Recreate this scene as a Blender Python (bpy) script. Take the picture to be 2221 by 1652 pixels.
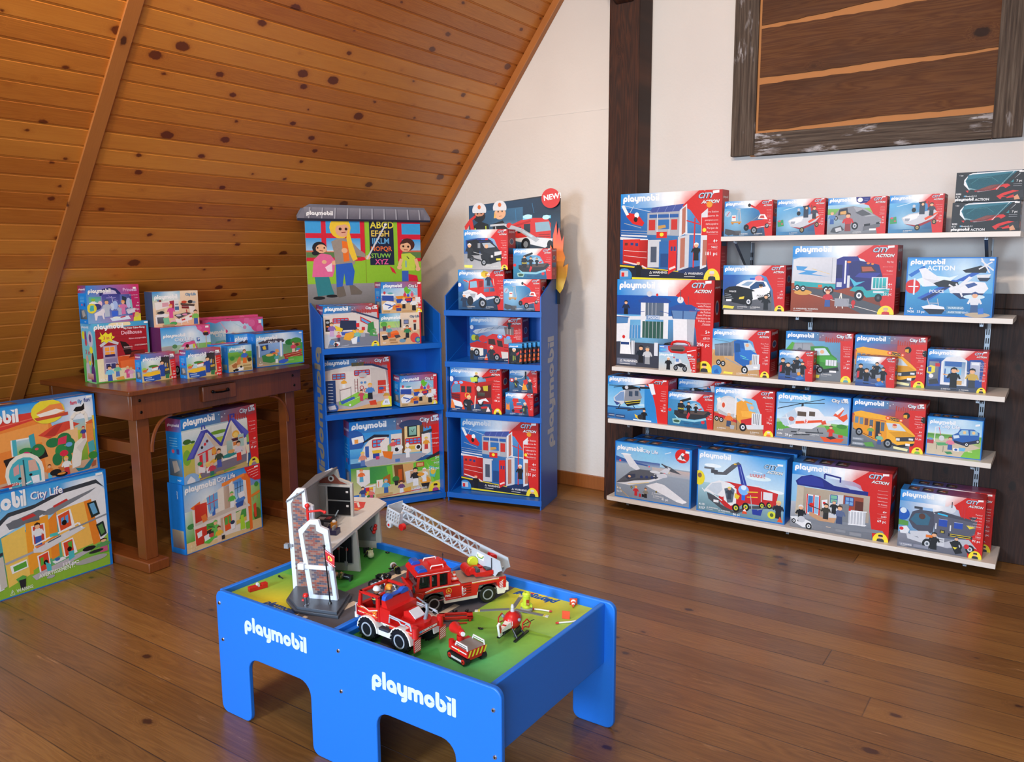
import bpy, bmesh, math, random
import numpy as np
from mathutils import Vector, Matrix

for _o in list(bpy.data.objects): bpy.data.objects.remove(_o)
scene = bpy.context.scene
COL = scene.collection
PI = math.pi
random.seed(7)

# ------------------------------------------------------------------ camera
CAM_Z = 1.6
pitch, roll, yaw = math.radians(8.58), math.radians(-0.30), math.radians(-34.27)
cd = bpy.data.cameras.new('camera'); cam = bpy.data.objects.new('camera', cd); COL.objects.link(cam)
fw = Vector((math.sin(yaw), math.cos(yaw), 0)); rt = Vector((math.cos(yaw), -math.sin(yaw), 0)); up = Vector((0, 0, 1))
f2 = fw * math.cos(pitch) - up * math.sin(pitch); u2 = up * math.cos(pitch) + fw * math.sin(pitch)
r3 = rt * math.cos(roll) + u2 * math.sin(roll); u3 = u2 * math.cos(roll) - rt * math.sin(roll)
cam.matrix_world = Matrix(((r3.x, u3.x, -f2.x, 0), (r3.y, u3.y, -f2.y, 0), (r3.z, u3.z, -f2.z, CAM_Z), (0, 0, 0, 1)))
cd.sensor_width = 36; cd.lens = 36 * 1771.5 / 2221; cd.clip_start = 0.05; cd.clip_end = 60
scene.camera = cam

# ------------------------------------------------------------------ view, world, lights
vs = scene.view_settings
vs.view_transform = 'Standard'; vs.look = 'None'; vs.gamma = 1; vs.exposure = 0.24; vs.use_curve_mapping = False
world = bpy.data.worlds.new('world'); scene.world = world; world.use_nodes = True
world.node_tree.nodes['Background'].inputs[0].default_value = (0.75, 0.85, 1, 1)
world.node_tree.nodes['Background'].inputs[1].default_value = 0.35

def area_light(name, loc, target, size, power, color, size_y=None, spread=None):
    l = bpy.data.lights.new(name, 'AREA'); l.energy = power; l.color = color; l.size = size
    if size_y: l.shape = 'RECTANGLE'; l.size_y = size_y
    if spread: l.spread = math.radians(spread)
    o = bpy.data.objects.new(name, l); COL.objects.link(o); o.location = loc
    o.rotation_euler = (Vector(target) - Vector(loc)).to_track_quat('-Z', 'Y').to_euler()
    o['label'] = name.replace('_', ' '); o['category'] = 'light'
    return o
def spot_light(name, loc, target, power, color, angle=80, radius=0.05, blend=0.6):
    l = bpy.data.lights.new(name, 'SPOT'); l.energy = power; l.color = color; l.spot_size = math.radians(angle)
    l.spot_blend = blend; l.shadow_soft_size = radius
    o = bpy.data.objects.new(name, l); COL.objects.link(o); o.location = loc
    o.rotation_euler = (Vector(target) - Vector(loc)).to_track_quat('-Z', 'Y').to_euler()
    return o
WARM = (1.0, 0.80, 0.62); COOL = (0.74, 0.87, 1.0); NEUT = (1.0, 0.93, 0.86)
# daylight from the windows in the wall behind the camera
area_light('window_daylight', (0.9, -3.3, 1.9), (-1.6, 2.6, .9), 2.6, 150, COOL, 1.7)
area_light('side_window_daylight', (-2.3, -3.3, 1.9), (-1.8, 2.0, 0.5), 1.1, 42, (.62, .80, 1), 1.3, 75)
# ceiling spot lamps
spot_light('ceiling_spot_lamp', (-0.9, 1.0, 3.7), (-0.6, 4.8, 1.2), 150, WARM, 95, 0.06)
spot_light('ceiling_spot_lamp', (-2.1, 0.7, 3.7), (-2.9, 4.6, 1.2), 125, WARM, 95, 0.06)
spot_light('ceiling_spot_lamp', (-2.3, 1.6, 3.8), (-4.0, 2.6, 2.2), 100, (1, .74, .48), 125, 0.10)
spot_light('ceiling_spot_lamp', (-0.3, 0.4, 3.7), (-1.2, 2.4, 0.2), 70, NEUT, 100, 0.10)

# ------------------------------------------------------------------ naming helpers
def tag(o, label=None, cat=None, group=None, kind=None):
    if label: o['label'] = label
    if cat: o['category'] = cat
    if group: o['group'] = group
    if kind: o['kind'] = kind
    return o
def empty(name, label, cat, loc=(0, 0, 0), rz=0.0, group=None, rot=None):
    o = bpy.data.objects.new(name, None); COL.objects.link(o); o.location = loc
    o.rotation_euler = rot if rot else (0, 0, rz); o.empty_display_size = 0.05
    return tag(o, label, cat, group)
def copy_tree(o, parent=None):
    c = o.copy(); COL.objects.link(c); c.parent = parent
    for ch in o.children: copy_tree(ch, c)
    return c

# ------------------------------------------------------------------ colours
PAL = dict(W='f3f5f8', K='17181c', R='d6231f', B='0a8fe0', D='0d4f9f', N='1c2a55', Y='f5df35', G='5aa83a', S='e9b48c', H='6b3d22',
           A='9aa2ab', L='c9d0d8', O='ee7d21', P='e0559c', T='3aa7b0', E='c9a877', V='7a4ea0', M='55606c', C='74c4f0')
def hx(s):
    s = PAL.get(s, s)
    if len(s) == 3: s = ''.join(c * 2 for c in s)
    v = [int(s[i:i + 2], 16) / 255 for i in (0, 2, 4)]
    return tuple(((c / 12.92) if c <= 0.04045 else ((c + 0.055) / 1.055) ** 2.4) for c in v)

# ------------------------------------------------------------------ materials
def new_mat(name):
    m = bpy.data.materials.new(name); m.use_nodes = True
    return m, m.node_tree, m.node_tree.nodes['Principled BSDF']
class NT:
    """tiny node-graph helper"""
    def __init__(s, nt): s.nt = nt
    def n(s, t, **k):
        x = s.nt.nodes.new(t)
        for a, b in k.items(): setattr(x, a, b)
        return x
    def set(s, sock, v):
        if isinstance(v, bpy.types.NodeSocket): s.nt.links.new(v, sock)
        elif v is not None: sock.default_value = v
    def m(s, op, a, b=None, c=None, clamp=False):
        x = s.n('ShaderNodeMath', operation=op, use_clamp=clamp)
        for i, v in enumerate((a, b, c)):
            if v is not None: s.set(x.inputs[i], v)
        return x.outputs[0]
    def coord(s, kind='Object'): return s.n('ShaderNodeTexCoord').outputs[kind]
    def sep(s, v):
        x = s.n('ShaderNodeSeparateXYZ'); s.set(x.inputs[0], v); return x.outputs
    def comb(s, a, b, c):
        x = s.n('ShaderNodeCombineXYZ')
        for i, v in enumerate((a, b, c)): s.set(x.inputs[i], v)
        return x.outputs[0]
    def noise(s, v, scale=5, detail=4, rough=.55, dist=0):
        x = s.n('ShaderNodeTexNoise'); s.set(x.inputs['Vector'], v); x.inputs['Scale'].default_value = scale
        x.inputs['Detail'].default_value = detail; x.inputs['Roughness'].default_value = rough; x.inputs['Distortion'].default_value = dist
        return x.outputs['Fac']
    def wnoise(s, v, dim='3D'):
        x = s.n('ShaderNodeTexWhiteNoise', noise_dimensions=dim)
        s.set(x.inputs['Vector' if dim != '1D' else 'W'], v); return x
    def vor(s, v, scale=1, feature='F1', rnd=1.0):
        x = s.n('ShaderNodeTexVoronoi', feature=feature); s.set(x.inputs['Vector'], v); x.inputs['Scale'].default_value = scale
        x.inputs['Randomness'].default_value = rnd; return x
    def ramp(s, f, stops):
        x = s.n('ShaderNodeValToRGB'); s.set(x.inputs[0], f); e = x.color_ramp.elements
        while len(e) < len(stops): e.new(0.5)
        for el, (p, c) in zip(e, stops):
            el.position = p; el.color = (*(hx(c) if isinstance(c, str) else c), 1)
        return x.outputs[0]
    def mix(s, f, a, b, mode='MIX'):
        x = s.n('ShaderNodeMix', data_type='RGBA', blend_type=mode)
        s.set(x.inputs[0], f)
        for i, v in ((6, a), (7, b)):
            s.set(x.inputs[i], (*hx(v), 1) if isinstance(v, str) else v)
        return x.outputs[2]
    def bump(s, h, strength=.3, dist=.002):
        x = s.n('ShaderNodeBump'); s.set(x.inputs['Height'], h); x.inputs['Strength'].default_value = strength
        x.inputs['Distance'].default_value = dist; return x.outputs[0]
    def maprange(s, v, a, b, c=0., d=1.):
        x = s.n('ShaderNodeMapRange'); s.set(x.inputs[0], v)
        for i, q in enumerate((a, b, c, d)): x.inputs[i + 1].default_value = q
        return x.outputs[0]

def attr_mat(name, rough, spec=.5, metal=0., coat=0., alpha=1., trans=0., noise=0.03):
    """surface whose flat print/moulding colours come from the mesh's colour attribute"""
    m, nt, b = new_mat(name); g = NT(nt)
    a = g.n('ShaderNodeAttribute', attribute_name='Col').outputs['Color']
    nz = g.noise(g.coord(), 60, 2)
    v = g.maprange(nz, .3, .7, 1 - noise, 1 + noise)
    hs = g.n('ShaderNodeHueSaturation'); g.set(hs.inputs['Color'], a); g.set(hs.inputs['Value'], v)
    g.set(b.inputs['Base Color'], hs.outputs[0])
    b.inputs['Roughness'].default_value = rough; b.inputs['Specular IOR Level'].default_value = spec
    b.inputs['Metallic'].default_value = metal; b.inputs['Coat Weight'].default_value = coat
    b.inputs['Coat Roughness'].default_value = .15
    b.inputs['Transmission Weight'].default_value = trans; b.inputs['Alpha'].default_value = alpha
    return m
CARD = attr_mat('printed_card', .42, .4)
PLAST = attr_mat('moulded_plastic', .32, .5)
MATTE = attr_mat('matte_paint', .6, .3)
METAL = attr_mat('brushed_metal', .35, .5, metal=1.)
CLEAR = attr_mat('clear_plastic', .08, .5, trans=.85, alpha=.55)

def wall_mat():
    m, nt, b = new_mat('white_plaster'); g = NT(nt); c = g.coord()
    n1 = g.noise(c, 1.1, 3); n2 = g.noise(c, 28, 5, .6); n3 = g.vor(c, 60).outputs[0]
    col = g.ramp(n1, [(.3, 'dfd8d2'), (.7, 'e8e2dc')])
    g.set(b.inputs['Base Color'], col); b.inputs['Roughness'].default_value = .85
    h = g.m('ADD', g.m('MULTIPLY', n2, .9), g.m('MULTIPLY', n3, .25))
    g.set(b.inputs['Normal'], g.bump(h, .45, .004)); return m
WALL = wall_mat()

def plank_wood(name, across, along, pitch, cols, knot='3a1208', grain_axis='x', rough=.3, length=0, knots=1., gap=0., gapcol='1a0d06', wear=0., var=.5, ksy=.45, coat=.3, seed=0., fig=.5):
    """planks: 'across' / 'along' are object axes 0..2; every plank has its own tone, figure and knots"""
    m, nt, b = new_mat(name); g = NT(nt); s_raw = g.coord(); s = g.sep(s_raw)
    A, L = s[across], s[along]
    q = g.m('DIVIDE', g.m('ADD', A, 50 * pitch), pitch); idx = g.m('FLOOR', q); fr = g.m('FRACT', q)
    if length:
        off = g.m('MULTIPLY', g.wnoise(g.m('ADD', idx, seed), '1D').outputs[0], length)
        ql = g.m('DIVIDE', g.m('ADD', g.m('ADD', L, off), 50 * length), length); il = g.m('FLOOR', ql); fl = g.m('FRACT', ql)
    else: il = 0.0; fl = None
    wn = g.wnoise(g.comb(idx, il, seed)); rv = wn.outputs[0]; rc = g.sep(wn.outputs[1])
    Lo = g.m('ADD', L, g.m('MULTIPLY', rv, 37.))
    # knots: at most one per stretch of a plank, round to oval
    cell = ksy; qk = g.m('DIVIDE', g.m('ADD', Lo, 200.), cell); ik = g.m('FLOOR', qk); wk = g.sep(g.wnoise(g.comb(idx, ik, seed + 3.3)).outputs[1])
    dl = g.m('MULTIPLY', g.m('SUBTRACT', g.m('FRACT', qk), g.m('ADD', .2, g.m('MULTIPLY', wk[0], .6))), cell)
    da = g.m('MULTIPLY', g.m('SUBTRACT', fr, g.m('ADD', .1, g.m('MULTIPLY', wk[1], .8))), pitch)
    wob = g.m('MULTIPLY', g.m('SUBTRACT', g.noise(s_raw, 60, 2), .5), .012)
    dd = g.m('ADD', g.m('SQRT', g.m('ADD', g.m('POWER', g.m('MULTIPLY', dl, .62), 2.), g.m('POWER', da, 2.))), wob)
    ksz = g.m('MULTIPLY', g.m('POWER', wk[2], 2.2), .021 * knots)
    kn = g.maprange(g.m('SUBTRACT', dd, ksz), -.002, .0035, 1, 0); kn = g.m('MULTIPLY', kn, g.m('GREATER_THAN', wk[2], .42))
    halo = g.maprange(g.m('SUBTRACT', dd, ksz), 0, .03, 1, 0)
    # figure
    gv = g.comb(g.m('MULTIPLY', A, 14), g.m('MULTIPLY', Lo, .8), g.m('ADD', g.m('MULTIPLY', idx, 5.3), g.m('MULTIPLY', halo, .9)))
    n1 = g.noise(gv, 1.3, 3, .5, .6); rings = g.m('FRACT', g.m('MULTIPLY', n1, 11.))
    rings = g.m('ABSOLUTE', g.m('SUBTRACT', rings, .5))
    fine = g.noise(g.comb(g.m('MULTIPLY', A, 420), g.m('MULTIPLY', Lo, 7), idx), 1, 3, .6)
    t = g.m('ADD', g.m('MULTIPLY', rings, fig), g.m('MULTIPLY', fine, .4)); t = g.m('ADD', t, .275 * (1 - fig / .55) + .05)
    t = g.m('ADD', t, g.m('MULTIPLY', g.m('SUBTRACT', rv, .5), var))
    base = g.ramp(t, [(.12, cols[0]), (.5, cols[1]), (.88, cols[2])])
    base = g.mix(g.m('MULTIPLY', g.m('POWER', halo, 3.), .55), base, cols[0])
    big = g.noise(g.comb(g.m('MULTIPLY', A, 3), g.m('MULTIPLY', L, .7), seed), 1.2, 3)
    base = g.mix(g.maprange(big, .45, .75, 0, .5), base, cols[0])
    if wear:
        w = g.noise(g.comb(g.m('MULTIPLY', A, 9), g.m('MULTIPLY', L, 1.6), 3.3), 1.6, 6, .7)
        w2 = g.noise(g.comb(g.m('MULTIPLY', A, 90), g.m('MULTIPLY', L, 6), 8.1), 1.2, 4, .7)
        wm = g.m('MULTIPLY', g.maprange(w, .60, .68, 0, 1), g.maprange(w2, .5, .62, 0, 1))
        base = g.mix(g.m('MULTIPLY', wm, wear), base, 'b98a5c')
        sc = g.noise(g.comb(g.m('MULTIPLY', A, 160), g.m('MULTIPLY', L, 9), 1.1), 1, 2, .5)
        base = g.mix(g.maprange(sc, .74, .80, 0, .5), base, 'c29a72')
    base = g.mix(g.m('MULTIPLY', kn, .88), base, knot)
    if gap:
        e = g.m('MINIMUM', fr, g.m('SUBTRACT', 1., fr)); gm = g.maprange(e, 0, gap / pitch, 1, 0)
        if fl is not None:
            e2 = g.m('MINIMUM', fl, g.m('SUBTRACT', 1., fl)); gm = g.m('MAXIMUM', gm, g.maprange(e2, 0, gap / length * 1.2, 1, 0))
        gm = g.m('MULTIPLY', gm, g.maprange(g.noise(g.comb(g.m('MULTIPLY', A, 2), g.m('MULTIPLY', L, 3), 0.), 1.5, 3), .3, .6, .45, 1.))
        base = g.mix(gm, base, gapcol); hh = g.m('MULTIPLY', gm, -1.)
    else: hh = g.m('MULTIPLY', kn, -.3)
    g.set(b.inputs['Base Color'], base)
    rr = g.m('ADD', rough, g.m('MULTIPLY', g.noise(g.comb(g.m('MULTIPLY', A, 5), g.m('MULTIPLY', L, 2), 0.), 2, 4), .22))
    g.set(b.inputs['Roughness'], rr); b.inputs['Coat Weight'].default_value = coat; b.inputs['Coat Roughness'].default_value = .22
    hgt = g.m('ADD', hh, g.m('MULTIPLY', fine, .12))
    g.set(b.inputs['Normal'], g.bump(hgt, .35, .003)); return m
FLOOR = plank_wood('old_pine_floor', 1, 0, .152, ('5c3816', '8c5e2c', 'ac7c3e'), knot='3a1a0c', rough=.26, length=5.3, gap=.003, wear=.8, var=.28, knots=.75, ksy=1.1, coat=.35, fig=.35)
PINE = plank_wood('varnished_knotty_pine', 0, 1, .0885, ('a4561a', 'cf8030', 'e0963c'), knot='5a1e0a', rough=.3, var=.42, knots=1.1, ksy=.5, coat=.35, fig=.22)
PINETRIM = plank_wood('pine_trim', 0, 2, .4, ('8a4a1c', 'b06a2e', 'bc7636'), rough=.4, knots=.6, fig=.2)
DARKW = plank_wood('dark_wainscot_boards', 0, 2, .27, ('28120a', '48291a', '653e25'), knot='120907', rough=.55, gap=.005, gapcol='0c0604', var=.5, coat=0)
BEAMW = plank_wood('old_dark_beam', 0, 2, 1.3, ('2a1208', '5c2e14', '7a4220'), knot='0c0503', rough=.6, coat=0)
TABLEW = plank_wood('red_brown_table_wood', 0, 1, .31, ('3f1a08', '683210', '824418'), knot='200a05', rough=.26, var=.25, coat=.4, fig=.3)
TABLELEG = plank_wood('red_brown_leg_wood', 0, 2, .6, ('48200a', '743a12', '8c4c1c'), knot='200a05', rough=.34, var=.15, coat=.3, fig=.25)
SLABW = plank_wood('raw_slab_wood', 2, 0, .9, ('33190a', '542e15', '704622'), knot='251007', rough=.7, coat=0., ksy=.7)
def weathered_mat(axis):
    m, nt, b = new_mat('weathered_barn_wood_' + 'xz'[axis]); g = NT(nt); s = g.sep(g.coord())
    A, L = (s[0], s[2]) if axis else (s[2], s[0])
    n = g.noise(g.comb(g.m('MULTIPLY', A, 90), g.m('MULTIPLY', L, 2.5), 0.), 1, 5, .65)
    base = g.ramp(n, [(.3, '2e2420'), (.5, '54463c'), (.75, '77695c')])
    p = g.noise(g.comb(g.m('MULTIPLY', A, 60), g.m('MULTIPLY', L, 9), 4.), 1, 5, .7)
    q = g.noise(g.comb(g.m('MULTIPLY', A, 5), g.m('MULTIPLY', L, 2), 4.), 1.6, 3)
    lo = .50 if axis == 0 else .60
    msk = g.m('MULTIPLY', g.maprange(p, .48, .56, 0, 1), g.maprange(q, lo, lo + .08, 0, .9))
    base = g.mix(msk, base, 'b9b4b6')
    g.set(b.inputs['Base Color'], base); b.inputs['Roughness'].default_value = .9
    g.set(b.inputs['Normal'], g.bump(n, .6, .004)); return m
WEATH_X = weathered_mat(0); WEATH_Z = weathered_mat(1)
def blue_mat(name, c, rough=.36, spec=.5):
    m, nt, b = new_mat(name); g = NT(nt)
    n = g.noise(g.coord(), 350, 2); g.set(b.inputs['Base Color'], g.mix(g.maprange(n, .3, .7, 0, .25), c, tuple(list(x * .8 for x in hx(c)) + [1])))
    b.inputs['Roughness'].default_value = rough; b.inputs['Specular IOR Level'].default_value = spec
    g.set(b.inputs['Normal'], g.bump(n, .08, .0006)); return m
TBLUE = blue_mat('blue_painted_board', '2079e6', .4)
DBLUE = blue_mat('blue_card', '0c62c4', .38)
SHELFW = blue_mat('white_melamine', 'e9e2da', .35)
GALV = new_mat('galvanised_steel')[0]; _b = GALV.node_tree.nodes['Principled BSDF']
_b.inputs['Base Color'].default_value = (*hx('8d959e'), 1); _b.inputs['Metallic'].default_value = .8; _b.inputs['Roughness'].default_value = .42

# ------------------------------------------------------------------ mesh builder
class MB:
    def __init__(s, col='W'): s.v = []; s.f = []; s.c = []; s.col = hx(col); s.M = Matrix.Identity(4)
    def color(s, c): s.col = hx(c); return s
    def at(s, M=None): s.M = M if M is not None else Matrix.Identity(4); return s
    def add(s, vs_, fs, cols=None):
        k = len(s.v); s.v += [tuple(s.M @ Vector(v)) for v in vs_]
        for i, f in enumerate(fs):
            s.f.append(tuple(k + a for a in f)); s.c.append(cols[i] if cols else s.col)
        return s
    def box(s, x0, y0, z0, x1, y1, z1, c=None):
        if c: s.color(c)
        v = [(x, y, z) for z in (z0, z1) for y in (y0, y1) for x in (x0, x1)]
        return s.add(v, [(0, 2, 3, 1), (4, 5, 7, 6), (0, 1, 5, 4), (2, 6, 7, 3), (0, 4, 6, 2), (1, 3, 7, 5)])
    def prism(s, pts, a0, a1, axis='y', c=None):
        """extrude a 2-D outline; axis = extrusion axis. y: pts=(x,z); x: pts=(y,z); z: pts=(x,y)"""
        if c: s.color(c)
        mk = {'y': lambda p, a: (p[0], a, p[1]), 'x': lambda p, a: (a, p[0], p[1]), 'z': lambda p, a: (p[0], p[1], a)}[axis]
        n = len(pts); v = [mk(p, a0) for p in pts] + [mk(p, a1) for p in pts]
        f = [tuple(range(n))[::-1], tuple(range(n, 2 * n))] + [(i, (i + 1) % n, n + (i + 1) % n, n + i) for i in range(n)]
        return s.add(v, f)
    def cyl(s, p0, p1, r, r2=None, n=16, c=None, caps=True):
        if c: s.color(c)
        r2 = r if r2 is None else r2; p0 = Vector(p0); p1 = Vector(p1); d = (p1 - p0).normalized()
        a = d.orthogonal().normalized(); b = d.cross(a)
        v = [p0 + (a * math.cos(2 * PI * i / n) + b * math.sin(2 * PI * i / n)) * r for i in range(n)] + \
            [p1 + (a * math.cos(2 * PI * i / n) + b * math.sin(2 * PI * i / n)) * r2 for i in range(n)]
        f = [(i, (i + 1) % n, n + (i + 1) % n, n + i) for i in range(n)]
        if caps: f += [tuple(range(n))[::-1], tuple(range(n, 2 * n))]
        return s.add(v, f)
    def lathe(s, prof, n=20, c=None, o=(0, 0, 0), axis='z'):
        """prof = [(radius, height)...]; colour may be given per ring as third item"""
        o = Vector(o); v = []; f = []; cc = []
        if c: s.color(c)
        for p in prof:
            for i in range(n):
                a = 2 * PI * i / n; q = (p[0] * math.cos(a), p[0] * math.sin(a), p[1])
                if axis == 'x': q = (q[2], q[0], q[1])
                elif axis == 'y': q = (q[1], q[2], q[0])
                v.append(o + Vector(q))
        for k in range(len(prof) - 1):
            col = hx(prof[k][2]) if len(prof[k]) > 2 else s.col
            for i in range(n): f.append((k * n + i, k * n + (i + 1) % n, (k + 1) * n + (i + 1) % n, (k + 1) * n + i)); cc.append(col)
        f.append(tuple(range(n))[::-1]); cc.append(hx(prof[0][2]) if len(prof[0]) > 2 else s.col)
        f.append(tuple((len(prof) - 1) * n + i for i in range(n))); cc.append(cc[-2])
        return s.add(v, f, cc)
    def tube(s, pts, r, n=8, c=None, closed=False):
        if c: s.color(c)
        pts = [Vector(p) for p in pts]; m = len(pts); v = []; pa = None
        for i, p in enumerate(pts):
            d = (pts[(i + 1) % m] - pts[i - 1]) if closed else (pts[min(i + 1, m - 1)] - pts[max(i - 1, 0)])
            d.normalize()
            if pa is None: a = d.orthogonal().normalized()
            else: a = (pa - d * pa.dot(d)).normalized()
            pa = a; b = d.cross(a); rr = r[i] if isinstance(r, (list, tuple)) else r
            v += [p + (a * math.cos(2 * PI * k / n) + b * math.sin(2 * PI * k / n)) * rr for k in range(n)]
        f = []
        for i in range(m if closed else m - 1):
            j = (i + 1) % m
            f += [(i * n + k, i * n + (k + 1) % n, j * n + (k + 1) % n, j * n + k) for k in range(n)]
        if not closed: f += [tuple(range(n))[::-1], tuple((m - 1) * n + k for k in range(n))]
        return s.add(v, f)
    def ball(s, p, r, c=None, n=14, sc=(1, 1, 1)):
        p = Vector(p); prof = []
        if c: s.color(c)
        v = []; f = []; m = n // 2
        for i in range(1, m):
            th = PI * i / m
            for k in range(n): v.append(p + Vector((r * sc[0] * math.sin(th) * math.cos(2 * PI * k / n), r * sc[1] * math.sin(th) * math.sin(2 * PI * k / n), r * sc[2] * math.cos(th))))
        for i in range(m - 2):
            for k in range(n): f.append((i * n + k, (i + 1) * n + k, (i + 1) * n + (k + 1) % n, i * n + (k + 1) % n))
        v += [p + Vector((0, 0, r * sc[2])), p - Vector((0, 0, r * sc[2]))]; T = len(v) - 2
        for k in range(n): f += [(T, k, (k + 1) % n), (T + 1, (m - 2) * n + (k + 1) % n, (m - 2) * n + k)]
        return s.add(v, f)
    def quad(s, a, b, c_, d, c=None):
        if c: s.color(c)
        return s.add([a, b, c_, d], [(0, 1, 2, 3)])
    def art(s, A, fn):
        """lay printed artwork: fn(u, v, layer) -> point"""
        k = len(s.v); s.v += [tuple(s.M @ Vector(fn(*p))) for p in A.v]
        for f, c in zip(A.f, A.c): s.f.append(tuple(k + a for a in f)); s.c.append(c)
        return s
    def build(s, name, mat, parent=None, bevel=0., smooth=True, loc=None, seg=2):
        me = bpy.data.meshes.new(name); me.from_pydata(s.v, [], s.f)
        at = me.color_attributes.new('Col', 'FLOAT_COLOR', 'CORNER'); buf = []
        for f, c in zip(s.f, s.c):
            if isinstance(c[0], (tuple, list)):
                for q in c: buf += [q[0], q[1], q[2], 1]
            else: buf += [c[0], c[1], c[2], 1] * len(f)
        at.data.foreach_set('color', np.array(buf, dtype=np.float32)); me.update()
        me.materials.append(mat)
        if smooth:
            me.polygons.foreach_set('use_smooth', [True] * len(me.polygons))
            me.set_sharp_from_angle(angle=math.radians(38))
        o = bpy.data.objects.new(name, me); COL.objects.link(o)
        if parent: o.parent = parent
        if loc: o.location = loc
        if bevel:
            b = o.modifiers.new('bevel', 'BEVEL'); b.width = bevel; b.segments = seg; b.limit_method = 'ANGLE'; b.angle_limit = math.radians(40)
            b.harden_normals = False
        return o
def rot(axis, deg): return Matrix.Rotation(math.radians(deg), 4, axis)
def tr(*p): return Matrix.Translation(p)
def rounded(x0, y0, x1, y1, r, n=5):
    p = []
    for cx, cy, a in ((x1 - r, y1 - r, 0), (x0 + r, y1 - r, 90), (x0 + r, y0 + r, 180), (x1 - r, y0 + r, 270)):
        p += [(cx + r * math.cos(math.radians(a + 90 * i / n)), cy + r * math.sin(math.radians(a + 90 * i / n))) for i in range(n + 1)]
    return p
# ------------------------------------------------------------------ printed artwork (flat vector shapes, one mesh with its card)
_TXT = {}
def text_polys(s, shear=0., bold=.02):
    key = (s, shear, bold)
    if key not in _TXT:
        cu = bpy.data.curves.new('t', 'FONT'); cu.body = s; cu.size = 1; cu.shear = shear; cu.offset = bold; cu.resolution_u = 2
        o = bpy.data.objects.new('t', cu); COL.objects.link(o)
        dg = bpy.context.evaluated_depsgraph_get(); me = bpy.data.meshes.new_from_object(o.evaluated_get(dg))
        v = [(q.co.x, q.co.y) for q in me.vertices]; f = [tuple(p.vertices) for p in me.polygons]
        w = max([q[0] for q in v] + [0.01]); bpy.data.objects.remove(o); bpy.data.curves.remove(cu); bpy.data.meshes.remove(me)
        _TXT[key] = (v, f, w)
    return _TXT[key]
def _logo():
    V = []; F = []; st = [0.]
    def strip(pts, w):
        n = len(pts); P = []
        for i, p in enumerate(pts):
            a = pts[max(i - 1, 0)]; b = pts[min(i + 1, n - 1)]; dx, dy = b[0] - a[0], b[1] - a[1]; l = math.hypot(dx, dy) or 1
            P.append(((p[0] - dy / l * w / 2, p[1] + dx / l * w / 2), (p[0] + dy / l * w / 2, p[1] - dx / l * w / 2)))
        k = len(V)
        st[0] += .16
        for a, b in P: V.extend([(*a, st[0]), (*b, st[0])])
        for i in range(n - 1): F.append((k + 2 * i, k + 2 * i + 1, k + 2 * i + 3, k + 2 * i + 2))
    def stem(x, y0, y1, w, r=.09):
        st[0] += .16; k = len(V); p = [(*q, st[0]) for q in rounded(x - w / 2, y0, x + w / 2, y1, r, 4)]; V.extend(p); F.append(tuple(range(k, k + len(p))))
    def arc(cx, cy, r, a0, a1, w, ry=None, n=18):
        strip([(cx + r * math.cos(math.radians(a0 + (a1 - a0) * i / n)), cy + (ry or r) * math.sin(math.radians(a0 + (a1 - a0) * i / n))) for i in range(n + 1)], w)
    w = .36; x = 0
    arc(.53, .5, .32, 0, 360, w); stem(.18, -.38, .52, w)                                        # p
    x = 1.10; stem(x + .18, 0, 1.42, w)                                                          # l
    x = 1.52; arc(x + .5, .5, .32, 0, 360, w); stem(x + .84, 0, .62, w)                          # a
    x = 2.60; stem(x + .18, .40, 1.0, w); arc(x + .5, .5, .32, 180, 360, w, .34); stem(x + .82, .0, 1.0, w)
    arc(x + .5, .0, .32, 0, -110, w * .95, .24)                                                  # y
    x = 3.66; stem(x + .18, 0, 1.0, w); arc(x + .46, .62, .28, 180, 0, w * .96, .22); stem(x + .74, 0, .66, w * .96)
    arc(x + 1.02, .62, .28, 180, 0, w * .96, .22); stem(x + 1.30, 0, .66, w)                     # m
    x = 5.20; arc(x + .5, .5, .32, 0, 360, w)                                                    # o
    x = 6.28; stem(x + .18, .40, 1.42, w); arc(x + .5, .5, .32, 180, 360, w); arc(x + .5, .5, .32, 0, 100, w)   # b
    x = 7.36; stem(x + .18, 0, .96, w); k = len(V); V.extend([(x - .16, 1.40, st[0]), (x + .36, 1.36, st[0]), (x + .36, 1.16, st[0]), (x + .24, 1.06, st[0])]); F.append((k, k + 1, k + 2, k + 3))
    x = 7.78; stem(x + .18, 0, 1.42, w)
    return V, F, 8.14
LOGO = _logo()

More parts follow.
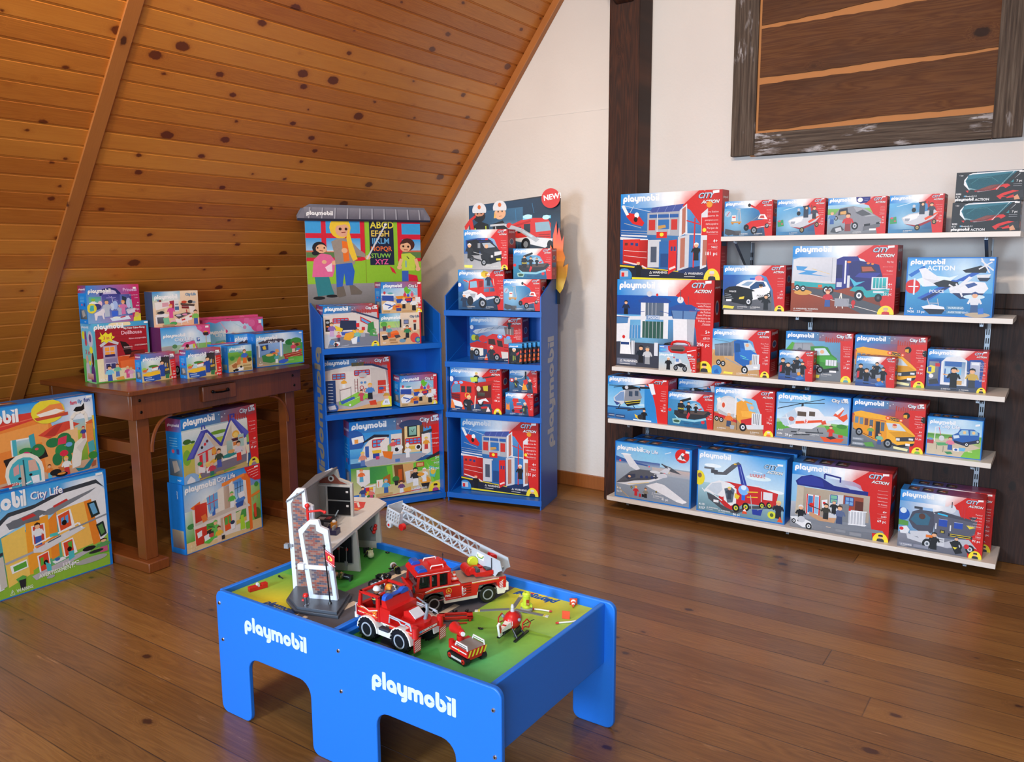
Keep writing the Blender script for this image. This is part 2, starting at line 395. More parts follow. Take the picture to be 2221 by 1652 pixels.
class Art:
    """u runs right 0..100, v runs down 0..100 over a face of the given aspect (width / height)"""
    def __init__(s, asp=1.4): s.v = []; s.f = []; s.c = []; s.n = 0; s.asp = asp; s.info = None
    def poly(s, pts, c, lay=None):
        s.n += 1; k = len(s.v); s.v += [(p[0], p[1], s.n) for p in pts]; s.f.append(tuple(range(k, k + len(pts))))
        s.c.append(hx(c) if isinstance(c, str) else c)
    def grid(s, x0, y0, x1, y1, cs, burst=None, nx=None, ny=None):
        s.n += 1; nx = nx or (14 if burst else 5); ny = ny or (10 if burst else 4)
        C = [np.array(hx(q)) for q in cs]; k = len(s.v); cols = {}
        for j in range(ny + 1):
            for i in range(nx + 1):
                a, b = i / nx, j / ny; X = x0 + (x1 - x0) * a; Y = y0 + (y1 - y0) * b; s.v.append((X, Y, s.n))
                q = (C[0] * (1 - a) + C[1] * a) * (1 - b) + (C[3] * (1 - a) + C[2] * a) * b
                if burst:
                    for bx, by, br, bc in burst:
                        d = math.hypot(X - bx, (Y - by) / s.asp) / br; t = max(0, 1 - d) ** 1.3; q = q * (1 - t) + np.array(hx(bc)) * t
                cols[i, j] = tuple(q)
        w = nx + 1
        for j in range(ny):
            for i in range(nx):
                s.f.append((k + j * w + i, k + j * w + i + 1, k + (j + 1) * w + i + 1, k + (j + 1) * w + i))
                s.c.append([cols[i, j], cols[i + 1, j], cols[i + 1, j + 1], cols[i, j + 1]])
    def ell(s, cx, cy, rx, ry, c, n=16):
        if ry == '=': ry = rx * s.asp
        s.poly([(cx + rx * math.cos(2 * PI * i / n), cy + ry * math.sin(2 * PI * i / n)) for i in range(n)], c)
    def line(s, pts, w, c):
        s.n += 1; a = s.asp
        for p, q in zip(pts[:-1], pts[1:]):
            dx, dy = q[0] - p[0], (q[1] - p[1]) / a; l = math.hypot(dx, dy) or 1; nx, ny = -dy / l * w / 2, dx / l * w / 2 * a
            k = len(s.v); s.v += [(p[0] + nx, p[1] + ny, s.n), (q[0] + nx, q[1] + ny, s.n), (q[0] - nx, q[1] - ny, s.n), (p[0] - nx, p[1] - ny, s.n)]
            s.f.append((k, k + 1, k + 2, k + 3)); s.c.append(hx(c))
    def glyphs(s, V, F, x, y, sc, c, rot=0):
        """sc in u per unit; y is the baseline"""
        if not V: return
        s.n += 1; k = len(s.v); cr, sr = math.cos(rot), math.sin(rot)
        s.v += [(x + (q[0] * cr - q[1] * sr) * sc, y - (q[0] * sr + q[1] * cr) * sc * s.asp, s.n + (q[2] if len(q) > 2 else 0)) for q in V]
        if len(V[0]) > 2: s.n += 3
        for f in F: s.f.append(tuple(k + i for i in f)); s.c.append(hx(c))
    def text(s, x, y, h, c, t, right=False, shear=0., bold=.02, rot=0):
        """h = letter height in v units"""
        V, F, w = text_polys(t, shear, bold); sc = h / .72 / s.asp
        s.glyphs(V, F, x - w * sc if right else x, y, sc, c, rot); return w * sc
    def logo(s, x, y, w, c='W', rot=0): s.glyphs(LOGO[0], LOGO[1], x, y, w / LOGO[2], c, rot)
    def fig(s, x, y, h, sh='B', pa='K', ha='H', skin='S'):
        a = h / s.asp
        s.poly([(x - .16 * a, y), (x - .14 * a, y - .42 * h), (x + .14 * a, y - .42 * h), (x + .16 * a, y)], pa)
        s.poly([(x - .16 * a, y - .40 * h), (x - .20 * a, y - .60 * h), (x - .11 * a, y - .74 * h), (x + .11 * a, y - .74 * h), (x + .20 * a, y - .60 * h), (x + .16 * a, y - .40 * h)], sh)
        s.line([(x - .17 * a, y - .68 * h), (x - .27 * a, y - .45 * h)], .09 * a, sh); s.line([(x + .17 * a, y - .68 * h), (x + .27 * a, y - .45 * h)], .09 * a, sh)
        s.ell(x, y - .84 * h, .12 * a, '=', skin, 10)
        s.poly([(x - .14 * a, y - .82 * h), (x - .13 * a, y - .96 * h), (x, y - 1.02 * h), (x + .13 * a, y - .96 * h), (x + .14 * a, y - .82 * h), (x + .08 * a, y - .91 * h), (x - .08 * a, y - .91 * h)], ha)
    def wheel(s, x, y, r, hub='A', tyre='K', sq=.85):
        s.ell(x, y, r * sq, r * s.asp, tyre); s.ell(x, y, r * .55 * sq, r * .55 * s.asp, hub, 12); s.ell(x, y, r * .28 * sq, r * .28 * s.asp, 'M', 8)
    def person_badge(s, hat='K', coat='2b2f38', x=92.5, y=101, r=7.5):
        a = s.asp; q = min(1., 1.25 / a)
        s.poly([(x - r, 100)] + [(x + r * 1.05 * math.cos(math.radians(t)), y - r * a * q * 1.5 * math.sin(math.radians(t))) for t in range(165, 14, -15)] + [(100, 100)], 'Y')
        s.poly([(x - r * .5, 100), (x - r * .42, y - r * a * q * .48), (x - r * .15, y - r * a * q * .58), (x + r * .15, y - r * a * q * .58), (x + r * .42, y - r * a * q * .48), (x + r * .5, 100)], coat)
        s.ell(x, y - r * a * q * .82, r * .27, r * .27 * a * q, 'S', 10); s.poly([(x - r * .33, y - r * a * q * .88), (x - r * .25, y - r * a * q * 1.18), (x + r * .25, y - r * a * q * 1.18), (x + r * .33, y - r * a * q * .88)], hat)
    def run(s, src):
        for ln in src.replace('\n', ';').split(';'):
            t = ln.split()
            if not t: continue
            o = t[0]; N = lambda i: float(t[i]) if t[i] != '=' else '='
            pts = lambda i: [(float(t[k]), float(t[k + 1])) for k in range(i, len(t) - 1, 2)]
            if o == 'r': s.poly([(N(1), N(2)), (N(3), N(2)), (N(3), N(4)), (N(1), N(4))], t[5])
            elif o == 'g': s.grid(N(1), N(2), N(3), N(4), t[5:9])
            elif o == 'b': s.grid(N(1), N(2), N(3), N(4), t[5:9], [(N(9), N(10), N(11), t[12])])
            elif o == 'p': s.poly(pts(2), t[1])
            elif o == 'e': s.ell(N(1), N(2), N(3), N(4), t[5])
            elif o == 'l': s.line(pts(3), N(2), t[1])
            elif o == 't': s.text(N(1), N(2), N(3), t[4], ' '.join(t[5:]))
            elif o == 'tr': s.text(N(1), N(2), N(3), t[4], ' '.join(t[5:]), True)
            elif o == 'o': s.logo(N(1), N(2), N(3), t[4] if len(t) > 4 else 'W')
            elif o == 'f': s.fig(N(1), N(2), N(3), *t[4:])
            elif o == 'w': s.wheel(N(1), N(2), N(3), *t[4:6])
            elif o == 'ca': s.city_action(' '.join(t[4:]).split('|'), N(1), N(2), N(3))
            elif o == 'cl': s.city_life(' '.join(t[4:]).split('|'), N(1), N(2), N(3))
            elif o == 'badge': s.person_badge(*t[1:3])
            elif o == 'CAl': s.calogo(N(1), N(2), N(3))
            elif o == 'CLl': s.cllogo(N(1), N(2), N(3), *t[4:5])
            elif o == 'warn':
                s.text(N(1), N(2), N(3), 'e8e8e8', '△ WARNING:'); s.line([(N(1), N(2) + N(3) * .9), (N(1) + N(3) * 5 / s.asp, N(2) + N(3) * .9)], N(3) * .25 / s.asp, 'd8d8d8')
            elif o == 'win':                                        # window: x0 y0 x1 y1 frame glass nx
                s.poly([(N(1), N(2)), (N(3), N(2)), (N(3), N(4)), (N(1), N(4))], t[6])
                k = int(t[7]) if len(t) > 7 else 2; w = (N(3) - N(1)) * .06 + .25
                for q in [(N(1), N(2), N(3), N(2)), (N(1), N(4), N(3), N(4)), (N(1), (N(2) + N(4)) / 2, N(3), (N(2) + N(4)) / 2)]: s.line([(q[0], q[1]), (q[2], q[3])], w, t[5])
                for i in range(k + 1): X = N(1) + (N(3) - N(1)) * i / k; s.line([(X, N(2)), (X, N(4))], w, t[5])
            elif o == 'sun': s.grid(N(1) - N(3), N(2) - N(3) * s.asp, N(1) + N(3), N(2) + N(3) * s.asp, [t[4]] * 4, [(N(1), N(2), N(3), 'ffffff')])
        if s.info: s.infolater()
        return s
    def calogo(s, x, y, w):
        """CITY ACTION mark, right edge x, top y, width w"""
        h = w * .27 * s.asp
        for d, c in ((.35, '14161c'), (0, 'b9d2ea')):
            V, F, ww = text_polys('CITY', .35, .03 + (.05 if d else 0)); s.glyphs(V, F, x - w, y + h, w * .78 / ww, c)
            V, F, ww = text_polys('ACTION', .35, .03 + (.05 if d else 0)); s.glyphs(V, F, x - w * .82, y + h * 1.85, w * .80 / ww, 'W' if not d else c)
    def cllogo(s, x, y, w, c='W'):
        h = w * .22 * s.asp
        for b_, cc in ((.09, '6a6f8c'), (.025, c)):
            V, F, ww = text_polys('City Life', 0, b_); s.glyphs(V, F, x - w, y + h, w / ww, cc)
    def infotext(s, lines, y, age_y): s.info = (lines, y, age_y)
    def infolater(s):
        lines, y, age_y = s.info
        a, no, pc = lines[-3:]; h = 2.6
        n = max(1, len(lines) - 3); st = min(6.5, (age_y - 6 - y) / n)
        for i, l in enumerate(lines[:-3]):
            s.text(97, y + i * st, min(2.3, 26 / s.asp / max(8, len(l)) * 1.2), 'f7e2e2', l, True, bold=.0)
        s.line([(88, y + n * st - 3), (97, y + n * st - 3)], .25, 'f0a0a0')
        s.text(97, age_y, 3.6, 'W', a, True, bold=.01); s.line([(88, age_y + 1.8), (97, age_y + 1.8)], .25, 'f0a0a0')
        s.text(97, age_y + 6.5, 2.7, 'W', no, True, bold=0); s.line([(88, age_y + 8.2), (97, age_y + 8.2)], .25, 'f0a0a0'); s.text(97, age_y + 14, 3.9, 'W', pc, True, bold=.01)
    def city_action(s, lines, hdr=13, lw=37, x0=86):
        """header blue to white burst to red, red sweep down the right side; hdr height, logo width"""
        s.grid(0, 0, 54, hdr + 4, ['0f8fe0', 'd8ecf8', 'b4d8f0', '0e84d6'], [(50, hdr * .5, 24, 'ffffff')])
        s.grid(54, 0, 100, hdr + 4, ['f0d8d8', 'd0251f', 'cf211d', 'd8a8a8'], [(56, hdr * .4, 22, 'ffffff'), (70, hdr, 14, 'e0483c')], 8, 6)
        X = x0
        s.poly([(62, hdr + 3.5), (70, hdr + 8), (X - 8, hdr + 24), (X - 3, 55), (X - 1, 75), (X + 2, 100), (100, 100), (100, hdr - 2), (82, 0), (78, 0)], 'd2221e')
        s.grid(84, 0, 100, hdr + 14, ['d4352a', 'b81b19', 'cc211d', 'd2221e'])
        s.logo(2.5, hdr * .72, lw); s.calogo(98, hdr * .12, 21)
        s.poly([(91, 1), (97, .5), (97, 3.4), (91, 3.9)], 'f4f4f4')
        s.infotext(lines, hdr + 12, 58)
    def city_life(s, lines, hdr=14, lw=40, x0=84):
        s.grid(0, 0, 50, hdr + 2, ['1a86da', '5a86b0', '5a7aa4', '167ac8']); s.grid(50, 0, 100, hdr + 2, ['6a7a98', 'c8352a', 'c5332a', '86657a'])
        for i in range(9):
            x = 60 + i * 3.1; s.poly([(x, hdr + 4), (x, hdr * (.55 + .3 * ((i * 7) % 5) / 5)), (x + 1.8, hdr * (.5 + .3 * ((i * 7) % 5) / 5)), (x + 1.8, hdr + 4)], 'b03a33')
        s.poly([(x0, hdr), (x0 + 1.5, 60), (x0 + 4, 100), (100, 100), (100, hdr - 1)], 'd6261f')
        s.logo(2.5, hdr * .75, lw); s.cllogo(98, hdr * .18, 22)
        for q in ((48, .3), (52, .6), (56, .35)): s.ell(q[0], hdr * q[1], .8, '=', 'W', 4)
        s.poly([(91, 1), (97, .5), (97, 3.2), (91, 3.7)], 'f4f4f4')
        s.infotext(lines, hdr + 12, 58)
# ================================================================== SETTING
W_Y = 4.90; SX0 = -5.44; SM = .755
def struct(o): o['kind'] = 'structure'; return o
# floor
m = MB(); m.box(-6, -3.6, -.1, 3.4, 4.95, 0); struct(m.build('floor', FLOOR, smooth=False))
# back wall (upper plaster everywhere; boards in front of it right of the post)
m = MB(); m.box(-5.6, W_Y, -.05, 3.4, W_Y + .12, 4.4); struct(m.build('wall_back', WALL, smooth=False))
m = MB('d9d1c8'); m.box(-3.755, W_Y - .003, 0, -3.743, W_Y, 2.2); m.box(-3.6, W_Y - .002, 2.55, -2.5, W_Y, 2.556); struct(m.build('trim_1', WALL, smooth=False))
m = MB(); m.box(-2.27, W_Y - .045, 0, 3.4, W_Y, 1.33); m.box(-2.27, W_Y - .06, 1.33, 3.4, W_Y, 1.405); struct(m.build('wall_wainscot', DARKW, bevel=.003))
m = MB(); m.box(-5.6, W_Y - .018, 0, -2.5, W_Y, .095); struct(m.build('baseboard_back', PINETRIM, bevel=.003))
m = MB(); m.box(3.3, -3.6, 0, 3.42, 4.95, 4.4); struct(m.build('wall_right', WALL, smooth=False))
m = MB()
m.box(-6, -3.72, 0, -.6, -3.6, 4.4); m.box(2.4, -3.72, 0, 3.4, -3.6, 4.4); m.box(-.6, -3.72, 0, 2.4, -3.6, .9); m.box(-.6, -3.72, 2.9, 2.4, -3.6, 4.4)
struct(m.build('wall_front', WALL, smooth=False))
# sloped boarded ceiling: object x runs up the slope, y along the boards, z out of the boards into the room
ang = math.atan2(1, SM); PITCH = .0885; nb = 58; L0 = -3.7; L1 = W_Y
m = MB(); prof = []
for k in range(-2, nb):
    s0 = k * PITCH; prof += [(s0, -.006), (s0 + .0035, -.006), (s0 + .009, 0), (s0 + PITCH - .004, 0)]
prof.append((nb * PITCH, -.006))
vsx = [(p[0], y, p[1]) for y in (L0, L1) for p in prof]; n = len(prof)
m.add(vsx, [(i, i + 1, n + i + 1, n + i) for i in range(n - 1)])
m.add([(-.2, L0, -.1), (nb * PITCH, L0, -.1), (nb * PITCH, L1, -.1), (-.2, L1, -.1)], [(0, 3, 2, 1)])
o = struct(m.build('ceiling_slope', PINE, smooth=False))
# slope frame: X axis up the slope, Z axis the inward normal
ux = Vector((math.cos(ang), 0, math.sin(ang))); nz = Vector((math.sin(ang), 0, -math.cos(ang)))
o.matrix_world = Matrix(((ux.x, 0, nz.x, SX0), (0, 1, 0, 0), (ux.z, 0, nz.z, 0), (0, 0, 0, 1)))
SLOPE = o.matrix_world.copy()
m = MB(); m.box(-2.4, -3.7, 4.02, 3.4, 4.95, 4.1); struct(m.build('ceiling', WALL, smooth=False))
# cover strip across the boards and the trim where the slope meets the back wall
def slope_strip(name, y0, y1, th, x1=5.1, x0=0.):
    m = MB(); m.box(0, 0, 0, .01, .01, .01); m = MB()
    # object z runs along the slope so the grain follows it
    m.box(y0, 0, x0, y1, th, x1); o = struct(m.build(name, PINETRIM, bevel=.002))
    o.matrix_world = SLOPE @ Matrix(((0, 0, 1, 0), (1, 0, 0, 0), (0, 1, 0, 0), (0, 0, 0, 1)))
slope_strip('trim_2', 2.115, 2.185, .012)
slope_strip('trim_3', W_Y - .045, W_Y, .05)
# post against the wall with the sawn end of a brace above
m = MB(); m.box(-2.475, 4.715, 0, -2.27, W_Y, 4.0); struct(m.build('trim_4', BEAMW, bevel=.006))
m = MB(); m.prism([(4.71, 3.12), (4.60, 3.16), (4.1, 3.9), (4.71, 4.0)], -2.43, -2.31, 'x'); struct(m.build('trim_5', BEAMW, bevel=.005))

# ------------------------------------------------------------------ framed slab panel on the wall
pnl = empty('slab_wood_panel', 'large square panel of dark live-edge boards in a weathered barn-wood frame', 'wall panel', (-.99, 4.87, 2.18))
def slab(pts, y0, y1): m = MB(); m.prism([(a + .99, b - 2.18) for a, b in pts], y0, y1, 'y'); return m
m = MB(); m.box(-.63, -.005, 0, .62, .028, 1.62); m.build('backing_board', new_mat('fresh_sawn_pine')[0], pnl)
_m = bpy.data.materials['fresh_sawn_pine'].node_tree.nodes['Principled BSDF']; _m.inputs['Base Color'].default_value = (*hx('b97a42'), 1); _m.inputs['Roughness'].default_value = .7
random.seed(3)
rows = [(2.322, 2.345, 2.572, 2.600), (2.615, 2.62, 2.875, 2.905), (2.90, 2.955, 3.17, 3.22), (3.2, 3.24, 3.5, 3.5), (3.52, 3.52, 3.78, 3.78)]
for (a0, a1, b0, b1) in rows:
    lo = []; hi = []
    for i in range(25):
        t = i / 24; x = -1.575 + 1.19 * t; j = random.uniform(-.003, .003)
        lo.append((x, a0 + (a1 - a0) * t + j - .004 * math.sin(t * 9))); hi.append((x, b0 + (b1 - b0) * t + random.uniform(-.003, .003) + .004 * math.sin(t * 7 + 1)))
    slab(lo + hi[::-1], -.012, -.004).build('slab_board', SLABW, pnl, smooth=False)
m = MB(); m.box(-.74, -.022, .005, -.60, .028, 1.62); m.build('frame_board', WEATH_Z, pnl, bevel=.002)
m = MB(); m.box(.60, -.022, 0, .73, .028, 1.62); m.build('frame_board', WEATH_Z, pnl, bevel=.002)
m = MB(); m.box(-.60, -.018, .0, .60, .028, .125); m.build('frame_board', WEATH_X, pnl, bevel=.002)

# ------------------------------------------------------------------ wall shelves
shelf_info = [(1.712, -1.665, -.215, 4.555, 'topmost white wall shelf, carried on angled steel brackets'),
              (1.301, -1.63, -.215, 4.54, 'second white wall shelf from the top, under the truck and seaplane boxes'),
              (.925, -2.335, -.22, 4.535, 'third white wall shelf, holding the tall stack of two big boxes'),
              (.590, -2.36, -.255, 4.54, 'fourth white wall shelf, holding the helicopter boxes'),
              (.083, -2.365, -.20, 4.545, 'lowest white wall shelf just above the floor')]
SH = 'white shelves on the back wall'
for z, x0, x1, yf, lab in shelf_info:
    cx = (x0 + x1) / 2
    t = empty('wall_shelf', lab, 'shelf', (cx, yf, z - .026), 0, SH)
    pts = [(x0 - cx, 0), (x1 - cx, 0), (x1 - cx, W_Y - .05 - yf), (-2.268 - cx if x0 < -2.27 else x0 - cx, W_Y - .05 - yf)]
    if x0 < -2.27: pts += [(-2.268 - cx, 4.713 - yf), (x0 - cx, 4.713 - yf)]
    m = MB(); m.prism(pts, 0, .026, 'z'); m.build('board', SHELFW, t, bevel=.0015)
    for bx in ((-1.591, -.357) if z > 1.5 else (-1.222, -.345) if x0 > -2 else (-2.225, -1.222, -.335)):
        m = MB('A'); X = bx - cx
        m.prism([(0.02, -.001), (W_Y - .08 - yf, -.001), (W_Y - .08 - yf, -.05), (.05, -.018), (.02, -.018)] if z < 1.5 else
                [(0.04, -.001), (W_Y - .06 - yf, -.001), (W_Y - .06 - yf, -.17), (W_Y - .085 - yf, -.17), (.04, -.012)], X - .008, X + .008, 'x')
        m.cyl((X, .012, -.008), (X, .012, -.001), .005)
        m.build('bracket', GALV, t)
for x, z0, z1, lab in ((-2.225, .03, .9, 'steel slotted upright at the left end of the lower shelves'), (-1.222, .03, 1.27, 'steel slotted upright behind the middle of the shelves'),
                       (-.335, .03, 1.27, 'steel slotted upright at the right end of the lower shelves'), (-1.591, 1.42, 1.68, 'short steel upright under the left end of the top shelf'),
                       (-.357, 1.42, 1.68, 'short steel upright under the right end of the top shelf')):
    yb = W_Y - .047 if z1 < 1.3 else W_Y - .002
    m = MB('A'); m.box(-.012, -.012, z0, .012, 0, z1)
    if True:
        z = z0 + .04; m.color('15171a')
        while z < z1 - .05: m.box(-.0075, -.0125, z, -.0025, -.0115, z + .028); m.box(.0025, -.0125, z, .0075, -.0115, z + .028); z += .045
    tag(m.build('slotted_upright', attr_mat('zinc_strip', .4, .5, .55) if 'zinc_strip' not in bpy.data.materials else bpy.data.materials['zinc_strip'], loc=(x, yb, 0)), lab, 'shelf upright', 'slotted steel uprights for the wall shelves')

# ------------------------------------------------------------------ blue cardboard display stands
def display(name, label, loc, rz, lean, W, D, zf, zb, shelves, parcel=None):
    t = empty(name, label, 'display stand', loc, 0, rot=None)
    t.rotation_mode = 'XYZ'; t.matrix_world = tr(*loc) @ Matrix.Rotation(rz, 4, 'Z') @ Matrix.Rotation(-lean, 4, 'X')
    th = .008
    for sx in (0, W - th):
        m = MB(); m.prism([(0, 0), (0, zf), (D, zb), (D, 0)], sx, sx + th, 'x')
        m.build('side_panel', DBLUE, t, bevel=.001)
    m = MB(); m.box(th, D - .01, 0, W - th, D, shelves[0] + .03); m.build('back_panel', DBLUE, t)
    for k, z in enumerate(shelves):
        m = MB(); m.box(th, .004, z - .03, W - th, D - .012, z - .022); m.box(-.004, -.006, z - .033, W + .004, .004, z + .002)
        m.box(th, .004, z - .012, W - th, D - .012, z - .002)
        m.prism([(.012, z - .002), (D - .03, z + .11), (D - .03, z - .002)], th, th + .004, 'x'); m.prism([(.012, z - .002), (D - .03, z + .11), (D - .03, z - .002)], W - th - .004, W - th, 'x')
        m.build('shelf_tray', DBLUE, t, bevel=.0008)
    return t
D1 = display('display_stand', 'blue cardboard display stand with a classroom header, in the corner by the slope', (-3.728, 3.439, 0), math.radians(62.5), math.radians(1.2), .785, .27, 1.243, 1.331, [1.052, .642, .045])
D2 = display('display_stand', 'blue cardboard display stand with a firefighter header, against the white wall', (-3.325, 4.115, 0), math.radians(13.5), 0, .655, .34, 1.36, 1.51, [1.267, .935, .602, .06])
# side lettering, printed on the outer faces
def side_print(t, x, sgn, v0, z0, z1, col, W):
    A = Art(1); w = z1 - z0
    V, F, ww = LOGO; sc = w / ww
    A.n = 1; A.v = [(q[0] * sc, q[1] * sc, q[2]) for q in V]; A.f = [tuple(f) for f in F]; A.c = [hx(col)] * len(F)
    m = MB(); m.art(A, lambda u, v, l: (x + sgn * (.0006 + l * 3e-5), v0 - sgn * v if sgn > 0 else v0 - v, z0 + u)); m.build('side_lettering', CARD, t, smooth=False)
side_print(D2, .655, 1, .255, .37, 1.10, 'b9bdca', 0)
m = None
A = Art(1); V, F, ww = LOGO; sc = .80 / ww
A.v = [(q[0] * sc, q[1] * sc, q[2]) for q in V]; A.f = [tuple(f) for f in F]; A.c = [hx('8a8478')] * len(F)
m = MB(); m.art(A, lambda u, v, l: (-.0006 - l * 3e-5, .07 + v, 1.06 - u)); m.build('side_lettering', CARD, D1, smooth=False)

def card_face(m, A, W, H, x0, y, z0):
    """front-facing artwork on a card in the stand's own frame"""
    m.art(A, lambda u, v, l: (x0 + u / 100 * W, y - l * 3e-5, z0 + (1 - v / 100) * H))
CLASSROOM_CARD = '''
g 0 0 100 76 9ccb3a 8fc232 86b92e 92c335;g 0 76 100 100 8f8d90 9a979a 7f7a78 75706c
r 0 2 46 50 d5203a;r 0 4.5 13 18.5 3fa0e0;r 17 4.5 46 18.5 3fa0e0;g 0 24 13 46 3b9be0 3b9be0 b9ddf2 b9ddf2;g 17 24 46 46 3b9be0 3b9be0 b9ddf2 b9ddf2
r 0 38 46 40 c96a50;r 0 40 46 46 5d7f4c;r 17 38 46 39 e8e0d8;p d5203a 46 2 50 3 50 49 46 50
r 79 4 100 51 d5203a;r 83 6.5 100 19 3fa0e0;g 83 25 100 47 3b9be0 3b9be0 b9ddf2 b9ddf2;r 83 38 100 40 c96a50;r 83 40 100 47 5d7f4c
r 54 1 75.5 55 1b2440
t 55 12 8 e8d84a ABCD;t 55.3 21.5 7 e8c85a EFGH;t 56 30 6.6 5fa8dc IJKLM;t 54.8 38.5 5.4 e8743a NOPQR;t 55 46.5 5.2 8ccc4a STUVW;t 58.5 54 6 e85a9a XYZ
p e3699a 6 48 12 41 20 43 24 50 23 60 21 68 4 68 5 56
p 2f7f88 6 68 18 68 20 80 22 88 8 90 7 80;e 9 92 5 2 1d1c20;e 20 90 5 1.8 1d1c20
e 11 35 6 7 1d2028;e 12.5 36 4.6 5 e9b48c;e 7.5 41 3 2.5 1d2028;p f3d7e2 15 57 21 52 21 62 17 62;e 14.5 51 2 2.2 e9b48c;e 23 52 2.4 2.6 e9b48c
e 29 12 9 12.5 efc83a;e 31 15 6.2 7.5 e2a98c;p efc83a 22 6 28 0 36 2 38 12 34 8 26 10 23 20 22 14
p 9a8f86 21 28 27 24 34 24 40 30 44 36 50 42 50 46 42 44 40 54 24 56 23 40;p ee7428 30 27 35 28 36 50 31 51
p efc83a 36 12 39 30 43 48 39 50 36 40 34 24;e 52 46 2.6 2.6 e9b48c;e 32 38 2.6 3 e9b48c
p 2b5fc0 24 54 38 52 40 62 38 78 32 78 31 64 29 80 24 80;p 6e655c 24 80 30 79 32 90 26 92 24 90;p 6e655c 35 78 39 78 46 86 45 89 36 89
l d5d3da 1.3 51 48 62 23 68.5 8;e 68.6 7.6 1.3 1.4 f0f0f2
e 88 31 6.5 7.5 4a2a26;e 86 34 5 5.6 e9b48c;p 4a2a26 81 30 84 25 90 24 93 30 90 28 84 30
p c2d84a 82 42 90 41 95 46 94 62 82 62;e 80 58 2.3 2.6 e9b48c;e 97 60 2.3 2.8 e9b48c;l e9b48c 3 82 48 80 56;l e9b48c 3 95 48 97 58;p d5203a 71 56 75 60 77 66 73 63
r 82 62 88 76 3b62b8;p d5203a 88 66 96 68 97 76 88 76;l 3a3c40 .7 87 45 89 48;l 7ab0c8 1.2 86 50 86 58
e 9.5 35 .7 .9 17181c;e 15 35 .7 .9 17181c;l 8a2a2a .5 11 38 14 38.6;e 29 13.5 1.3 1.6 3a2018;e 34 13.5 1.2 1.6 3a2018;l 8a2a2a .6 30 17.5 33.5 17;e 84 33 1 1.3 3a2018;e 88.5 33.4 1 1.3 3a2018;l 8a2a2a .6 84.5 37 88 37.4;l 8f9a30 .4 50 0 50 76
'''
W1 = .785
m = MB('c8ccd0'); m.box(-.006, .262, 1.05, W1 - .02, .266, 1.868)
A = Art(W1 / .555); A.run(CLASSROOM_CARD); m.art(A, lambda u, v, l: (-.006 + u / 100 * (W1 - .014), .2615 - l * 3e-5, 1.868 - v / 100 * .555)); m.add([(-.006, .2613, 1.05), (W1 - .02, .2613, 1.05), (W1 - .02, .2613, 1.314), (-.006, .2613, 1.314)], [(0, 1, 2, 3)], [hx('7a756f')])
hd = m.build('header_card', CARD, D1, smooth=False)
m = MB('6f707e'); A = Art(8)
m.prism([(-.055, 1.848), (-.058, 1.872), (-.018, 1.945), (W1 + .01, 1.937), (W1 + .052, 1.872), (W1 + .05, 1.85)], .252, .258, 'y')
A.poly([(0, 93), (5, 22), (95, 26), (100.5, 93)], '777684'); A.grid(5, 25, 95, 92, ['8b8995', '83818d', '5f5d6c', '636170'])
for i in range(10): A.line([(8 + i * 9.3, 92), (9.2 + i * 9.1, 25)], .9, 'a6a6b2'); A.line([(9 + i * 9.3, 92), (10.1 + i * 9.1, 25)], .35, '4b4a58')
A.poly([(0, 93), (100, 93), (100, 106), (0, 108)], '23253a'); A.logo(6.5, 72, 19, 'f0f0f4')
m.art(A, lambda u, v, l: (-.055 + u / 100 * (W1 + .105), .2515 - l * 3e-5, 1.845 + (1 - v / 100) * .1 + .004)); m.build('roof_shaped_top', CARD, D1, smooth=False)

# header of the fire stand
FIRE_CARD = '''
g 0 0 100 100 22496c 16283c 1a1d24 20303e;b 0 10 60 90 2b4f70 3a6a8e 20303e 22384c 42 46 22 9fc0dc
g 60 20 100 60 16344e 122434 2c5a7a 2a4a66
l 3b7fb0 .5 52 12 54 70;l 3b7fb0 .4 70 6 72 20;r 0 84 100 100 241f22
p d6302a 46 34 60 27 70 26 72 50 60 54 46 50;p b8201c 46 36 70 28 70 31 46 39;r 49 38 52 47 2a1c20;r 54 37 58 46 2a1c20;r 61 34 68 46 26303a
p d6302a 68 26 86 28 90 36 90 54 70 52;p 8fb4c8 73 33 88 33 90 45 74 46;p e6ebf0 66 52 92 56 91 62 84 68 62 60 50 56 50 53
p d6302a 74 47 90 47 90 56 72 52;l 7a1814 1 77 50 89 50;l 7a1814 1 77 53 89 53;e 63 62 5 9 17181c;e 63 62 2.5 4.5 8a929a;e 89 64 3 6 17181c
p 6fd0f4 60 22 70 22 70 27 60 28;p 6fd0f4 82 24 90 25 90 29 82 28;e 65 24 5 3 bfefff;e 85 27 4 3 bfefff
p 17181c 2 34 12 24 22 30 26 60 2 60;p 17181c 27 30 38 26 44 40 42 60 26 60;l c8d838 1.4 7 34 8 56;l c8d838 1.2 19 32 20 56;l e8e8ea .8 30 34 31 50
l c9ced4 3 24 32 40 32 52 44;e 45 34 3 4 d6302a;l b8c0c8 5.4 46 36 58 42 76 58;l c9e4f4 2.6 60 44 70 52
e 12 17 6.6 9 2a1c1c;e 12 13 5.4 4.4 c98c6c;e 10 13 .8 1.3 17181c;e 14 13 .8 1.3 17181c;e 12 21 4.4 4 17181c
e 35 16 6.4 8.4 e9b48c;e 33 13 .7 1.3 17181c;e 37.4 13 .7 1.3 17181c;l 7a3020 .6 34 20 37 19.6;p e8b860 29 12 31 22 28 22
p d6302a -5 30 1 20 8 14 8 18 4 22 8 50 4 50 1 28 -4 38
p e8452a 46 66 48 54 50 66 51 70 44 70;r 44.5 60 49.5 63 f4f4f4;e 55 90 2 3 e8542a
'''
u0, uw = .0, .67
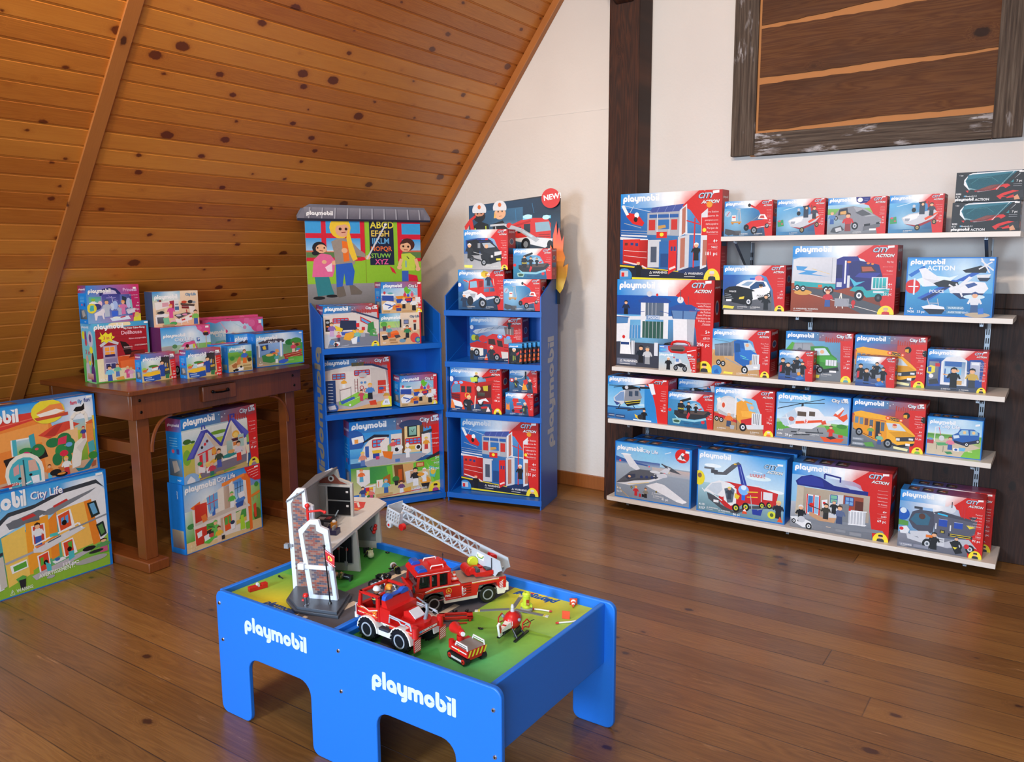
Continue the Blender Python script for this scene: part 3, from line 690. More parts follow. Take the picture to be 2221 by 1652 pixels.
m = MB('20262e'); P = [(0.045, 1.30), (.045, 1.925), (.19, 1.955), (.62, 2.0), (.675, 2.005), (.675, 1.30)]
m.prism(P, .326, .331, 'y')
A = Art(.66 / .70); A.run(FIRE_CARD)
def fire_fn(u, v, l):
    return (.035 + u / 100 * .64, .3255 - l * 3e-5, 1.955 + .05 * u / 100 - v / 100 * (.44 + .04 * u / 100) - .012)
m.art(A, fire_fn); m.build('header_card', CARD, D2, smooth=False)
m = MB('dfe2e8')
for cx, cz, r in ((.112, 1.912, .050), (.258, 1.924, .048)):
    m.prism([(cx + r * math.cos(a), cz + r * math.sin(a)) for a in [-.35 + 3.84 * i / 16 for i in range(17)]], .3215, .3255, 'y')
    m.prism([(cx + .012 * math.cos(a), cz + .02 + .014 * math.sin(a)) for a in [PI * i / 5 for i in range(10)]], .321, .3215, 'y', 'd86a2a'); m.color('dfe2e8')
m.build('helmet_cutout', CARD, D2, smooth=False)
m = MB('d6302a'); m.cyl((.617, .300, 1.975), (.617, .306, 1.975), .062, n=32)
A = Art(1); A.text(13, 62, 27, 'W', 'NEW!', bold=.03, rot=.14); m.art(A, lambda u, v, l: (.555 + u / 100 * .124, .2995, 2.037 - v / 100 * .124)); m.build('round_badge', CARD, D2, smooth=False)
m = MB('f08a4a')
fl = [(a, b + .04) for a, b in [(.62, 1.40), (.60, 1.55), (.615, 1.64), (.635, 1.60), (.632, 1.70), (.655, 1.79), (.66, 1.70), (.672, 1.75), (.69, 1.66), (.705, 1.70), (.70, 1.60), (.715, 1.56), (.70, 1.50), (.735, 1.52), (.725, 1.44), (.70, 1.36), (.68, 1.33)]]
m.prism(fl, .305, .310, 'y'); A = Art(1); A.grid(0, 0, 100, 100, ['f4a070', 'f07850', 'f8d040', 'f8c030'])
m.add([(x, .3045, z) for x, z in fl], [tuple(range(len(fl)))], [[tuple(np.array(hx('f7cf3a')) * (1 - t) + np.array(hx('ee5a4a')) * t) for t in [min(1, max(0, (z - 1.36) / .38)) for x, z in fl]]])
m.build('flame_cutout', CARD, D2, smooth=False)

# ------------------------------------------------------------------ antique table
T = empty('wooden_console_table', 'old red-brown wooden table with a small drawer, standing in front of the boarded slope', 'table', (-3.80, 2.22, 0), math.radians(92.5))
# local frame: x along the front (away from the camera), y towards the slope, z up
TL = 1.215; TD = .80
m = MB(); m.box(0, 0, .93, TL, TD, .955); o = m.build('table_top', TABLEW, T, bevel=.004)
m = MB(); m.box(.03, .03, .80, TL - .05, .055, .93); m.box(.03, TD - .06, .80, TL - .05, TD - .03, .93); m.box(.03, .055, .80, .055, TD - .06, .93); m.box(TL - .075, .055, .80, TL - .05, TD - .06, .93)
m.build('apron', TABLEW, T, bevel=.003)
dr = None
m = MB(); m.box(.44, .012, .835, .66, .03, .918); dr = m.build('drawer', TABLEW, T, bevel=.003)
m = MB('K'); m.tube([(.50, .012, .885), (.505, -.006, .882), (.55, -.012, .88), (.595, -.006, .882), (.60, .012, .885)], .005); m.ball((.50, .008, .885), .009); m.ball((.60, .008, .885), .009); m.build('handle', METAL, dr)
for x in (.10, TL - .12):
    for y0 in (.055, TD - .125):
        m = MB(); m.box(x - .035 if x < .5 else x - .035, y0, .055, x + .035, y0 + .07, .80 if y0 < .1 else .80); m.build('leg', TABLELEG, T, bevel=.003)
    m = MB(); m.box(x - .06, .0, 0, x + .06, TD - .02, .055); m.build('sledge_foot', TABLELEG, T, bevel=.006)
    m = MB(); m.box(x - .02, .125, .60, x + .02, TD - .125, .665); m.build('side_rail', TABLELEG, T, bevel=.003)
for x in (.08, .085, TL - .12, TL - .105):
    pass
m = MB('2a2522')
for x, z in ((.075, .898), (.08, .838), (TL - .115, .898), (TL - .105, .838)): m = MB('2a2522'); m.ball((x, .03, z), .008, sc=(1, .6, 1)); m.build('bolt_head', METAL, T)
for xa, xb, sg in ((.135, .26, 1), (TL - .155, TL - .29, -1)):
    m = MB(); pts = [(xa + (xb - xa) * (1 - math.cos(t * PI / 2)), .045, .62 + .175 * math.sin(t * PI / 2)) for t in [i / 8 for i in range(9)]]
    m.tube(pts, .009, 6); m.build('bent_brace', TABLELEG, T)

# ------------------------------------------------------------------ blue play table (two joined bays)
PT = empty('play_table', 'low blue play table with two green playing fields, in the middle of the floor', 'play table', (-1.785, 2.0, 0))
X0, X1, Y0, Y1 = -2.40 + 1.785, -1.175 + 1.785, 1.665 - 2.0, 2.345 - 2.0
XS = -1.82 + 1.785; TT = .455; th = .018
def arch_panel(y0, y1):
    """outline in x,z with two arched cut-outs"""
    r = .03
    def arc(cx, cz, rr, a0, a1, n=5): return [(cx + rr * math.cos(math.radians(a0 + (a1 - a0) * i / n)), cz + rr * math.sin(math.radians(a0 + (a1 - a0) * i / n))) for i in range(n + 1)]
    P = []
    P += arc(X0 + .03, TT - .03, .03, 180, 90) + arc(X1 - .03, TT - .03, .03, 90, 0)
    def foot(xr, xl): return arc(xr - .03, .03, .03, 0, -90) + arc(xl + .03, .03, .03, 270, 180)
    def arch(xr, xl, top=.245): return arc(xr - .05, top - .05, .05, 0, 90) + arc(xl + .05, top - .05, .05, 90, 180)
    P += foot(X1, -1.335 + 1.785) + arch(-1.335 + 1.785, -1.64 + 1.785) + foot(-1.64 + 1.785, -1.93 + 1.785) + arch(-1.93 + 1.785, -2.24 + 1.785) + foot(-2.24 + 1.785, X0)
    m = MB(); m.prism(P, y0, y1, 'y'); return m
fp = arch_panel(Y0, Y0 + th).build('front_panel', TBLUE, PT, bevel=.004, seg=3)
arch_panel(Y1 - th, Y1).build('back_panel', TBLUE, PT, bevel=.004, seg=3)
m = MB(); m.box(X1 - .055, Y0 + th, .235, X1 - .037, Y1 - th, TT - .006); m.build('end_panel', TBLUE, PT, bevel=.003)
m = MB(); m.box(X0 + .0, Y0 + th, .235, X0 + .018, Y1 - th, TT - .004); m.build('end_panel', TBLUE, PT, bevel=.003)
m = MB(); m.box(XS - .012, Y0 + th, .235, XS + .006, Y1 - th, TT - .002); m.box(XS + .006, Y0 + th, .235, XS + .024, Y1 - th, TT - .017); m.build('divider', TBLUE, PT, bevel=.003)
# screws
for x, z in ((-2.381, .409), (-2.372, .276), (-1.793, .395), (-1.787, .262), (-1.201, .39), (-1.197, .253)):
    m = MB('c9ccd0'); m.cyl((x + 1.785, Y0 - .003, z), (x + 1.785, Y0, z), .0055, .007, 14)
    m.cyl((x + 1.785, Y0 - .0032, z), (x + 1.785, Y0 - .003, z), .0025, n=8, c='K'); m.build('screw', METAL, fp)
for lx, lz, w in ((-2.248, .345, .31), (-1.653, .325, .323)):
    A = Art(1); V, F, ww = LOGO; s_ = w / ww; m = MB(); A.v = [(q[0] * s_, q[1] * s_, q[2]) for q in V]; A.f = [tuple(f) for f in F]; A.c = [hx('d7e7f5')] * len(F)
    m.art(A, lambda u, v, l: (lx + 1.785 + u, Y0 - .0005 - l * 3e-5, lz + v)); m.build('lettering', CARD, PT, smooth=False)
# playing fields: printed mats
ML = '''
g 0 0 100 100 3c9038 3a8a36 5a5b62 bfc23a;b 0 40 62 100 48a040 3f963a d8c83a a8c040 34 92 26 ecd834;b 0 0 62 60 3c9038 3a8e38 3f983c 6ab044 10 60 20 58a844
p 5d5c64 62 0 100 0 100 100 50 100 51 92 60 88 61 66;p e3d2bd 76 66 81 66 81 80 76 80;p e3d2bd 68 18 72 18 72 38 68 38;l e3d2bd .7 62 100 61.5 60;p e6dccb 67 93 70 93 70 96 67 96
l c2cc3a 1.1 98.6 100 98.6 0
'''
A = Art(.56 / .64); A.run(ML); A.text(31, 94.5, 4.6, '1f4f9c', 'playmobil', shear=.3, bold=.05)
m = MB('4a9a40'); xl0, xl1 = X0 + .018, XS - .012; m.box(xl0, Y0 + th, .415, xl1, Y1 - th, .43)
m.art(A, lambda u, v, l: (xl0 + u / 100 * (xl1 - xl0), Y1 - th - v / 100 * (Y1 - Y0 - 2 * th), .4302 + l * 2e-5)); m.build('playing_field', MATTE, PT, smooth=False)
MR = '''
b 36 0 100 100 a8c23e b8cc44 5cc684 4fb45e 58 2 34 f6d824;b 38 40 100 100 7ab83a 9ac440 5ccb88 4cb060 70 76 26 6ad07c
p 5d5c64 0 0 38.5 0 38.3 60 34 84 30 100 0 100;p e3d2bd 22 36 26 36 26 56 22 56;p 46923e 0 78 12 80 20 92 18 100 0 100;p 58b456 38 86 50 80 60 88 56 98 34 100 32 94
'''
A = Art(.62 / .64); A.run(MR)
for i in (0,): A.glyphs(*text_polys('playmobil', .3, .05)[:2], 72.5, 2.4, 7.4, '20559f', PI)
for x, c in ((53, 'd83a3a'), (56, '2a62b0'), (50, '2a62b0')): A.ell(x, 1.6, 1.6, 1.0, c, 8)
xr0, xr1 = XS + .024, X1 - .055
m = MB('5aa848'); m.box(xr0, Y0 + th, .405, xr1, Y1 - th, .42)
m.art(A, lambda u, v, l: (xr0 + u / 100 * (xr1 - xr0), Y1 - th - v / 100 * (Y1 - Y0 - 2 * th), .4202 + l * 2e-5)); m.build('playing_field', MATTE, PT, smooth=False)
MAT_L = .4303; MAT_R = .4203
# ------------------------------------------------------------------ artwork of every kind of box
ARTS = {}
ARTS['fire_station'] = '''
g 0 12 100 100 1b63b4 0b3f8c 1c2440 1c3d78;b 0 12 90 70 1667bb 0e4fa0 16305e 12509c 60 14 60 5aa4dc
ca 13 37 88 Fire Station|Caserne de|pompiers avec|hélicoptère|Parque de|Bomberos|4+|9462|181 pc
p 1a2033 0 82 86 96 86 100 0 100;p e0c926 0 83 60 90 60 91 0 85;p e8dc30 13 97.5 88 99.5 88 100 13 100
p 4456a0 33 17 64 14 60 22 29 23;l 7d8cc8 .4 40 17 37 23;l 7d8cc8 .4 48 16 45 23;l 7d8cc8 .4 56 15 53 22
p a9aeb8 28 23 60 22 60 50 28 48;p dde1e8 60 21 67 14 68 47 60 51;p b5705c 62.5 20 66 17 66 46 62.5 49
r 30 25 59 29 2a5fa8;l dde1e8 .6 38 24 38 48;l dde1e8 .6 50 24 50 48;r 29.5 31 36 43 c8322c;r 52 31 58 43 c8322c;r 39 31 50 42 2f6fb5;p c89a50 39 38 46 37 47 40 39 42
r 37.5 45 48 52 d6231f;e 42.7 48 2 2.2 Y;l dde1e8 1.4 1 48 28 50;l aeb4bf .5 1 42 28 44;l aeb4bf .5 1 45 28 47
p dde1e8 0 50 29 53 29 56 0 53;g 3 53 21 82 d6322a d6322a b81e1a b81e1a;g 20 54 29 86 c8241f a81a16 a01814 b81e1a
r 5 57 8 60 6a2a2a;r 11 57 14 60 2a3f80;r 16 57.5 19 61 2a3f80;l f0f0f0 .35 4 66 28 68;l f0f0f0 .35 4 72 28 75;l f3d8d8 1.4 4 79 19 83;l f3d8d8 1.4 23 84 28 87
r 29 54 42 86 c9ced6;r 32 62 38 80 4a5568;r 40.5 56 51 88 2a6aae;r 42 70 50 86 1e4a86;p d6231f 50 55 58 54 58 88 50 94;r 52 62 54 67 2a3f80;r 55 62 57 67 2a3f80;l f3d8d8 2 51 88 57 85
p c9ced6 59 51 70 49 70 86 59 90;p b5705c 61.5 53 66 52 66 85 61.5 87;p 3a78bc 70 50 82 50 82 84 70 86;l dde1e8 1.2 66 48 86 49
l d6231f 1.3 75 30 74.5 86;l d6231f 1 67 33 81 38;f 77 78 20 K K e8e8ea
p dde1e8 81 26 87 20 87 85 81 88;r 81.5 30 87 50 d6231f;e 84.2 44 1.8 2.2 Y;p b5705c 83 55 87 55 87 83 83 84;e 88.3 16 2.8 = e89a2a
p d6231f 8 22 18 24 25 34 23 38 13 35 6 26;p f0f0f0 1 14 4 13 9 24 6 25;l c8d8ea .5 2 13 32 22;l c8d8ea .6 14 14 10 22;e 17 25 2.4 3.2 W;e 16 30 2 3 K;l 9aa8b8 .7 4 34 22 40
f 19.5 97 19 K K d6231f;e 5 96 8 9 3c8fd0;r 1 90 9 97 c8ccd4;r 2 92 5 97 d6231f
warn 31 93 2.6;warn 66 94 2.6;badge d8d8d8 2b2f38
'''
ARTS['police_hq'] = '''
g 0 14 100 100 0d4fae 0f6ac0 2a2f3e 3a3f4e;b 0 40 92 72 4a9ad8 3a8ad0 3a4560 5a6578 30 60 40 7ac0e8
ca 14 38 86 Police Headquarters|with Prison|Commissariat|de Police|avec Prison|Comisaría de|Policía con|Prisión|5+|6919|256 pc
g 0 72 84 100 3a3e4c 4a4e5c 2c303c 3a3e4c;p 2a4f9c 23 24 30 19 52 20 58 24 55 26 24 26;e 35 16 3 3.2 d0d4dc;e 43 17 1.2 1.6 d6231f
r 26 26 31 66 e6e9ee;r 50 26 55 66 e6e9ee;r 31 26 50 42 5a6a80;l c9ced6 .5 34 26 34 42;l c9ced6 .5 38 26 38 42;l c9ced6 .5 42 26 42 42
p dfe3ea 14 42 70 40 70 44 14 46;l 2a4f9c .5 13 38 30 36;l 2a4f9c .5 46 35 58 38;r 32 40 46 45 7f9cc4;t 34 44 3 e8ecf4 POLICE
r 28 47 50 66 2e5a50;l c9ced6 .4 31 47 31 66;l c9ced6 .4 35 47 35 66;l c9ced6 .4 39 47 39 66;l c9ced6 .4 43 47 43 66;l c9ced6 .4 47 47 47 66
r 12 52 26 67 4a90c8;l dde1e8 .4 14 52 14 67;l dde1e8 .4 17 52 17 67;l dde1e8 .4 20 52 20 67;l dde1e8 .4 23 52 23 67
p 2a4f9c 56 31 64 27 78 27 87 32 86 34 56 33;p 5f86b8 58 34 84 34 82 43 60 43;l 1c3a78 .8 58 34 60 43;l 1c3a78 .8 84 34 82 43;l 1c3a78 .8 70 34 70 43
p e9ebf0 60 43 82 43 81 76 61 76;p b8bcc6 74 43 82 43 81 76 75 76;e 67 22 3.2 = dfe3ea;l 4a5568 .6 67 11 67 22;l 4a5568 .5 75 18 75 28;e 68 12 1 1 d6231f
p e9ebf0 0 41 15 42 14 70 0 72;p 4f82b8 0 43 13 43 12 50 0 51;l 1c3a78 .7 0 43 14 43;f 10 40 16 1a2a4a K K
p f0f2f5 5 68 15 68 16 86 4 86;r 5 72 14 75 1e3c7a;e 8 66 1.6 2 d6231f;r 16 70 20 86 dfe3ea;l 6a7080 .4 17 70 17 86;l 6a7080 .4 19 70 19 86;r 41 71 45 86 dfe3ea
f 27 95 20 16202e K K;f 34 96 20 c9ccd0 9a9da2 6a6a6a;r 1 91 22 98 6d7486;warn 4 95 2.6;badge 2a2018 2b2f38
'''
ARTS['crane'] = '''
g 0 16 100 100 58b0e6 2a74b4 33445a 3f6a94;b 0 16 80 100 5ab0e0 2a74b4 2c3a50 4a7aa8 25 60 45 8ac0e0
ca 17 42 84 Fire Crane|Porteur avec véhicule|et bras télescopique|Elevador|4+|9465|47 pc
l b8bec8 1.6 24 22 34 24;l b8bec8 1.8 32 24 36 62;l b8bec8 1.4 29 26 28 62;e 8 36 7 9 a9c8e0;l d6231f 1.2 5 42 11 30;r 16 40 25 56 ece9e2;r 17 44 24 47 d6231f
p d29a4e 14 58 36 58 36 62 14 62;r 16 62 20 66 b47a34;r 30 62 34 66 b47a34;p d6231f 52 14 56 12 88 34 84 38;e 52 13 3 5 2a2d34;l 8a9098 1.2 55 60 76 40
p d6231f 42 70 56 58 84 54 90 66 88 74 58 82 44 78;p f0f0f2 70 52 74 40 84 40 90 54;p c8423a 73 50 76 43 82 43 84 51;l f0f0f2 1 60 78 90 72;w 47 76 6.5 K K;w 63 84 8 9aa2ab;w 89 72 5
g 20 84 36 98 55585e 6a6e74 3a3d42 4a4d52;p 4a4d52 3 78 22 84 26 92 10 98 2 92;warn 33 95 2.8;warn 63 95 2.8
'''
ARTS['amphi'] = '''
g 0 16 100 100 62b6e8 3a86c4 3d4f66 3f86b8;b 0 20 80 90 6ab8e8 3a86c4 2c5a84 2a74aa 30 70 40 a0d0ea
ca 17 42 80 Amphibious Truck|Véhicule amphibie|et bandit|Camión anfibio|5+|9364|49 pc
p 3f9a5c 2 60 14 56 16 74 3 76;e 6 60 3 2.6 d6506a;e 12 68 2 2 d6506a;l c8e4f4 1.2 14 30 50 18
p c9cdd6 24 60 38 50 60 46 84 40 90 50 80 66 50 80 30 76;p eceef2 26 60 40 52 58 50 52 62 34 70;p 9a2430 30 76 52 80 84 62 88 56 86 66 54 86;p e8542a 66 62 92 44 90 50 68 68
e 46 40 4 6 K;e 46 30 2.8 4 c8ccd4;r 56 24 66 52 2f3a4c;p 23262c 54 20 68 18 66 24 56 25;e 62 26 2.4 3.6 S;l 5a4030 1.4 72 18 74 40;f 78 56 34 3a4250 2a3038 3a2418;p 9aa2b0 30 62 40 62 38 70 31 68
w 54 86 6 c8a860;w 84 72 5 c8a860;l e8edf4 .8 36 70 56 60;r 28 90 40 94 2e6f9e;warn 28 95 2.6
'''
ARTS['greycar'] = '''
g 0 15 100 100 9ad0ee bcd8ea 6e7076 8a8c90;g 0 30 80 46 7ab85c 8ac46a 8ab46a 6aa84c
ca 16 40 84 Tactical Unit|undercover car|Voiture banalisée|avec policiers|Patrulla SWAT|encubierta|5+|9361|43 pc
p 1a1a7a 48 0 72 0 72 8 66 16 56 18 49 12;e 55 8 4.6 6 W;l 9ab0e8 .5 62 6 69 6;l 9ab0e8 .5 62 10 68 10
p 8a8d96 11 48 22 28 44 24 62 30 84 52 92 60 90 82 60 92 44 92 40 66 20 60;p a4a7b0 44 26 62 30 82 52 66 54 52 44;p 2a3040 20 32 34 28 36 46 18 48;p d8a860 22 38 32 36 33 46 22 46;p 55585f 48 42 60 34 76 48 60 52
w 48 78 7 c8ccd4;w 15 56 4 c8ccd4;p 6a6d75 62 80 90 72 90 82 62 92;r 73 86 84 91 W;p 1e2026 64 74 74 72 74 78 64 80;p 1e2026 84 70 91 68 90 74 84 75
f 8 72 34 5a86c0 3a62a8 c9b088;f 36 92 50 c83030 8a3a3a 3a2418;p 4a4e56 10 82 24 76 30 88 18 97 6 94;p c9ccd2 14 84 24 80 26 90 16 94;warn 45 96 2.6
'''
ARTS['rc'] = '''
g 0 0 100 100 15181f 0d1016 0c0e13 12151b;g 30 0 100 10 4a5a70 2a3444 15181f 1d2430
p e8edf2 12 26 19 8 24 4 95 1 92 14 84 30 70 50 52 64 34 68 20 60 12 42;g 17 10 84 40 1e5a74 2f7f94 2c8a96 1b5f78;p 1f6f84 14 30 18 12 24 8 88 4 84 20 70 42 50 58 32 60 19 52;p 12161d 88 4 96 3 70 62 40 78 60 64
p d6231f 15 62 34 60 52 46 76 44 80 50 72 60 40 66 18 68;p f05038 34 60 52 48 62 47 48 60;e 24 66 5 7 1a1a1f;e 68 60 5 7 1a1a1f;l 9fe0e4 .4 22 40 34 22;l 9fe0e4 .4 34 22 52 20;l 9fe0e4 .4 52 20 62 36;l e8edf2 .9 84 4 60 62
p d6231f 61 84 70 74 84 66 96 70 98 80 88 90 66 94;p 1a1a1f 70 84 84 74 90 76 76 88;e 72 92 4 5 0a0a0c;e 92 82 4 6 0a0a0c;p 2a2a2e 84 74 98 66 100 90 88 96;p d89a74 86 88 91 80 95 96 87 98
r 2 8 13 13 0a0c10;t 4 12 4 d8dce2 ▸ App;t 1 76 6 W 9090;t 1 84 5 W 6-12;t 13 83 5 5ab0e0 ✱;t 15.5 83 4.5 d8dce2 Bluetooth 4.2;o 0 96 28;t 30 97 8 W ACTION;tr 96 39 7 e8e8ea 7 pc;l 8a8e96 .8 84 46 96 46;l 8a8e96 .8 84 52 96 52
r 91 3 98 8 f0f0f0
'''
ARTS['cruiser'] = '''
g 0 16 100 100 1a3f94 3a78bc 6a6e78 3a4560;b 0 20 80 70 1f56b0 3a78c0 5a78a0 2a4f90 48 30 30 7ab4e4
ca 17 42 84 Police Cruiser|Voiture de Police|Auto de Policía|4+|5673|30 pc
g 0 68 80 100 5a5e68 6a6e76 5a5e66 4a4e58;p f0f1f4 22 44 34 34 54 30 70 36 77 52 76 64 60 74 46 78 36 60 22 58;p 15171c 2 56 10 48 24 46 46 52 58 60 46 82 36 88 4 80
p 15171c 56 70 77 56 78 64 76 72 60 78;p f0f1f4 48 58 76 52 76 66 50 74;p 2a4f80 44 48 54 36 66 36 70 46 46 54;p 88a8c8 30 44 40 36 50 36 42 46;e 62 46 3 4 S;e 62 44 3.4 3 K
r 44 28 52 32 1e5ad0;r 53 27 66 33 e82840;e 58 28 6 6 f08a98;t 56 69 4.5 15171c POLICE;t 11 60 3.5 f0f1f4 POLICE;l 9aa2ab .7 4 64 14 66;l 9aa2ab .7 4 68 16 70;l 9aa2ab .7 4 72 18 74;r 6 76 15 81 e8ecf0;p e8d040 28 71 36 69 35 75 27 76
w 43 81 7 dfe3ea;w 75 66 4 dfe3ea;f 71 98 34 16181e 16181e K;p e8dc50 2 90 20 92 18 98 1 96;warn 25 94 2.6;warn 46 94 2.6;badge 2a2620 2a2620
'''
ARTS['bigrig'] = '''
g 0 12 100 60 58b0e4 8accee b06a4a 9a5a3a;b 0 12 90 58 2a96dc 6ac0ec e0cfc0 d8d0c8 56 16 50 ffffff;g 0 56 100 100 a84a22 8a3a1c 6a3a2a 8a3a18
ca 13 36 87 Big Rig|Camion avec remorque|Tráiler|4+|9314|22 pc
p 50545c 0 66 40 78 70 100 88 100 96 92 50 70 8 60;l e8e4dc .5 2 66 88 98;e 12 70 9 4 d8a04a
p d2d6de 1 20 8 17 42 17 46 19 46 56 1 52;g 1 20 40 52 dde0e7 d2d5dd c4c8d2 cdd1da;l a6abb8 .5 40 18 40 54;p 4a9ad8 4 30 16 31 12 36 26 38 20 42 38 46 6 42 14 38 5 36;l e8c870 .4 20 34 38 42
p 2ea7ae 3 53 44 57 44 64 3 60;r 27 58 31 62 e06a28;w 6 63 3.2 e8ecf2;w 12 64 3.2 e8ecf2;w 35 66 4 e8ecf2;w 39 66 4 c8ccd4
p 2c2f86 44 20 50 16 64 16 66 22 66 54 56 62 44 66;p 23266e 56 24 66 22 84 28 88 46 88 62 72 66 60 62 56 50;p 3a3f9c 66 40 86 40 80 48 62 46;p 4a2a20 67 30 78 30 82 38 68 40;p b0583a 68 31 77 31 80 37 69 38;p 4fb8d8 57 46 64 54 72 52 62 60
r 44 28 50 48 1c1f5a;r 45 54 50 61 c9cde0;r 52 22 53.6 56 e6e9f0;r 55 44 57.5 62 d5d9e2;r 78 46 93 64 dfe3ea;g 79.5 47 91.5 62 2eb0b4 48c4c8 2a9aa0 2a9aa0;l dfe3ea .5 82 47 82 62;l dfe3ea .5 85 47 85 62;l dfe3ea .5 88 47 88 62
p 2ea7ae 58 66 62 60 70 60 74 66 95 62 94 72 74 76 70 70;w 67 73 5.5 e8ecf2;w 85 76 4 3a3a3e;r 80 66 90 69 d8dce2;e 56 24 2 1.6 e8842a;e 74 26 1.6 1.4 e8842a;e 78 27 1.4 1.2 e8842a
f 37 91 26 c83038 3a5aa0 9a4a2a;l e8e4d8 1 46 92 50 70;l e8e4d8 1 52 93 50 70;r 44 78 58 90 9a9ea8;l 8a9098 .8 56 80 60 92;e 62 84 2 4 c82a2a;r 61 84 63 92 c82a2a;warn 3 96 2.2;warn 15 96 2.2;badge c9b494 c83038
'''
ARTS['seaplane'] = '''
r 0 0 100 100 1478d2;g 1.5 2 98.5 50 3a9ae0 2a86d8 8ccdec a4d6ee;g 1.5 48 98.5 98 4aa6d6 2f8ccc 1f6fae 2a7cbc;b 40 2 98.5 60 3a9ae0 2a86d8 5ab0e0 6ab8e4 66 20 40 cfe8f6
p dff0f8 12 38 28 30 50 34 60 30 48 44 20 50;p 2a6fc8 2 30 20 14 22 18 6 34;p e6eaf2 14 20 22 18 40 36 38 48 22 50 18 30;p d4d8e2 20 36 44 40 60 48 46 54
p 2a5fc0 14 70 54 38 62 40 28 74;p 1d2f66 18 72 56 42 58 44 24 74;t 28 60 5 e8edf6 POLICE;p 2a5fc0 56 40 88 16 94 18 66 40;p 1c1f28 32 44 44 38 60 42 62 50 38 50;p 1c1f28 64 22 84 14 92 18 90 26 68 26
p e9ecf2 50 52 74 40 90 42 94 52 88 62 66 66 52 60;p 1c2f60 54 60 90 60 84 68 64 70;p 3a5a9a 68 46 78 42 82 46 72 52;p e4e8f0 60 48 72 32 76 34 64 50;l e2e5ec 2 58 44 66 66;l e2e5ec 2 52 58 68 46;l e2e5ec 2 50 46 66 60
l e2e5ec 1.6 84 2 94 26;l e2e5ec 1.6 82 20 96 8;l e2e5ec 1.6 84 6 98 22;p dfe3ea 80 30 96 28 92 38 82 38;p 26314a 81 34 96 34 92 40 84 40
l b8bec8 1 26 70 30 84;l b8bec8 1 38 70 40 84;l b8bec8 1 28 78 40 78;p e9ecf2 20 84 32 80 46 84 48 90 34 94 24 90;p 1c2436 22 88 48 88 44 96 30 97
e 8 50 9 12 d6231f;l e8ecf2 2 10 36 10 64;l e8ecf2 1.2 3 50 15 50;e 79 66 12 4 cfe8f4;f 80 94 36 dfe4ec 3a5a8a 2a4a8a;e 84 96 14 4 b8a890;p 3a78d0 84 86 90 84 91 94 85 95
r 49 82 68 88 5a90b8;r 49 90 68 95 5a90b8;t 51 87 3.4 d8e4ec WARNING:;t 51 94 3 d8e4ec AVERTISSEMENT:;o 4 12 40;t 24 22 8 W ACTION;t 6 90 4 W 4+;t 3.5 95 4 W 9436;t 15 95 4 W 33 pc;r 93 3 98 6 f4f4f4
'''
ARTS['dump'] = '''
g 0 16 100 50 5ab4e6 2a7cc4 7ab4d8 b8d4e4;g 0 46 100 100 d8b07a c8a070 b89060 c8a068
ca 17 42 82 Dump Truck|Camión|Tombereau|Camión|de Basura|4+|5665|11 pc
p c89a5c 0 60 8 40 16 46 24 70 0 80;l 5a7a94 .8 4 24 30 28;p 6e7480 4 34 34 28 40 22 38 58 6 60;g 5 36 33 58 8a909c 7a808c 5a606c 6a707c;l 9aa0aa 1 12 34 13 59;l 9aa0aa 1 20 32 21 59;l 9aa0aa 1 28 30 28 58
p 7f8590 32 28 42 22 44 34 36 60;p 1f62b4 38 26 44 22 62 24 66 50 66 74 58 82 40 68;p 2a74cc 46 40 66 42 78 50 78 62 66 66 50 62;p bcd4e4 55 28 66 28 74 42 58 44;e 61 33 3 4 S;p 17508f 40 30 48 30 50 48 41 50;l 62d0c8 1.2 50 56 60 60;l 62d0c8 1 54 62 64 64
r 70 52 82 76 dfe3e8;l 5a606c .8 72 54 72 74;l 5a606c .8 75 54 75 75;l 5a606c .8 78 54 78 75;p cfd3da 60 76 84 72 84 84 62 88;r 73 78 80 82 f4f4f4;w 58 87 7 dfe3e8;w 12 74 5 cfd3da;w 20 76 5 cfd3da;l 9aa0aa 1.6 24 64 50 78
e 8 92 10 12 3a86c8;p 1f62b4 4 94 10 88 14 98 5 99;p e8dc50 22 93 38 94 37 98 21 98;warn 44 96 2.4;warn 64 97 2.4;badge 2a2018 3a2a20
'''
ARTS['recycle'] = '''
g 0 15 100 100 7ac0e4 4a8ab8 7a808a 8a9098;g 0 60 86 100 7a8088 7a8088 6a7078 6a7078
cl 16 40 82 Green Recycling Truck|Camión de|Reciclaje Vert|Camión|de Reciclaje|4+|5679|27 pc
p 8f959c 8 24 40 22 44 28 42 54 8 52;p 5aa83a 0 40 10 22 14 24 8 52 2 54;r 14 26 38 44 9da3aa;l 6a7078 .6 26 24 26 50;e 22 38 3.5 4.5 6a7078;p 3e8e34 38 30 56 28 64 30 70 44 78 52 80 70 52 80 42 62
p cfe4ee 44 34 60 32 68 46 48 48;e 56 40 3 4 S;p 4aa83c 48 50 70 48 80 56 62 62 48 60;r 62 56 78 68 dfe3e8;l 4a5058 .6 66 56 66 68;l 4a5058 .6 70 56 70 68;l 4a5058 .6 74 56 74 68;p 2a2d33 52 78 80 70 82 78 60 84;r 68 78 78 82 f0f0f0
w 50 72 5 cfd3da;w 54 78 6 9aa2ab;warn 56 88 2.4;p e8dc50 42 88 54 89 53 95 42 94;badge c9b060 5aa0a8
'''
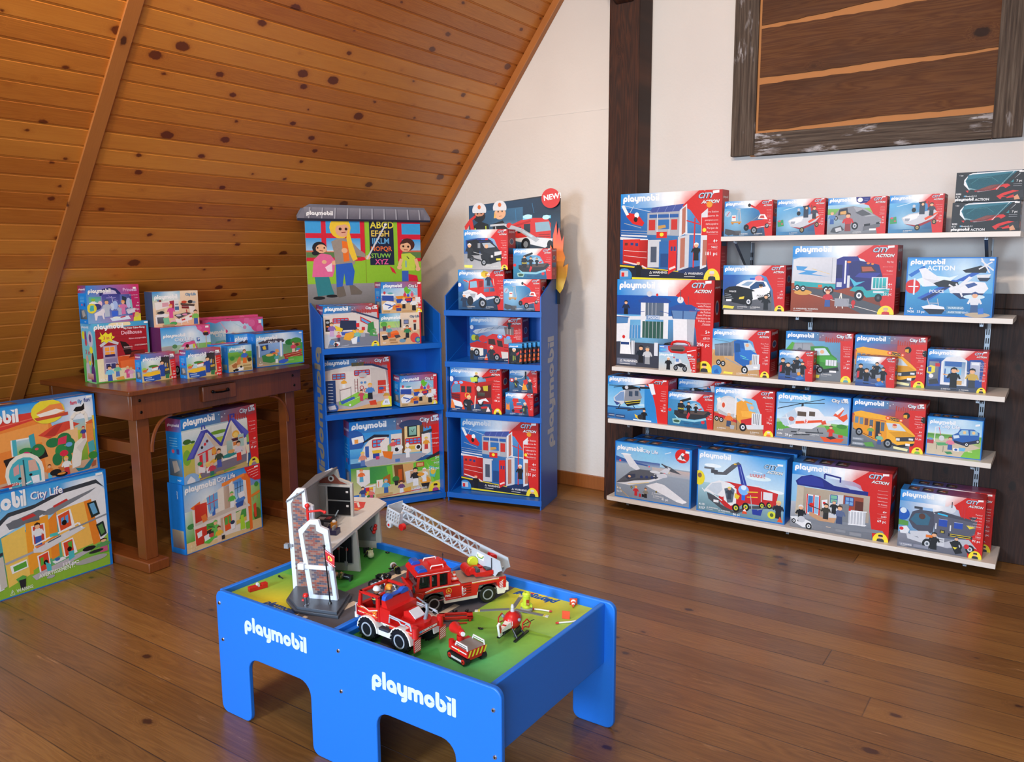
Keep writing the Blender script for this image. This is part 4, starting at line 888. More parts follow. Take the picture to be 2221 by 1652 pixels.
ARTS['bus'] = '''
g 0 15 100 60 c04a3a c8403a b03a34 a0584a;g 0 50 40 100 8a94a0 9aa2ac 5a626c 4a525c;g 36 70 100 100 6a7280 8a8a90 5a6068 5a626c
cl 15 41 78 School Bus|Autobús de|Transport Scolaire|Camión de|Escuela|4+|5680|12 pc
g 0 16 60 30 2a86d0 7a5a78 9a4a50 3a7cc0;p f2b02c 2 28 12 24 60 32 68 38 66 42 4 36;p e89a20 2 34 48 42 50 80 40 86 8 68 2 60;p f2b02c 48 40 68 40 82 56 88 64 88 80 66 88 50 78
r 4 37 9 50 6a8aa0;r 11 38 16 52 6a8aa0;r 18 39 23 53 7a4a3a;r 25 41 30 55 5a6a78;r 32 42 34 80 c87a18;r 34 43 40 80 26303a;r 41 44 46 62 5a6a78;l d88a18 .8 2 60 32 76;l 15161a .8 2 62 32 79
p c8d8e4 48 44 66 44 76 58 52 58;e 60 50 3.4 4 S;e 60 47 3 2 c83a2a;p d99a1e 52 62 76 58 88 66 62 72;p 33373f 62 72 88 67 88 76 64 80;r 63 73 68 78 dfe6ee;r 80 71 86 75 dfe6ee;p 22252c 54 84 64 88 88 80 86 86 64 94;r 76 82 82 87 f0f2f4
p 26282e 52 32 66 34 66 40 52 38;t 53 38 3.6 f2b02c SCHOOL;e 50 34 3.4 3.6 e85a2a;e 68 37 3 3.4 e85a2a;e 50 34 1.5 1.6 ffd0b0;e 68 37 1.4 1.5 ffd0b0;w 11 68 6;w 52 86 7
e 75 26 4.6 6.4 14110e;p e8a82c 71 25 76 24 76 32 71 30;e 98.5 32 4 6.4 14110e;f 27 74 22 7aa84a 3a5a8a;f 40 90 24 7ac0a0 3a5a9a;p 5a9a4a 18 90 30 86 34 96 22 97;r 2 80 18 86 8a94a0;r 2 90 18 96 8a94a0;t 3 84 2.4 e0e4e8 WARNING:;t 3 94 2.2 e0e4e8 AVERTISSEMENT:;p e8e6b0 60 90 80 93 79 98 60 95
badge 6a4020 7ab83a
'''
ARTS['swat'] = '''
g 0 20 100 100 6a9cc8 8ab0d0 4a5a70 2a4f94
ca 20 52 78 Tactical Unit Team|Pelotón y Bote|Equipo Táctico|5+|9365|38 pc
g 0 50 78 100 6a7484 7a8494 2a4a8c 24468a;p 9aa2b0 26 48 60 50 76 70 50 72 22 62;f 12 78 52 1a1c22 1a1c22 1a1c22;f 28 92 52 1a1c22 22242a 1a1c22;f 46 74 44 1a1c22 1a1c22 1a1c22;f 54 60 42 1a1c22 1a1c22 1a1c22;f 70 78 44 1a1c22 1a1c22 1a1c22
p c83038 4 52 10 50 9 72 3 74;e 60 76 5 6 e89a2a;p d89a50 62 84 70 78 72 84 66 90;p 3a78c8 50 90 66 80 76 92 56 98;l 9aa2b0 1 14 84 60 92;r 2 82 20 87 3a64a8;r 22 84 40 89 3a64a8
'''
ARTS['playbox'] = '''
g 0 16 100 100 2a7cc8 2a4a8c 4a5260 3a4250
ca 17 44 93 Police Station|Play Box|Coffret de|jeu Policía|Caja|Comisaría|4+|9111|50 pc
p e3e6ec 24 30 32 18 54 14 66 24 68 86 24 86;g 28 28 64 82 9ac0dc 6a90b8 cfd6de e3e6ec;r 30 28 58 40 3a6ab0;r 30 46 42 80 3a6ab0;r 32 44 40 66 b0d0e8;r 44 44 58 60 7ac0e8;e 52 50 3 4 S;r 42 74 60 84 c9a060
p 2c4f9c 2 26 20 24 24 26 24 90 3 92;g 4 30 20 84 8a92a0 7a828e 5a626e 6a727e;p e8dc50 -1 46 6 40 14 42 14 56 6 62 -1 58;r 2 44 8 56 3a62b0;e 8 66 4 5 e8e8ea;r 14 34 22 42 c83038;p 3a4048 4 76 18 72 22 84 6 88;l e8a860 2 28 60 40 62
p 2c4f9c 70 22 90 20 94 26 92 88 70 86;g 72 26 88 70 b8c0d8 c8cce0 a8aec0 9aa2b8;r 74 28 86 34 e8ecf2;f 46 92 50 16181e 16181e 16181e;f 76 90 48 c8a850 3a4048 16181e;l 1a1c20 1.2 40 96 52 96;l e8ecf2 1 64 50 70 52;warn 26 97 2.4;warn 56 97 2.4
badge 1a1c22 2b2f38
'''
ARTS['theli'] = '''
g 0 13 100 70 4aa8e4 2a86cc 8cc8ea 9ad0ee;g 0 74 100 100 3a86c4 4a90cc 2a64a0 2a6aa8;e 74 30 8 3 d8eaf4;e 60 62 10 3 bfe0f2
ca 15 40 80 Tactical Unit|Helicopter|Hélicoptère et|policiers d'élite|Helicóptero SWAT|5+|9363|48 pc
p 2a86cc 62 14 72 20 78 50 86 100 64 100 62 60;p d6231f 66 12 74 28 80 60 84 100 100 100 100 12
l 1b1d22 1 2 22 34 20;l 1b1d22 1 34 20 84 8;l 1b1d22 1 34 20 10 26;l 26282e 3 54 22 76 20;p e9ebf0 68 12 76 10 80 34 74 36;p 15171c 24 24 36 18 54 22 56 28 48 30 26 30;p cfd3da 10 50 22 34 30 30 34 52 24 66 12 62;p 7a9ac4 12 50 22 36 28 34 28 56 14 58
p 8a8e98 30 30 52 24 58 44 52 60 34 66 28 60;p 1b1d22 28 60 56 50 54 60 34 68;l f0d830 1 30 58 56 50;l f0d830 .8 32 62 56 55;r 36 32 42 44 3a4a60;r 46 30 52 42 3a4a60;p 3a4a8a 10 58 22 62 16 68;e 32 24 3 4 c8ccd4
l 2a2d33 1.6 14 76 40 74;l 2a2d33 1.2 22 64 18 76;l 2a2d33 1.2 42 62 46 70;l 3a3d44 2 34 78 64 68;f 62 98 28 16181e 16181e 16181e;p f0c82c 46 84 52 88 54 96 48 92;e 56 90 5 6 2a2d33;p cfe4f4 44 96 74 96 74 99 44 99;r 0 88 12 96 2c4a78;r 14 89 30 97 2c4a78;t 2 93 2.2 d8dce2 WARNING:;t 15 94 2 d8dce2 AVERTISSEMENT:
'''
ARTS['boat'] = '''
g 0 18 100 60 3a86bc 6aaed8 6ab0d8 3a86bc;g 0 54 100 100 2f8cb0 2a7aa4 1b4f7e 2a6f9a
ca 18 46 86 Tactical Unit Boat|Pelotón y Bote|Lancha SWAT|5+|9362|54 pc
p 9fc4dc 44 36 60 26 74 36 80 56 60 58;p 2a2d33 14 54 34 52 90 48 96 54 84 68 60 76 24 76 14 66;p 5a4a44 20 54 88 50 80 60 26 62;f 30 62 40 1a1c22 1a1c22 1a1c22;p 20232a 22 32 34 30 36 58 22 58;t 23 50 5 e8d840 SWAT;f 46 60 34 1a1c22 1a1c22 1a1c22;f 62 56 26 1a1c22 1a1c22 1a1c22;p 22252b 28 22 50 12 52 18 32 28
p d6303a 42 70 46 56 50 62 44 80;p d6303a 66 46 74 40 76 44 70 48;e 4 54 4 5 d6303a;e 78 82 4 5 d6303a;p 9ac8c0 10 80 20 78 30 82 26 94 12 92;e 20 86 7 4 3a5a44;p 8cc8dc 14 66 24 76 60 78 84 68 86 74 60 84 22 82;r 36 88 48 92 2a5a84;r 56 88 70 92 2a5a84
'''
ARTS['cement'] = '''
g 0 16 100 60 4aa8e0 9acce8 b8d0dc 8ac0e0;g 0 56 100 100 b89468 a88a64 9a7c58 b08a5c
ca 16 41 82 Cement Truck|Bétonnière|Camión de Obras|4+|9116|18 pc
e 24 44 20 26 cfd0d2;p dcdddf 5 34 20 22 38 24 44 40 40 62 24 68 8 58;p b8babd 6 56 24 68 40 62 40 56 24 60 8 50;e 16 40 4 8 e8e0d8;e 16 40 2.6 6 d6502a;p f0e8e0 4 26 10 22 12 34 6 36
p c82a2a 0 58 20 64 40 72 40 78 0 66;w 5 72 4.5 cfd3da;w 13 74 4.5 cfd3da;p e8a034 38 32 48 24 64 30 70 50 68 76 50 84 38 68;p 8fc0dc 54 30 68 34 74 50 60 50;e 64 40 3 4 S;p f2b040 46 50 62 48 76 56 66 62 48 62;r 35 18 38 66 e0e4ea;p dfe3ea 36 18 40 14 52 24 50 28 40 22;p c82a2a 46 70 66 62 70 82 48 84
r 64 52 80 78 dfe3ea;l 4a5058 .9 67 53 67 76;l 4a5058 .9 70 53 70 76;l 4a5058 .9 73 53 73 77;l 4a5058 .9 76 53 76 77;p d8dce2 54 80 84 76 84 86 58 90;w 50 86 7 e6e9ef;f 26 88 34 e8762a 3a4a6a e8e8e8;p aab0b8 28 84 36 84 35 93 29 93;l 4a3a30 .8 38 60 40 94
warn 6 94 2.4;warn 62 96 2.4;badge e8e8e8 e8762a
'''
'''
'''
ARTS['aheli'] = '''
r 0 0 100 100 1478d2;b 1.5 1.5 98.5 62 3aa2e4 2f8cd8 e4f2f8 d4ecf6 44 10 30 8accec;g 1.5 58 98.5 72 b4d0a8 7ab85a 7cb84e 9ac47a;g 1.5 68 98.5 98.5 8a8e94 9aa0a4 7a7e86 868a92
p 5aa83a 1.5 66 16 62 20 76 1.5 84;p 5aa83a 66 62 98.5 64 98.5 82 72 76;e 90 62 7 5 3f8a34;r 66 58 76 63 e8dcc8
l 1d1f25 1.1 2 36 36 20;l 1d1f25 .9 36 20 66 7;l 1d1f25 .9 36 20 66 16;l 1d1f25 .8 4 22 36 20;r 35 19 38 28 2a2d33;p e9ebef 28 30 38 26 58 30 66 42 66 58 50 74 24 76 10 70 12 52;p bcd0e2 5 60 14 46 26 34 30 46 26 66 14 74;l e9ebef 1 14 46 20 70;l e9ebef 1 8 56 28 54;e 22 56 4 5 c05a4a
p e9ebef 60 44 84 42 88 46 66 56;p e8542a 78 40 88 22 92 26 86 44;p e9ebef 80 34 90 20 92 24 84 38;p e8542a 84 44 96 34 97 44 92 52;r 30 38 42 48 5a4a3e;r 46 36 54 46 5a4a3e;p e8542a 28 60 64 52 64 57 28 66;e 42 58 2.6 4 W;l d6303a 1 40 58 44 58;l d6303a 1 42 54 42 62;p e05030 62 56 68 52 70 60 64 62
l 26292f 1.4 22 84 66 80;l 26292f 1.4 26 90 50 86;l 26292f 1.1 34 76 30 88;l 26292f 1.1 58 72 60 81;f 76 88 26 d6382a d6382a 6a3820;p e05528 62 88 94 88 90 96 68 98;p 2a2d33 70 88 78 84 84 88 76 92;p d6382a 86 80 92 80 92 86 86 86;r 30 80 42 86 8a8e94;warn 30 85 2.2;warn 48 86 2.2
o 3 13 44;CLl 97 4 22;r 90 2.5 96 6 f4f4f4;t 4 84 4 W 4-10;t 3 92 4 e8e8e8 6686;t 14 94 5 W 29 pc
'''
ARTS['pickup'] = '''
r 0 0 100 100 1478d2;b 2 2 98 50 3aa2e4 58b0e4 c4e2f0 e0f0f6 60 8 50 cfe6f4;g 2 42 98 98 b8d4a0 7ab84a c8b898 cfc0a4;g 2 44 98 56 4a8a3c 5a9a44 8aba68 7ab85c;p c9bca4 2 66 46 50 70 56 98 70 98 80 72 98 2 98;p 7abc44 70 84 98 70 98 98 64 98
p 2a62b0 46 44 56 36 60 26 84 24 94 32 94 52 86 58 66 64 48 58;p 1a2444 50 56 66 60 92 50 92 58 68 68 50 62;p 9ac4dc 58 36 63 28 74 27 76 40 60 42;p 8ab8d4 78 27 90 28 92 38 78 40;e 68 34 3 4 e8c890;e 84 33 3 4 e8c890;p cfe0ec 48 44 58 42 60 48 50 52;w 73 64 5 dfe3ea;w 92 54 4 dfe3ea
l e6e9ee 1.6 16 26 15 64;l e6e9ee 1.6 15 27 22 25;l d6405a 1 22 26 26 46;r 2 60 14 70 b83a4a;e 8 58 5 3 6aa0c8;e 28 54 5 7 d0d4da;p 5aa870 18 66 38 64 44 70 22 74;l 4a5a50 .8 20 70 20 84;l 4a5a50 .8 32 74 32 90;f 44 82 34 e0809a 3a62a8 7a4020
r 50 76 61 84 e6e9ee;e 55 80 3 3 2a5aa8;p 6ab4e0 60 74 72 74 70 82 60 82;p 3a8a5a 34 88 46 86 50 92 40 94;r 76 80 84 83 d0e0a0
o 5 17 46;t 26 27 9 3a6fb8 City Life;t 25.5 26.5 9 W City Life;p f0f2f6 86 11 94 9 94 14 86 16
'''
ARTS['plane'] = '''
r 0 0 100 100 1478d2;b 1.5 1.5 98 40 1f8edc 2a92dc cfe6f4 b4d8ee 46 18 50 8accec;g 1.5 36 98 98 a8b4c0 98a4b2 8a96a8 7f8c9e;g 1.5 30 60 38 2a4a94 3a5aa0 9ab0c8 7a94b8;p 3a5a9c 1.5 26 20 32 44 36 44 38 1.5 34;g 50 38 98 50 c4b8b4 c8b0a8 a8b0bc a8b4c0;l c8a868 .8 2 80 20 98
e 7 34 1.4 = f05a6a;e 46 38 1 = f05a6a;e 66 46 1 = f05a6a;e 72 44 .8 = f0e0a0
p dfe2ea 10 22 20 22 34 44 30 48 20 42;e 15 21.5 7 1.8 eceef3;p 5a5d66 2 74 10 64 22 50 34 45 52 44 66 46 58 58 44 64 10 76;p e2e5ec 2 75 20 76 46 66 62 56 70 50 66 46 40 60 14 72;p 4a4d56 2 74 12 70 44 62 58 56 60 52 34 60 10 70
p e6e8ee 42 72 56 64 66 66 88 84 94 90 90 94 82 92 58 80;e 88 90 7 3 f0f2f6;p cfd3dc 52 50 66 46 70 52 60 56;p 52555e 62 30 74 34 88 44 76 42 70 40;p cfd3dc 60 44 70 34 74 36 70 46;l 4a4d56 1.6 62 30 70 36;e 54 46 7 2.4 d8dbe2;p 3a4258 14 62 18 56 28 54 28 60 18 66;e 20 60 2 2 S
e 36 58 2 2.6 2f3f70;e 43 57 2 2.6 2f3f70;e 50 56 2 2.6 2f3f70;r 54 50 56 58 3a4258;l e8c868 .7 18 74 46 66;w 23 79 1.6 e8d050 2a2a2a;w 56 80 1.4 e8d050 2a2a2a
f 29 93 18 c82f38 c82f38 e0b040;f 42 94 18 8a8478 2a2a2e 6a3a20;r 33 88 36 94 c82f38;r 37 88 40 93 1c1c20;e 88 12 9 12 d6231f;p e2e5ec 82 18 88 6 91 8 88 14 94 20;p 52555e 86 10 92 14 88 18;l cfe0ee 1 66 12 74 8
o 3 14 34;t 37.5 14.5 6 3a6fb8 City Life;t 37 14 6 W City Life;t 3 85 3.2 e8ecf2 4-10;t 3 91 3.4 dfe4ea 5619;warn 50 84 2.2;warn 52 89 2.2;t 63 93 4 W 41 pc;r 92 2.5 97 6 f4f4f4
'''
ARTS['airfire'] = '''
r 0 0 100 100 1478d2;b 1.3 1.5 98.5 60 2a96e0 3aa2e4 cfe8f2 dff0f6 30 30 50 cfe6f4;g 1.3 52 98.5 98.5 a4ccd8 b4d4dc 6f94a4 5f8494;e 18 24 10 3 e8f4fa;e 70 34 14 4 d8eef6;e 88 52 10 3 e6f2f8;l e8f0f6 .5 64 24 74 26
p 5a5e66 18 33 30 32 40 18 47 13 50 16 50 20 46 20 34 36 20 38;r 8 27 20 30 6a6e76;r 16 30 24 36 4a4e56;p 2f3f9c 46 18 50 16 58 50 52 54;l 8aa0e0 .6 49 20 55 50;r 42 16 45 18 e8b83a;t 60 33 7 c86a6a uuuui!
p c82a2e 26 48 36 46 56 48 70 48 92 54 90 74 74 76 56 76 44 90 36 90 26 78;p e6e9ee 8 66 16 52 26 46 38 48 44 52 40 62 30 72;p c8d4e0 12 62 18 52 28 49 30 60 24 70;p e8ecf0 30 56 38 50 46 56 46 80 40 84 32 76;p 5a6a7a 32 58 40 54 44 58 42 78 36 80;f 38 74 20 3a4250 3a4250 e8d850
p 4a4e56 12 68 26 74 28 84 44 92 60 80 90 72 88 78 62 84 46 96 30 92 14 78;l e8ecf0 1 14 66 30 78;r 52 48 56 72 2a6ae0;e 54 56 6 8 7ab8f8;e 54 52 3 4 dff0ff;l f0d830 1 58 58 70 56;l f0d830 1 58 66 70 64;r 76 54 86 66 e0e4ea;r 66 46 72 48 e0e4ea;l e8ecf0 .7 74 54 74 70;p e8c83a 44 62 50 66 48 72 44 70
w 46 86 5 d8e040;w 57 82 5 d8e040;w 75 76 4 d8e040;w 83 74 4 d8e040;r 20 78 26 82 e8ecf0;l e8ecf0 1 6 62 10 68
e 2.5 46 6.5 12 e8d830;e 3 42 2.4 4 8a6a4a;p e8542a 53 93 56 82 59 93;p f0f0f0 54 89 56 85 58 89;p 2a3fa0 64 84 76 82 74 92 65 92;l b8c0c8 .8 62 62 64 84;l 9aa2ab .8 70 84 78 78;e 86 88 4.6 6 d8e040;e 86 88 2 3 5a6a3a;f 93 92 28 1e2230 1e2230 e8d890;p e8542a 92 97 95 88 98 97;p c83030 82 66 90 68 86 76
o 2.5 12 36;CAl 97 9 22;r 90 8 96 11 f4f4f4;t 3 90 3.6 W 4-10;t 3 96 3.6 W 5337;warn 12 93 2.2;warn 26 95 2.2;t 43 98 3.6 e8ecf2 86 pc
'''
ARTS['tapolice'] = '''
b 0 12 100 60 2a96e0 d6231f c83028 5ab0e0 30 30 60 bfe0f2;g 0 60 84 100 b4bcc8 8a929e 6a6e78 7a7e86
ca 14 38 83 Take Along Police Station|Commissariat de Police|Transportable|Maletín Estación|de Policía|4+|5689|69 pc
p 1f2a80 4 28 10 20 20 16 30 18 44 28 78 30 78 36 60 36 6 34;p 2a3796 6 28 12 20 22 17 32 22 34 32 8 32;l 1f2a80 1.8 34 20 34 12;l 1f2a80 1.8 34 12 50 15;l 1f2a80 1.6 50 14 50 22;p b8c4dc 54 24 66 25 74 30 60 30
p c4b8a4 6 34 14 35 14 80 5 80;g 13 36 80 76 b4a48e b8ac9c a89c90 9c9082;r 16 46 30 76 e8ecf2;r 18 48 23 74 3a78b8;r 25 48 29 74 8ab8dc;l d6231f 1.3 17 46 17 76;l d6231f 1.3 24 46 24 76;l d6231f 1.3 30 46 30 76;e 22 62 2.6 = d6231f
p d0d4da 40 42 54 40 54 76 40 78;win 41 42 48 54 2a4a9c 7ac0a0 1;r 54 40 74 70 9c4a34;win 56 42 64 54 2a4a9c 7aa8d8 2;r 66 46 74 60 5a2a20;p e6e9ee 32 52 38 50 38 64 33 66;e 35 56 1.6 2 d6231f;p 7a8088 50 54 60 52 60 80 52 80
p c89a74 20 72 34 78 48 76 46 84 30 84 20 78;r 38 84 43 92 d8c0a8;l 3a2a20 .8 18 62 34 68;f 37 80 24 3a3a30 2a2a28 16181e;f 51 84 28 5a6a90 3a4a70 4a3020;f 45 70 20 1c1e24 1c1e24 8a8a8a
r 60 60 77 82 c0c4cc;l eef0f4 1 62 60 62 82;l eef0f4 .9 65 60 65 82;l eef0f4 .9 68 60 68 82;l eef0f4 .9 71 60 71 82;l eef0f4 .9 74 60 74 82;l eef0f4 1.1 60 62 78 60;l eef0f4 1.1 60 82 78 80;p d6231f 60 58 62 57 62 62 60 62;p 7e848e 10 84 50 84 94 84 96 88 60 92 26 90
p e6e9ee 0 84 10 82 22 88 24 96 14 98 4 92;f 11 90 26 16181e 16181e e0e4ea;w 20 95 4 e6e9ee;w 4 90 2.6 e6e9ee;e 12 86 4 5 c8ccd4;r 48 92 58 96 8a8e96;r 62 93 74 98 8a8e96;badge 1e1c18 2b2f38
'''
ARTS['swattruck'] = '''
g 0 14 100 60 3a92d8 5a7ab0 6a9ac8 7ab4dc;b 0 14 90 80 4a9ad8 4a6aa0 5a6a80 6aa0c8 44 20 50 ffffff;g 0 74 100 100 8a8e9c 7a7e8c 5a5e6c 6a6e7c;p 5a9a4a 0 52 12 54 12 62 0 62
ca 15 38 82 Tactical|Unit Truck|Camion des|policiers d'élite|Unidad SWAT|5+|9360|92 pc
e 4 42 9 11 1f5ab8;e 5 36 4 5 d8e8f4;p 4a4e5e 16 36 28 28 40 30 44 40 42 66 34 74 18 64 12 52;p 3a6a84 14 50 20 38 32 36 38 42 36 56 22 58;e 28 42 4 5 5a3a30;p 5b5f70 42 34 52 30 82 36 92 38 90 60 78 72 44 74;p 4a4d5c 40 32 50 28 86 36 90 40 50 36;r 48 42 58 54 2a4fb0;r 66 44 76 54 2a4fb0;l b8c0e0 .6 48 42 58 42;l b8c0e0 .6 66 44 76 44
r 50 60 56 66 2a2d38;t 51 65 3.4 e8d840 50;r 60 64 88 69 23263a;l f0d830 .8 62 65 86 65;l f0d830 .8 62 68 86 68;l e8ecf2 1.4 45 50 45 60;l e8ecf2 1.4 62 50 62 60;p e8d840 80 46 90 48 84 52
p cfd3dc 14 70 36 66 42 74 40 80 30 86 24 78 16 78;p bcc0cc 30 86 36 74 46 70 54 82 70 72 84 70 94 84 84 80 60 90;r 42 74 56 88 d0d4dc;l 4a4e5a .6 44 77 55 77;l 4a4e5a .6 44 81 55 81;w 36 88 7 cfd3dc;w 72 84 6 cfd3dc;w 86 86 6 cfd3dc
e 62 22 5 7 d8dee8;l 2a2d38 1 62 10 62 20;l c8303a 1 74 14 74 34;l c8303a 1 77 16 77 36;r 28 26 40 31 9ac0e8;l 3ac0f0 2 46 33 58 35;r 18 26 28 30 3a3e4a;p 3a3e4a 82 32 92 30 88 38
p e4e8ee 1 66 10 62 14 68 12 76 3 76;e 4 68 2.6 3 d6303a;p cfd3dc 10 74 30 82 30 88 12 84;f 44 96 30 16181e 16181e 16181e;f 70 92 24 16181e 16181e 3a4a6a;p 15171c 62 78 70 76 78 94 70 98;p e8d840 66 86 72 86 69 90;p e87a2a 34 72 42 72 42 76 34 77
r 2 92 18 97 8a8ea0;warn 4 96 2;r 20 92 38 97 8a8ea0;badge 1c1e24 2b2f38;e 82 82 3 4 d6303a
'''
ARTS['moto'] = '''
b 0 0 100 30 2a8ede d6231f d6231f 3a92da 45 40 40 e8f0f8;g 0 28 100 100 9acbe8 a8c8dc c8c4bc d0ccc4
p d6231f 76 40 82 60 88 100 100 100 100 0 70 0;l e8ecf2 1.6 70 22 98 12;o 2 41 36;CAl 97 34 20;p c81e1e 24 2 34 -6 66 -6 76 4 74 26 62 30 32 28 25 18;p 6a5a58 28 8 38 0 64 0 70 8 68 18 58 22 34 20;p 2a2624 32 14 66 12 64 20 36 20
r 2 4 14 8 d8e8f4;r 4 14 20 22 5ab0e4;f 26 96 52 16181e 16181e eceef2;e 41 46 2.4 = c8505a;l c8ccd4 1 41 48 38 58;p d8dce2 42 64 54 50 60 54 62 66 76 70 74 82 58 84 46 82;p 1c1e24 44 74 60 66 74 74 60 84;p 5a86c8 46 50 54 50 54 62 46 62;w 46 86 7 8a8e96;w 70 88 7.5 8a8e96
tr 97 52 3 W Police Take Away;tr 97 59 3 W Valisette Police;tr 97 66 3 W Maletín;tr 97 76 6 W 4+;tr 97 84 4 W 5648;tr 97 95 7 W 13 pc;r 76 30 86 37 f0f0f0
'''
ARTS['unimog'] = '''
g 0 16 100 100 4a94c8 2a4a78 22262e 1f4a74;b 0 20 84 70 3a8ac8 2a5a90 2a4560 1f5a90 44 24 40 a8d4ec
ca 17 42 84 Fire Truck|Camion de pompiers|4x4|Camión|5+|9466|33 pc
e 4 44 9 12 2a6ac0;e 3 38 3.6 5 e8ecf2;p e8c83a 50 8 56 2 66 6 66 16 58 20 51 16;r 59 8 64 16 c88a20;l e8e4d8 1 76 22 78 40;f 66 40 30 2a3a54 2a3a54 e8ecf2;l e8a0a0 3 12 26 30 34;l d6231f 1.6 12 26 20 30
p d6302a 24 28 36 22 56 24 56 60 50 66 34 56 22 52;p 8fc0dc 26 30 40 28 42 44 26 46;p 9a2a24 46 28 54 28 54 42 46 44;r 44 24 46 50 c82a24;p d6302a 54 56 82 54 84 64 56 68;l d6302a 1.4 56 46 82 44;l d6302a 1.2 68 44 68 56;l d6302a 1.2 80 44 80 56
p e0e4ea 10 56 24 50 42 58 40 76 30 84 14 70;l b0b6be 1 12 60 26 58;p aab0b8 26 60 38 60 36 70 28 70;p e8ecf2 38 66 50 58 60 68 60 76 56 72 48 68 42 76;e 26 78 7 12 26282e;w 53 84 10 aab0b8;w 84 76 9 aab0b8;p d8dce2 60 70 78 66 80 70 62 76;f 13 94 34 2a3a54 2a3a54 e8ecf2
r 18 90 34 95 4a505a;warn 20 94 2.4;warn 60 94 2.4
'''
ARTS['swatcar'] = '''
g 0 16 100 60 3a92d8 9accec 8a98a8 3a62a8;g 0 60 100 100 9a9ea6 b0b4ba c8ccd0 a8acb4;p 1e3c8a 4 26 50 18 66 30 76 60 60 60 6 54
ca 17 42 84 Tactical Unit Car|Voiture d'unité|Spéciale|Vehículo Táctico|4+|5674|41 pc
p 1c1e24 8 28 30 24 38 34 36 64 14 64 8 52;p 23262c 34 32 62 30 76 44 84 56 84 76 62 86 50 86 40 72;p 2c2f36 44 46 76 46 84 54 62 62 46 56;p a8b8c8 42 34 60 33 72 44 48 46;e 52 42 4 5 S;r 32 34 38 46 8a9098;p 3a62c0 40 22 50 22 49 26 40 26;p d63040 50 22 56 22 55 26 49 26;l 15171c 3 30 28 62 28
p d6dae0 70 56 86 54 86 62 70 68;p 15171c 56 70 86 62 86 78 60 86;r 74 72 84 77 e8d840;r 62 64 67 70 d8dce2;w 46 82 7.5 b8bec6;w 18 72 6 6a6e76;f 13 72 38 2a2d33 2a2d33 e0e4ea;r 1 74 8 82 9aa0a8;l d8dce2 .8 22 56 42 62;p 3a3d44 16 68 40 76 40 80 16 72
p e8ec70 1 88 20 89 19 96 1 95;warn 44 92 2.4;warn 62 93 2.4;badge 3a3830 2b2f38
'''
ARTS['ladder'] = '''
g 0 14 100 100 3a86c4 6a2430 15181f 1f3a64;b 0 14 80 80 2f7cc4 3a5a94 1c2434 1f4a84 60 14 50 cfe0ee
ca 15 40 76 Fire|Ladder Unit|Camion de|pompiers avec|échelle pivotante|Camión de|Bomberos con|Escalera|4+|9463|50 pc
e 4 30 7 11 2a5aa8;e 4 24 3.4 5 dfe4ec;p aab4c2 6 34 10 30 60 18 78 22 78 26 60 26 12 40;l 6a7688 .7 16 36 24 28;l 6a7688 .7 28 32 36 25;l 6a7688 .7 40 30 48 22;l 6a7688 .7 52 27 58 20;l e0e4ea .6 10 31 60 19
p 7a6a68 66 22 84 22 84 40 68 38;l d8d4d0 .7 72 24 72 38;l d8d4d0 .7 78 24 78 40;f 76 26 20 1f2430 1f2430 e0e4ea;e 8 48 5 7 a8b430;e 14 48 4 6 5a5a20;e 26 50 8 8 c82a2a;p b8201e 0 62 14 56 34 60 36 74 2 72
p c82a2a 32 46 44 38 62 40 80 46 82 74 76 86 60 92 34 82;p 8aa0b0 66 46 80 50 81 62 66 60;p 3a2424 36 50 48 50 50 64 36 62;p 3a2424 52 52 62 54 64 68 54 66;l 7a1410 1.2 66 68 80 70;l 7a1410 1.2 66 74 80 76;p d8d4cc 60 78 82 80 82 92 62 94;e 58 44 5 5 6aa8f0;e 74 46 4 4 6aa8f0;e 58 44 2 2 e0f0ff;p e6e2d8 2 70 26 72 26 88 20 90 16 80 8 78 4 84 1 82;w 13 82 7 aab0b8;w 52 92 7 aab0b8
f 4 98 28 2a2d33 2a2d33 e0e4ea;f 42 97 32 2a2d33 2a2d33 e0e4ea;p e8542a 28 99 32 84 35 99;l f0f0f0 1.4 30 92 34 92;warn 16 95 2.2;warn 66 99 2.2
'''
ARTS['duo'] = '''
r 0 0 100 100 0e1118;g 0 0 100 22 2a92dc 4aa8e4 2a86cc 1a78c8;o 10 17 60;f 42 92 70 2a2d33 2a2d33 d8dce2;l c8e030 4 36 60 36 84;l c8e030 4 48 62 50 80;p e8542a 84 88 90 60 86 30 96 42 94 90;p f08a3a 80 92 84 66 92 88;p c8303a 58 48 80 38 78 50 60 60;r 20 94 40 97 4a5058;r 0 0 3 100 c8282a;r 60 94 80 97 4a5058;r 84 30 98 100 1a1416;e 90 40 5 8 e8542a;e 90 62 6 9 e86a2a;e 90 82 6 8 e8542a
'''
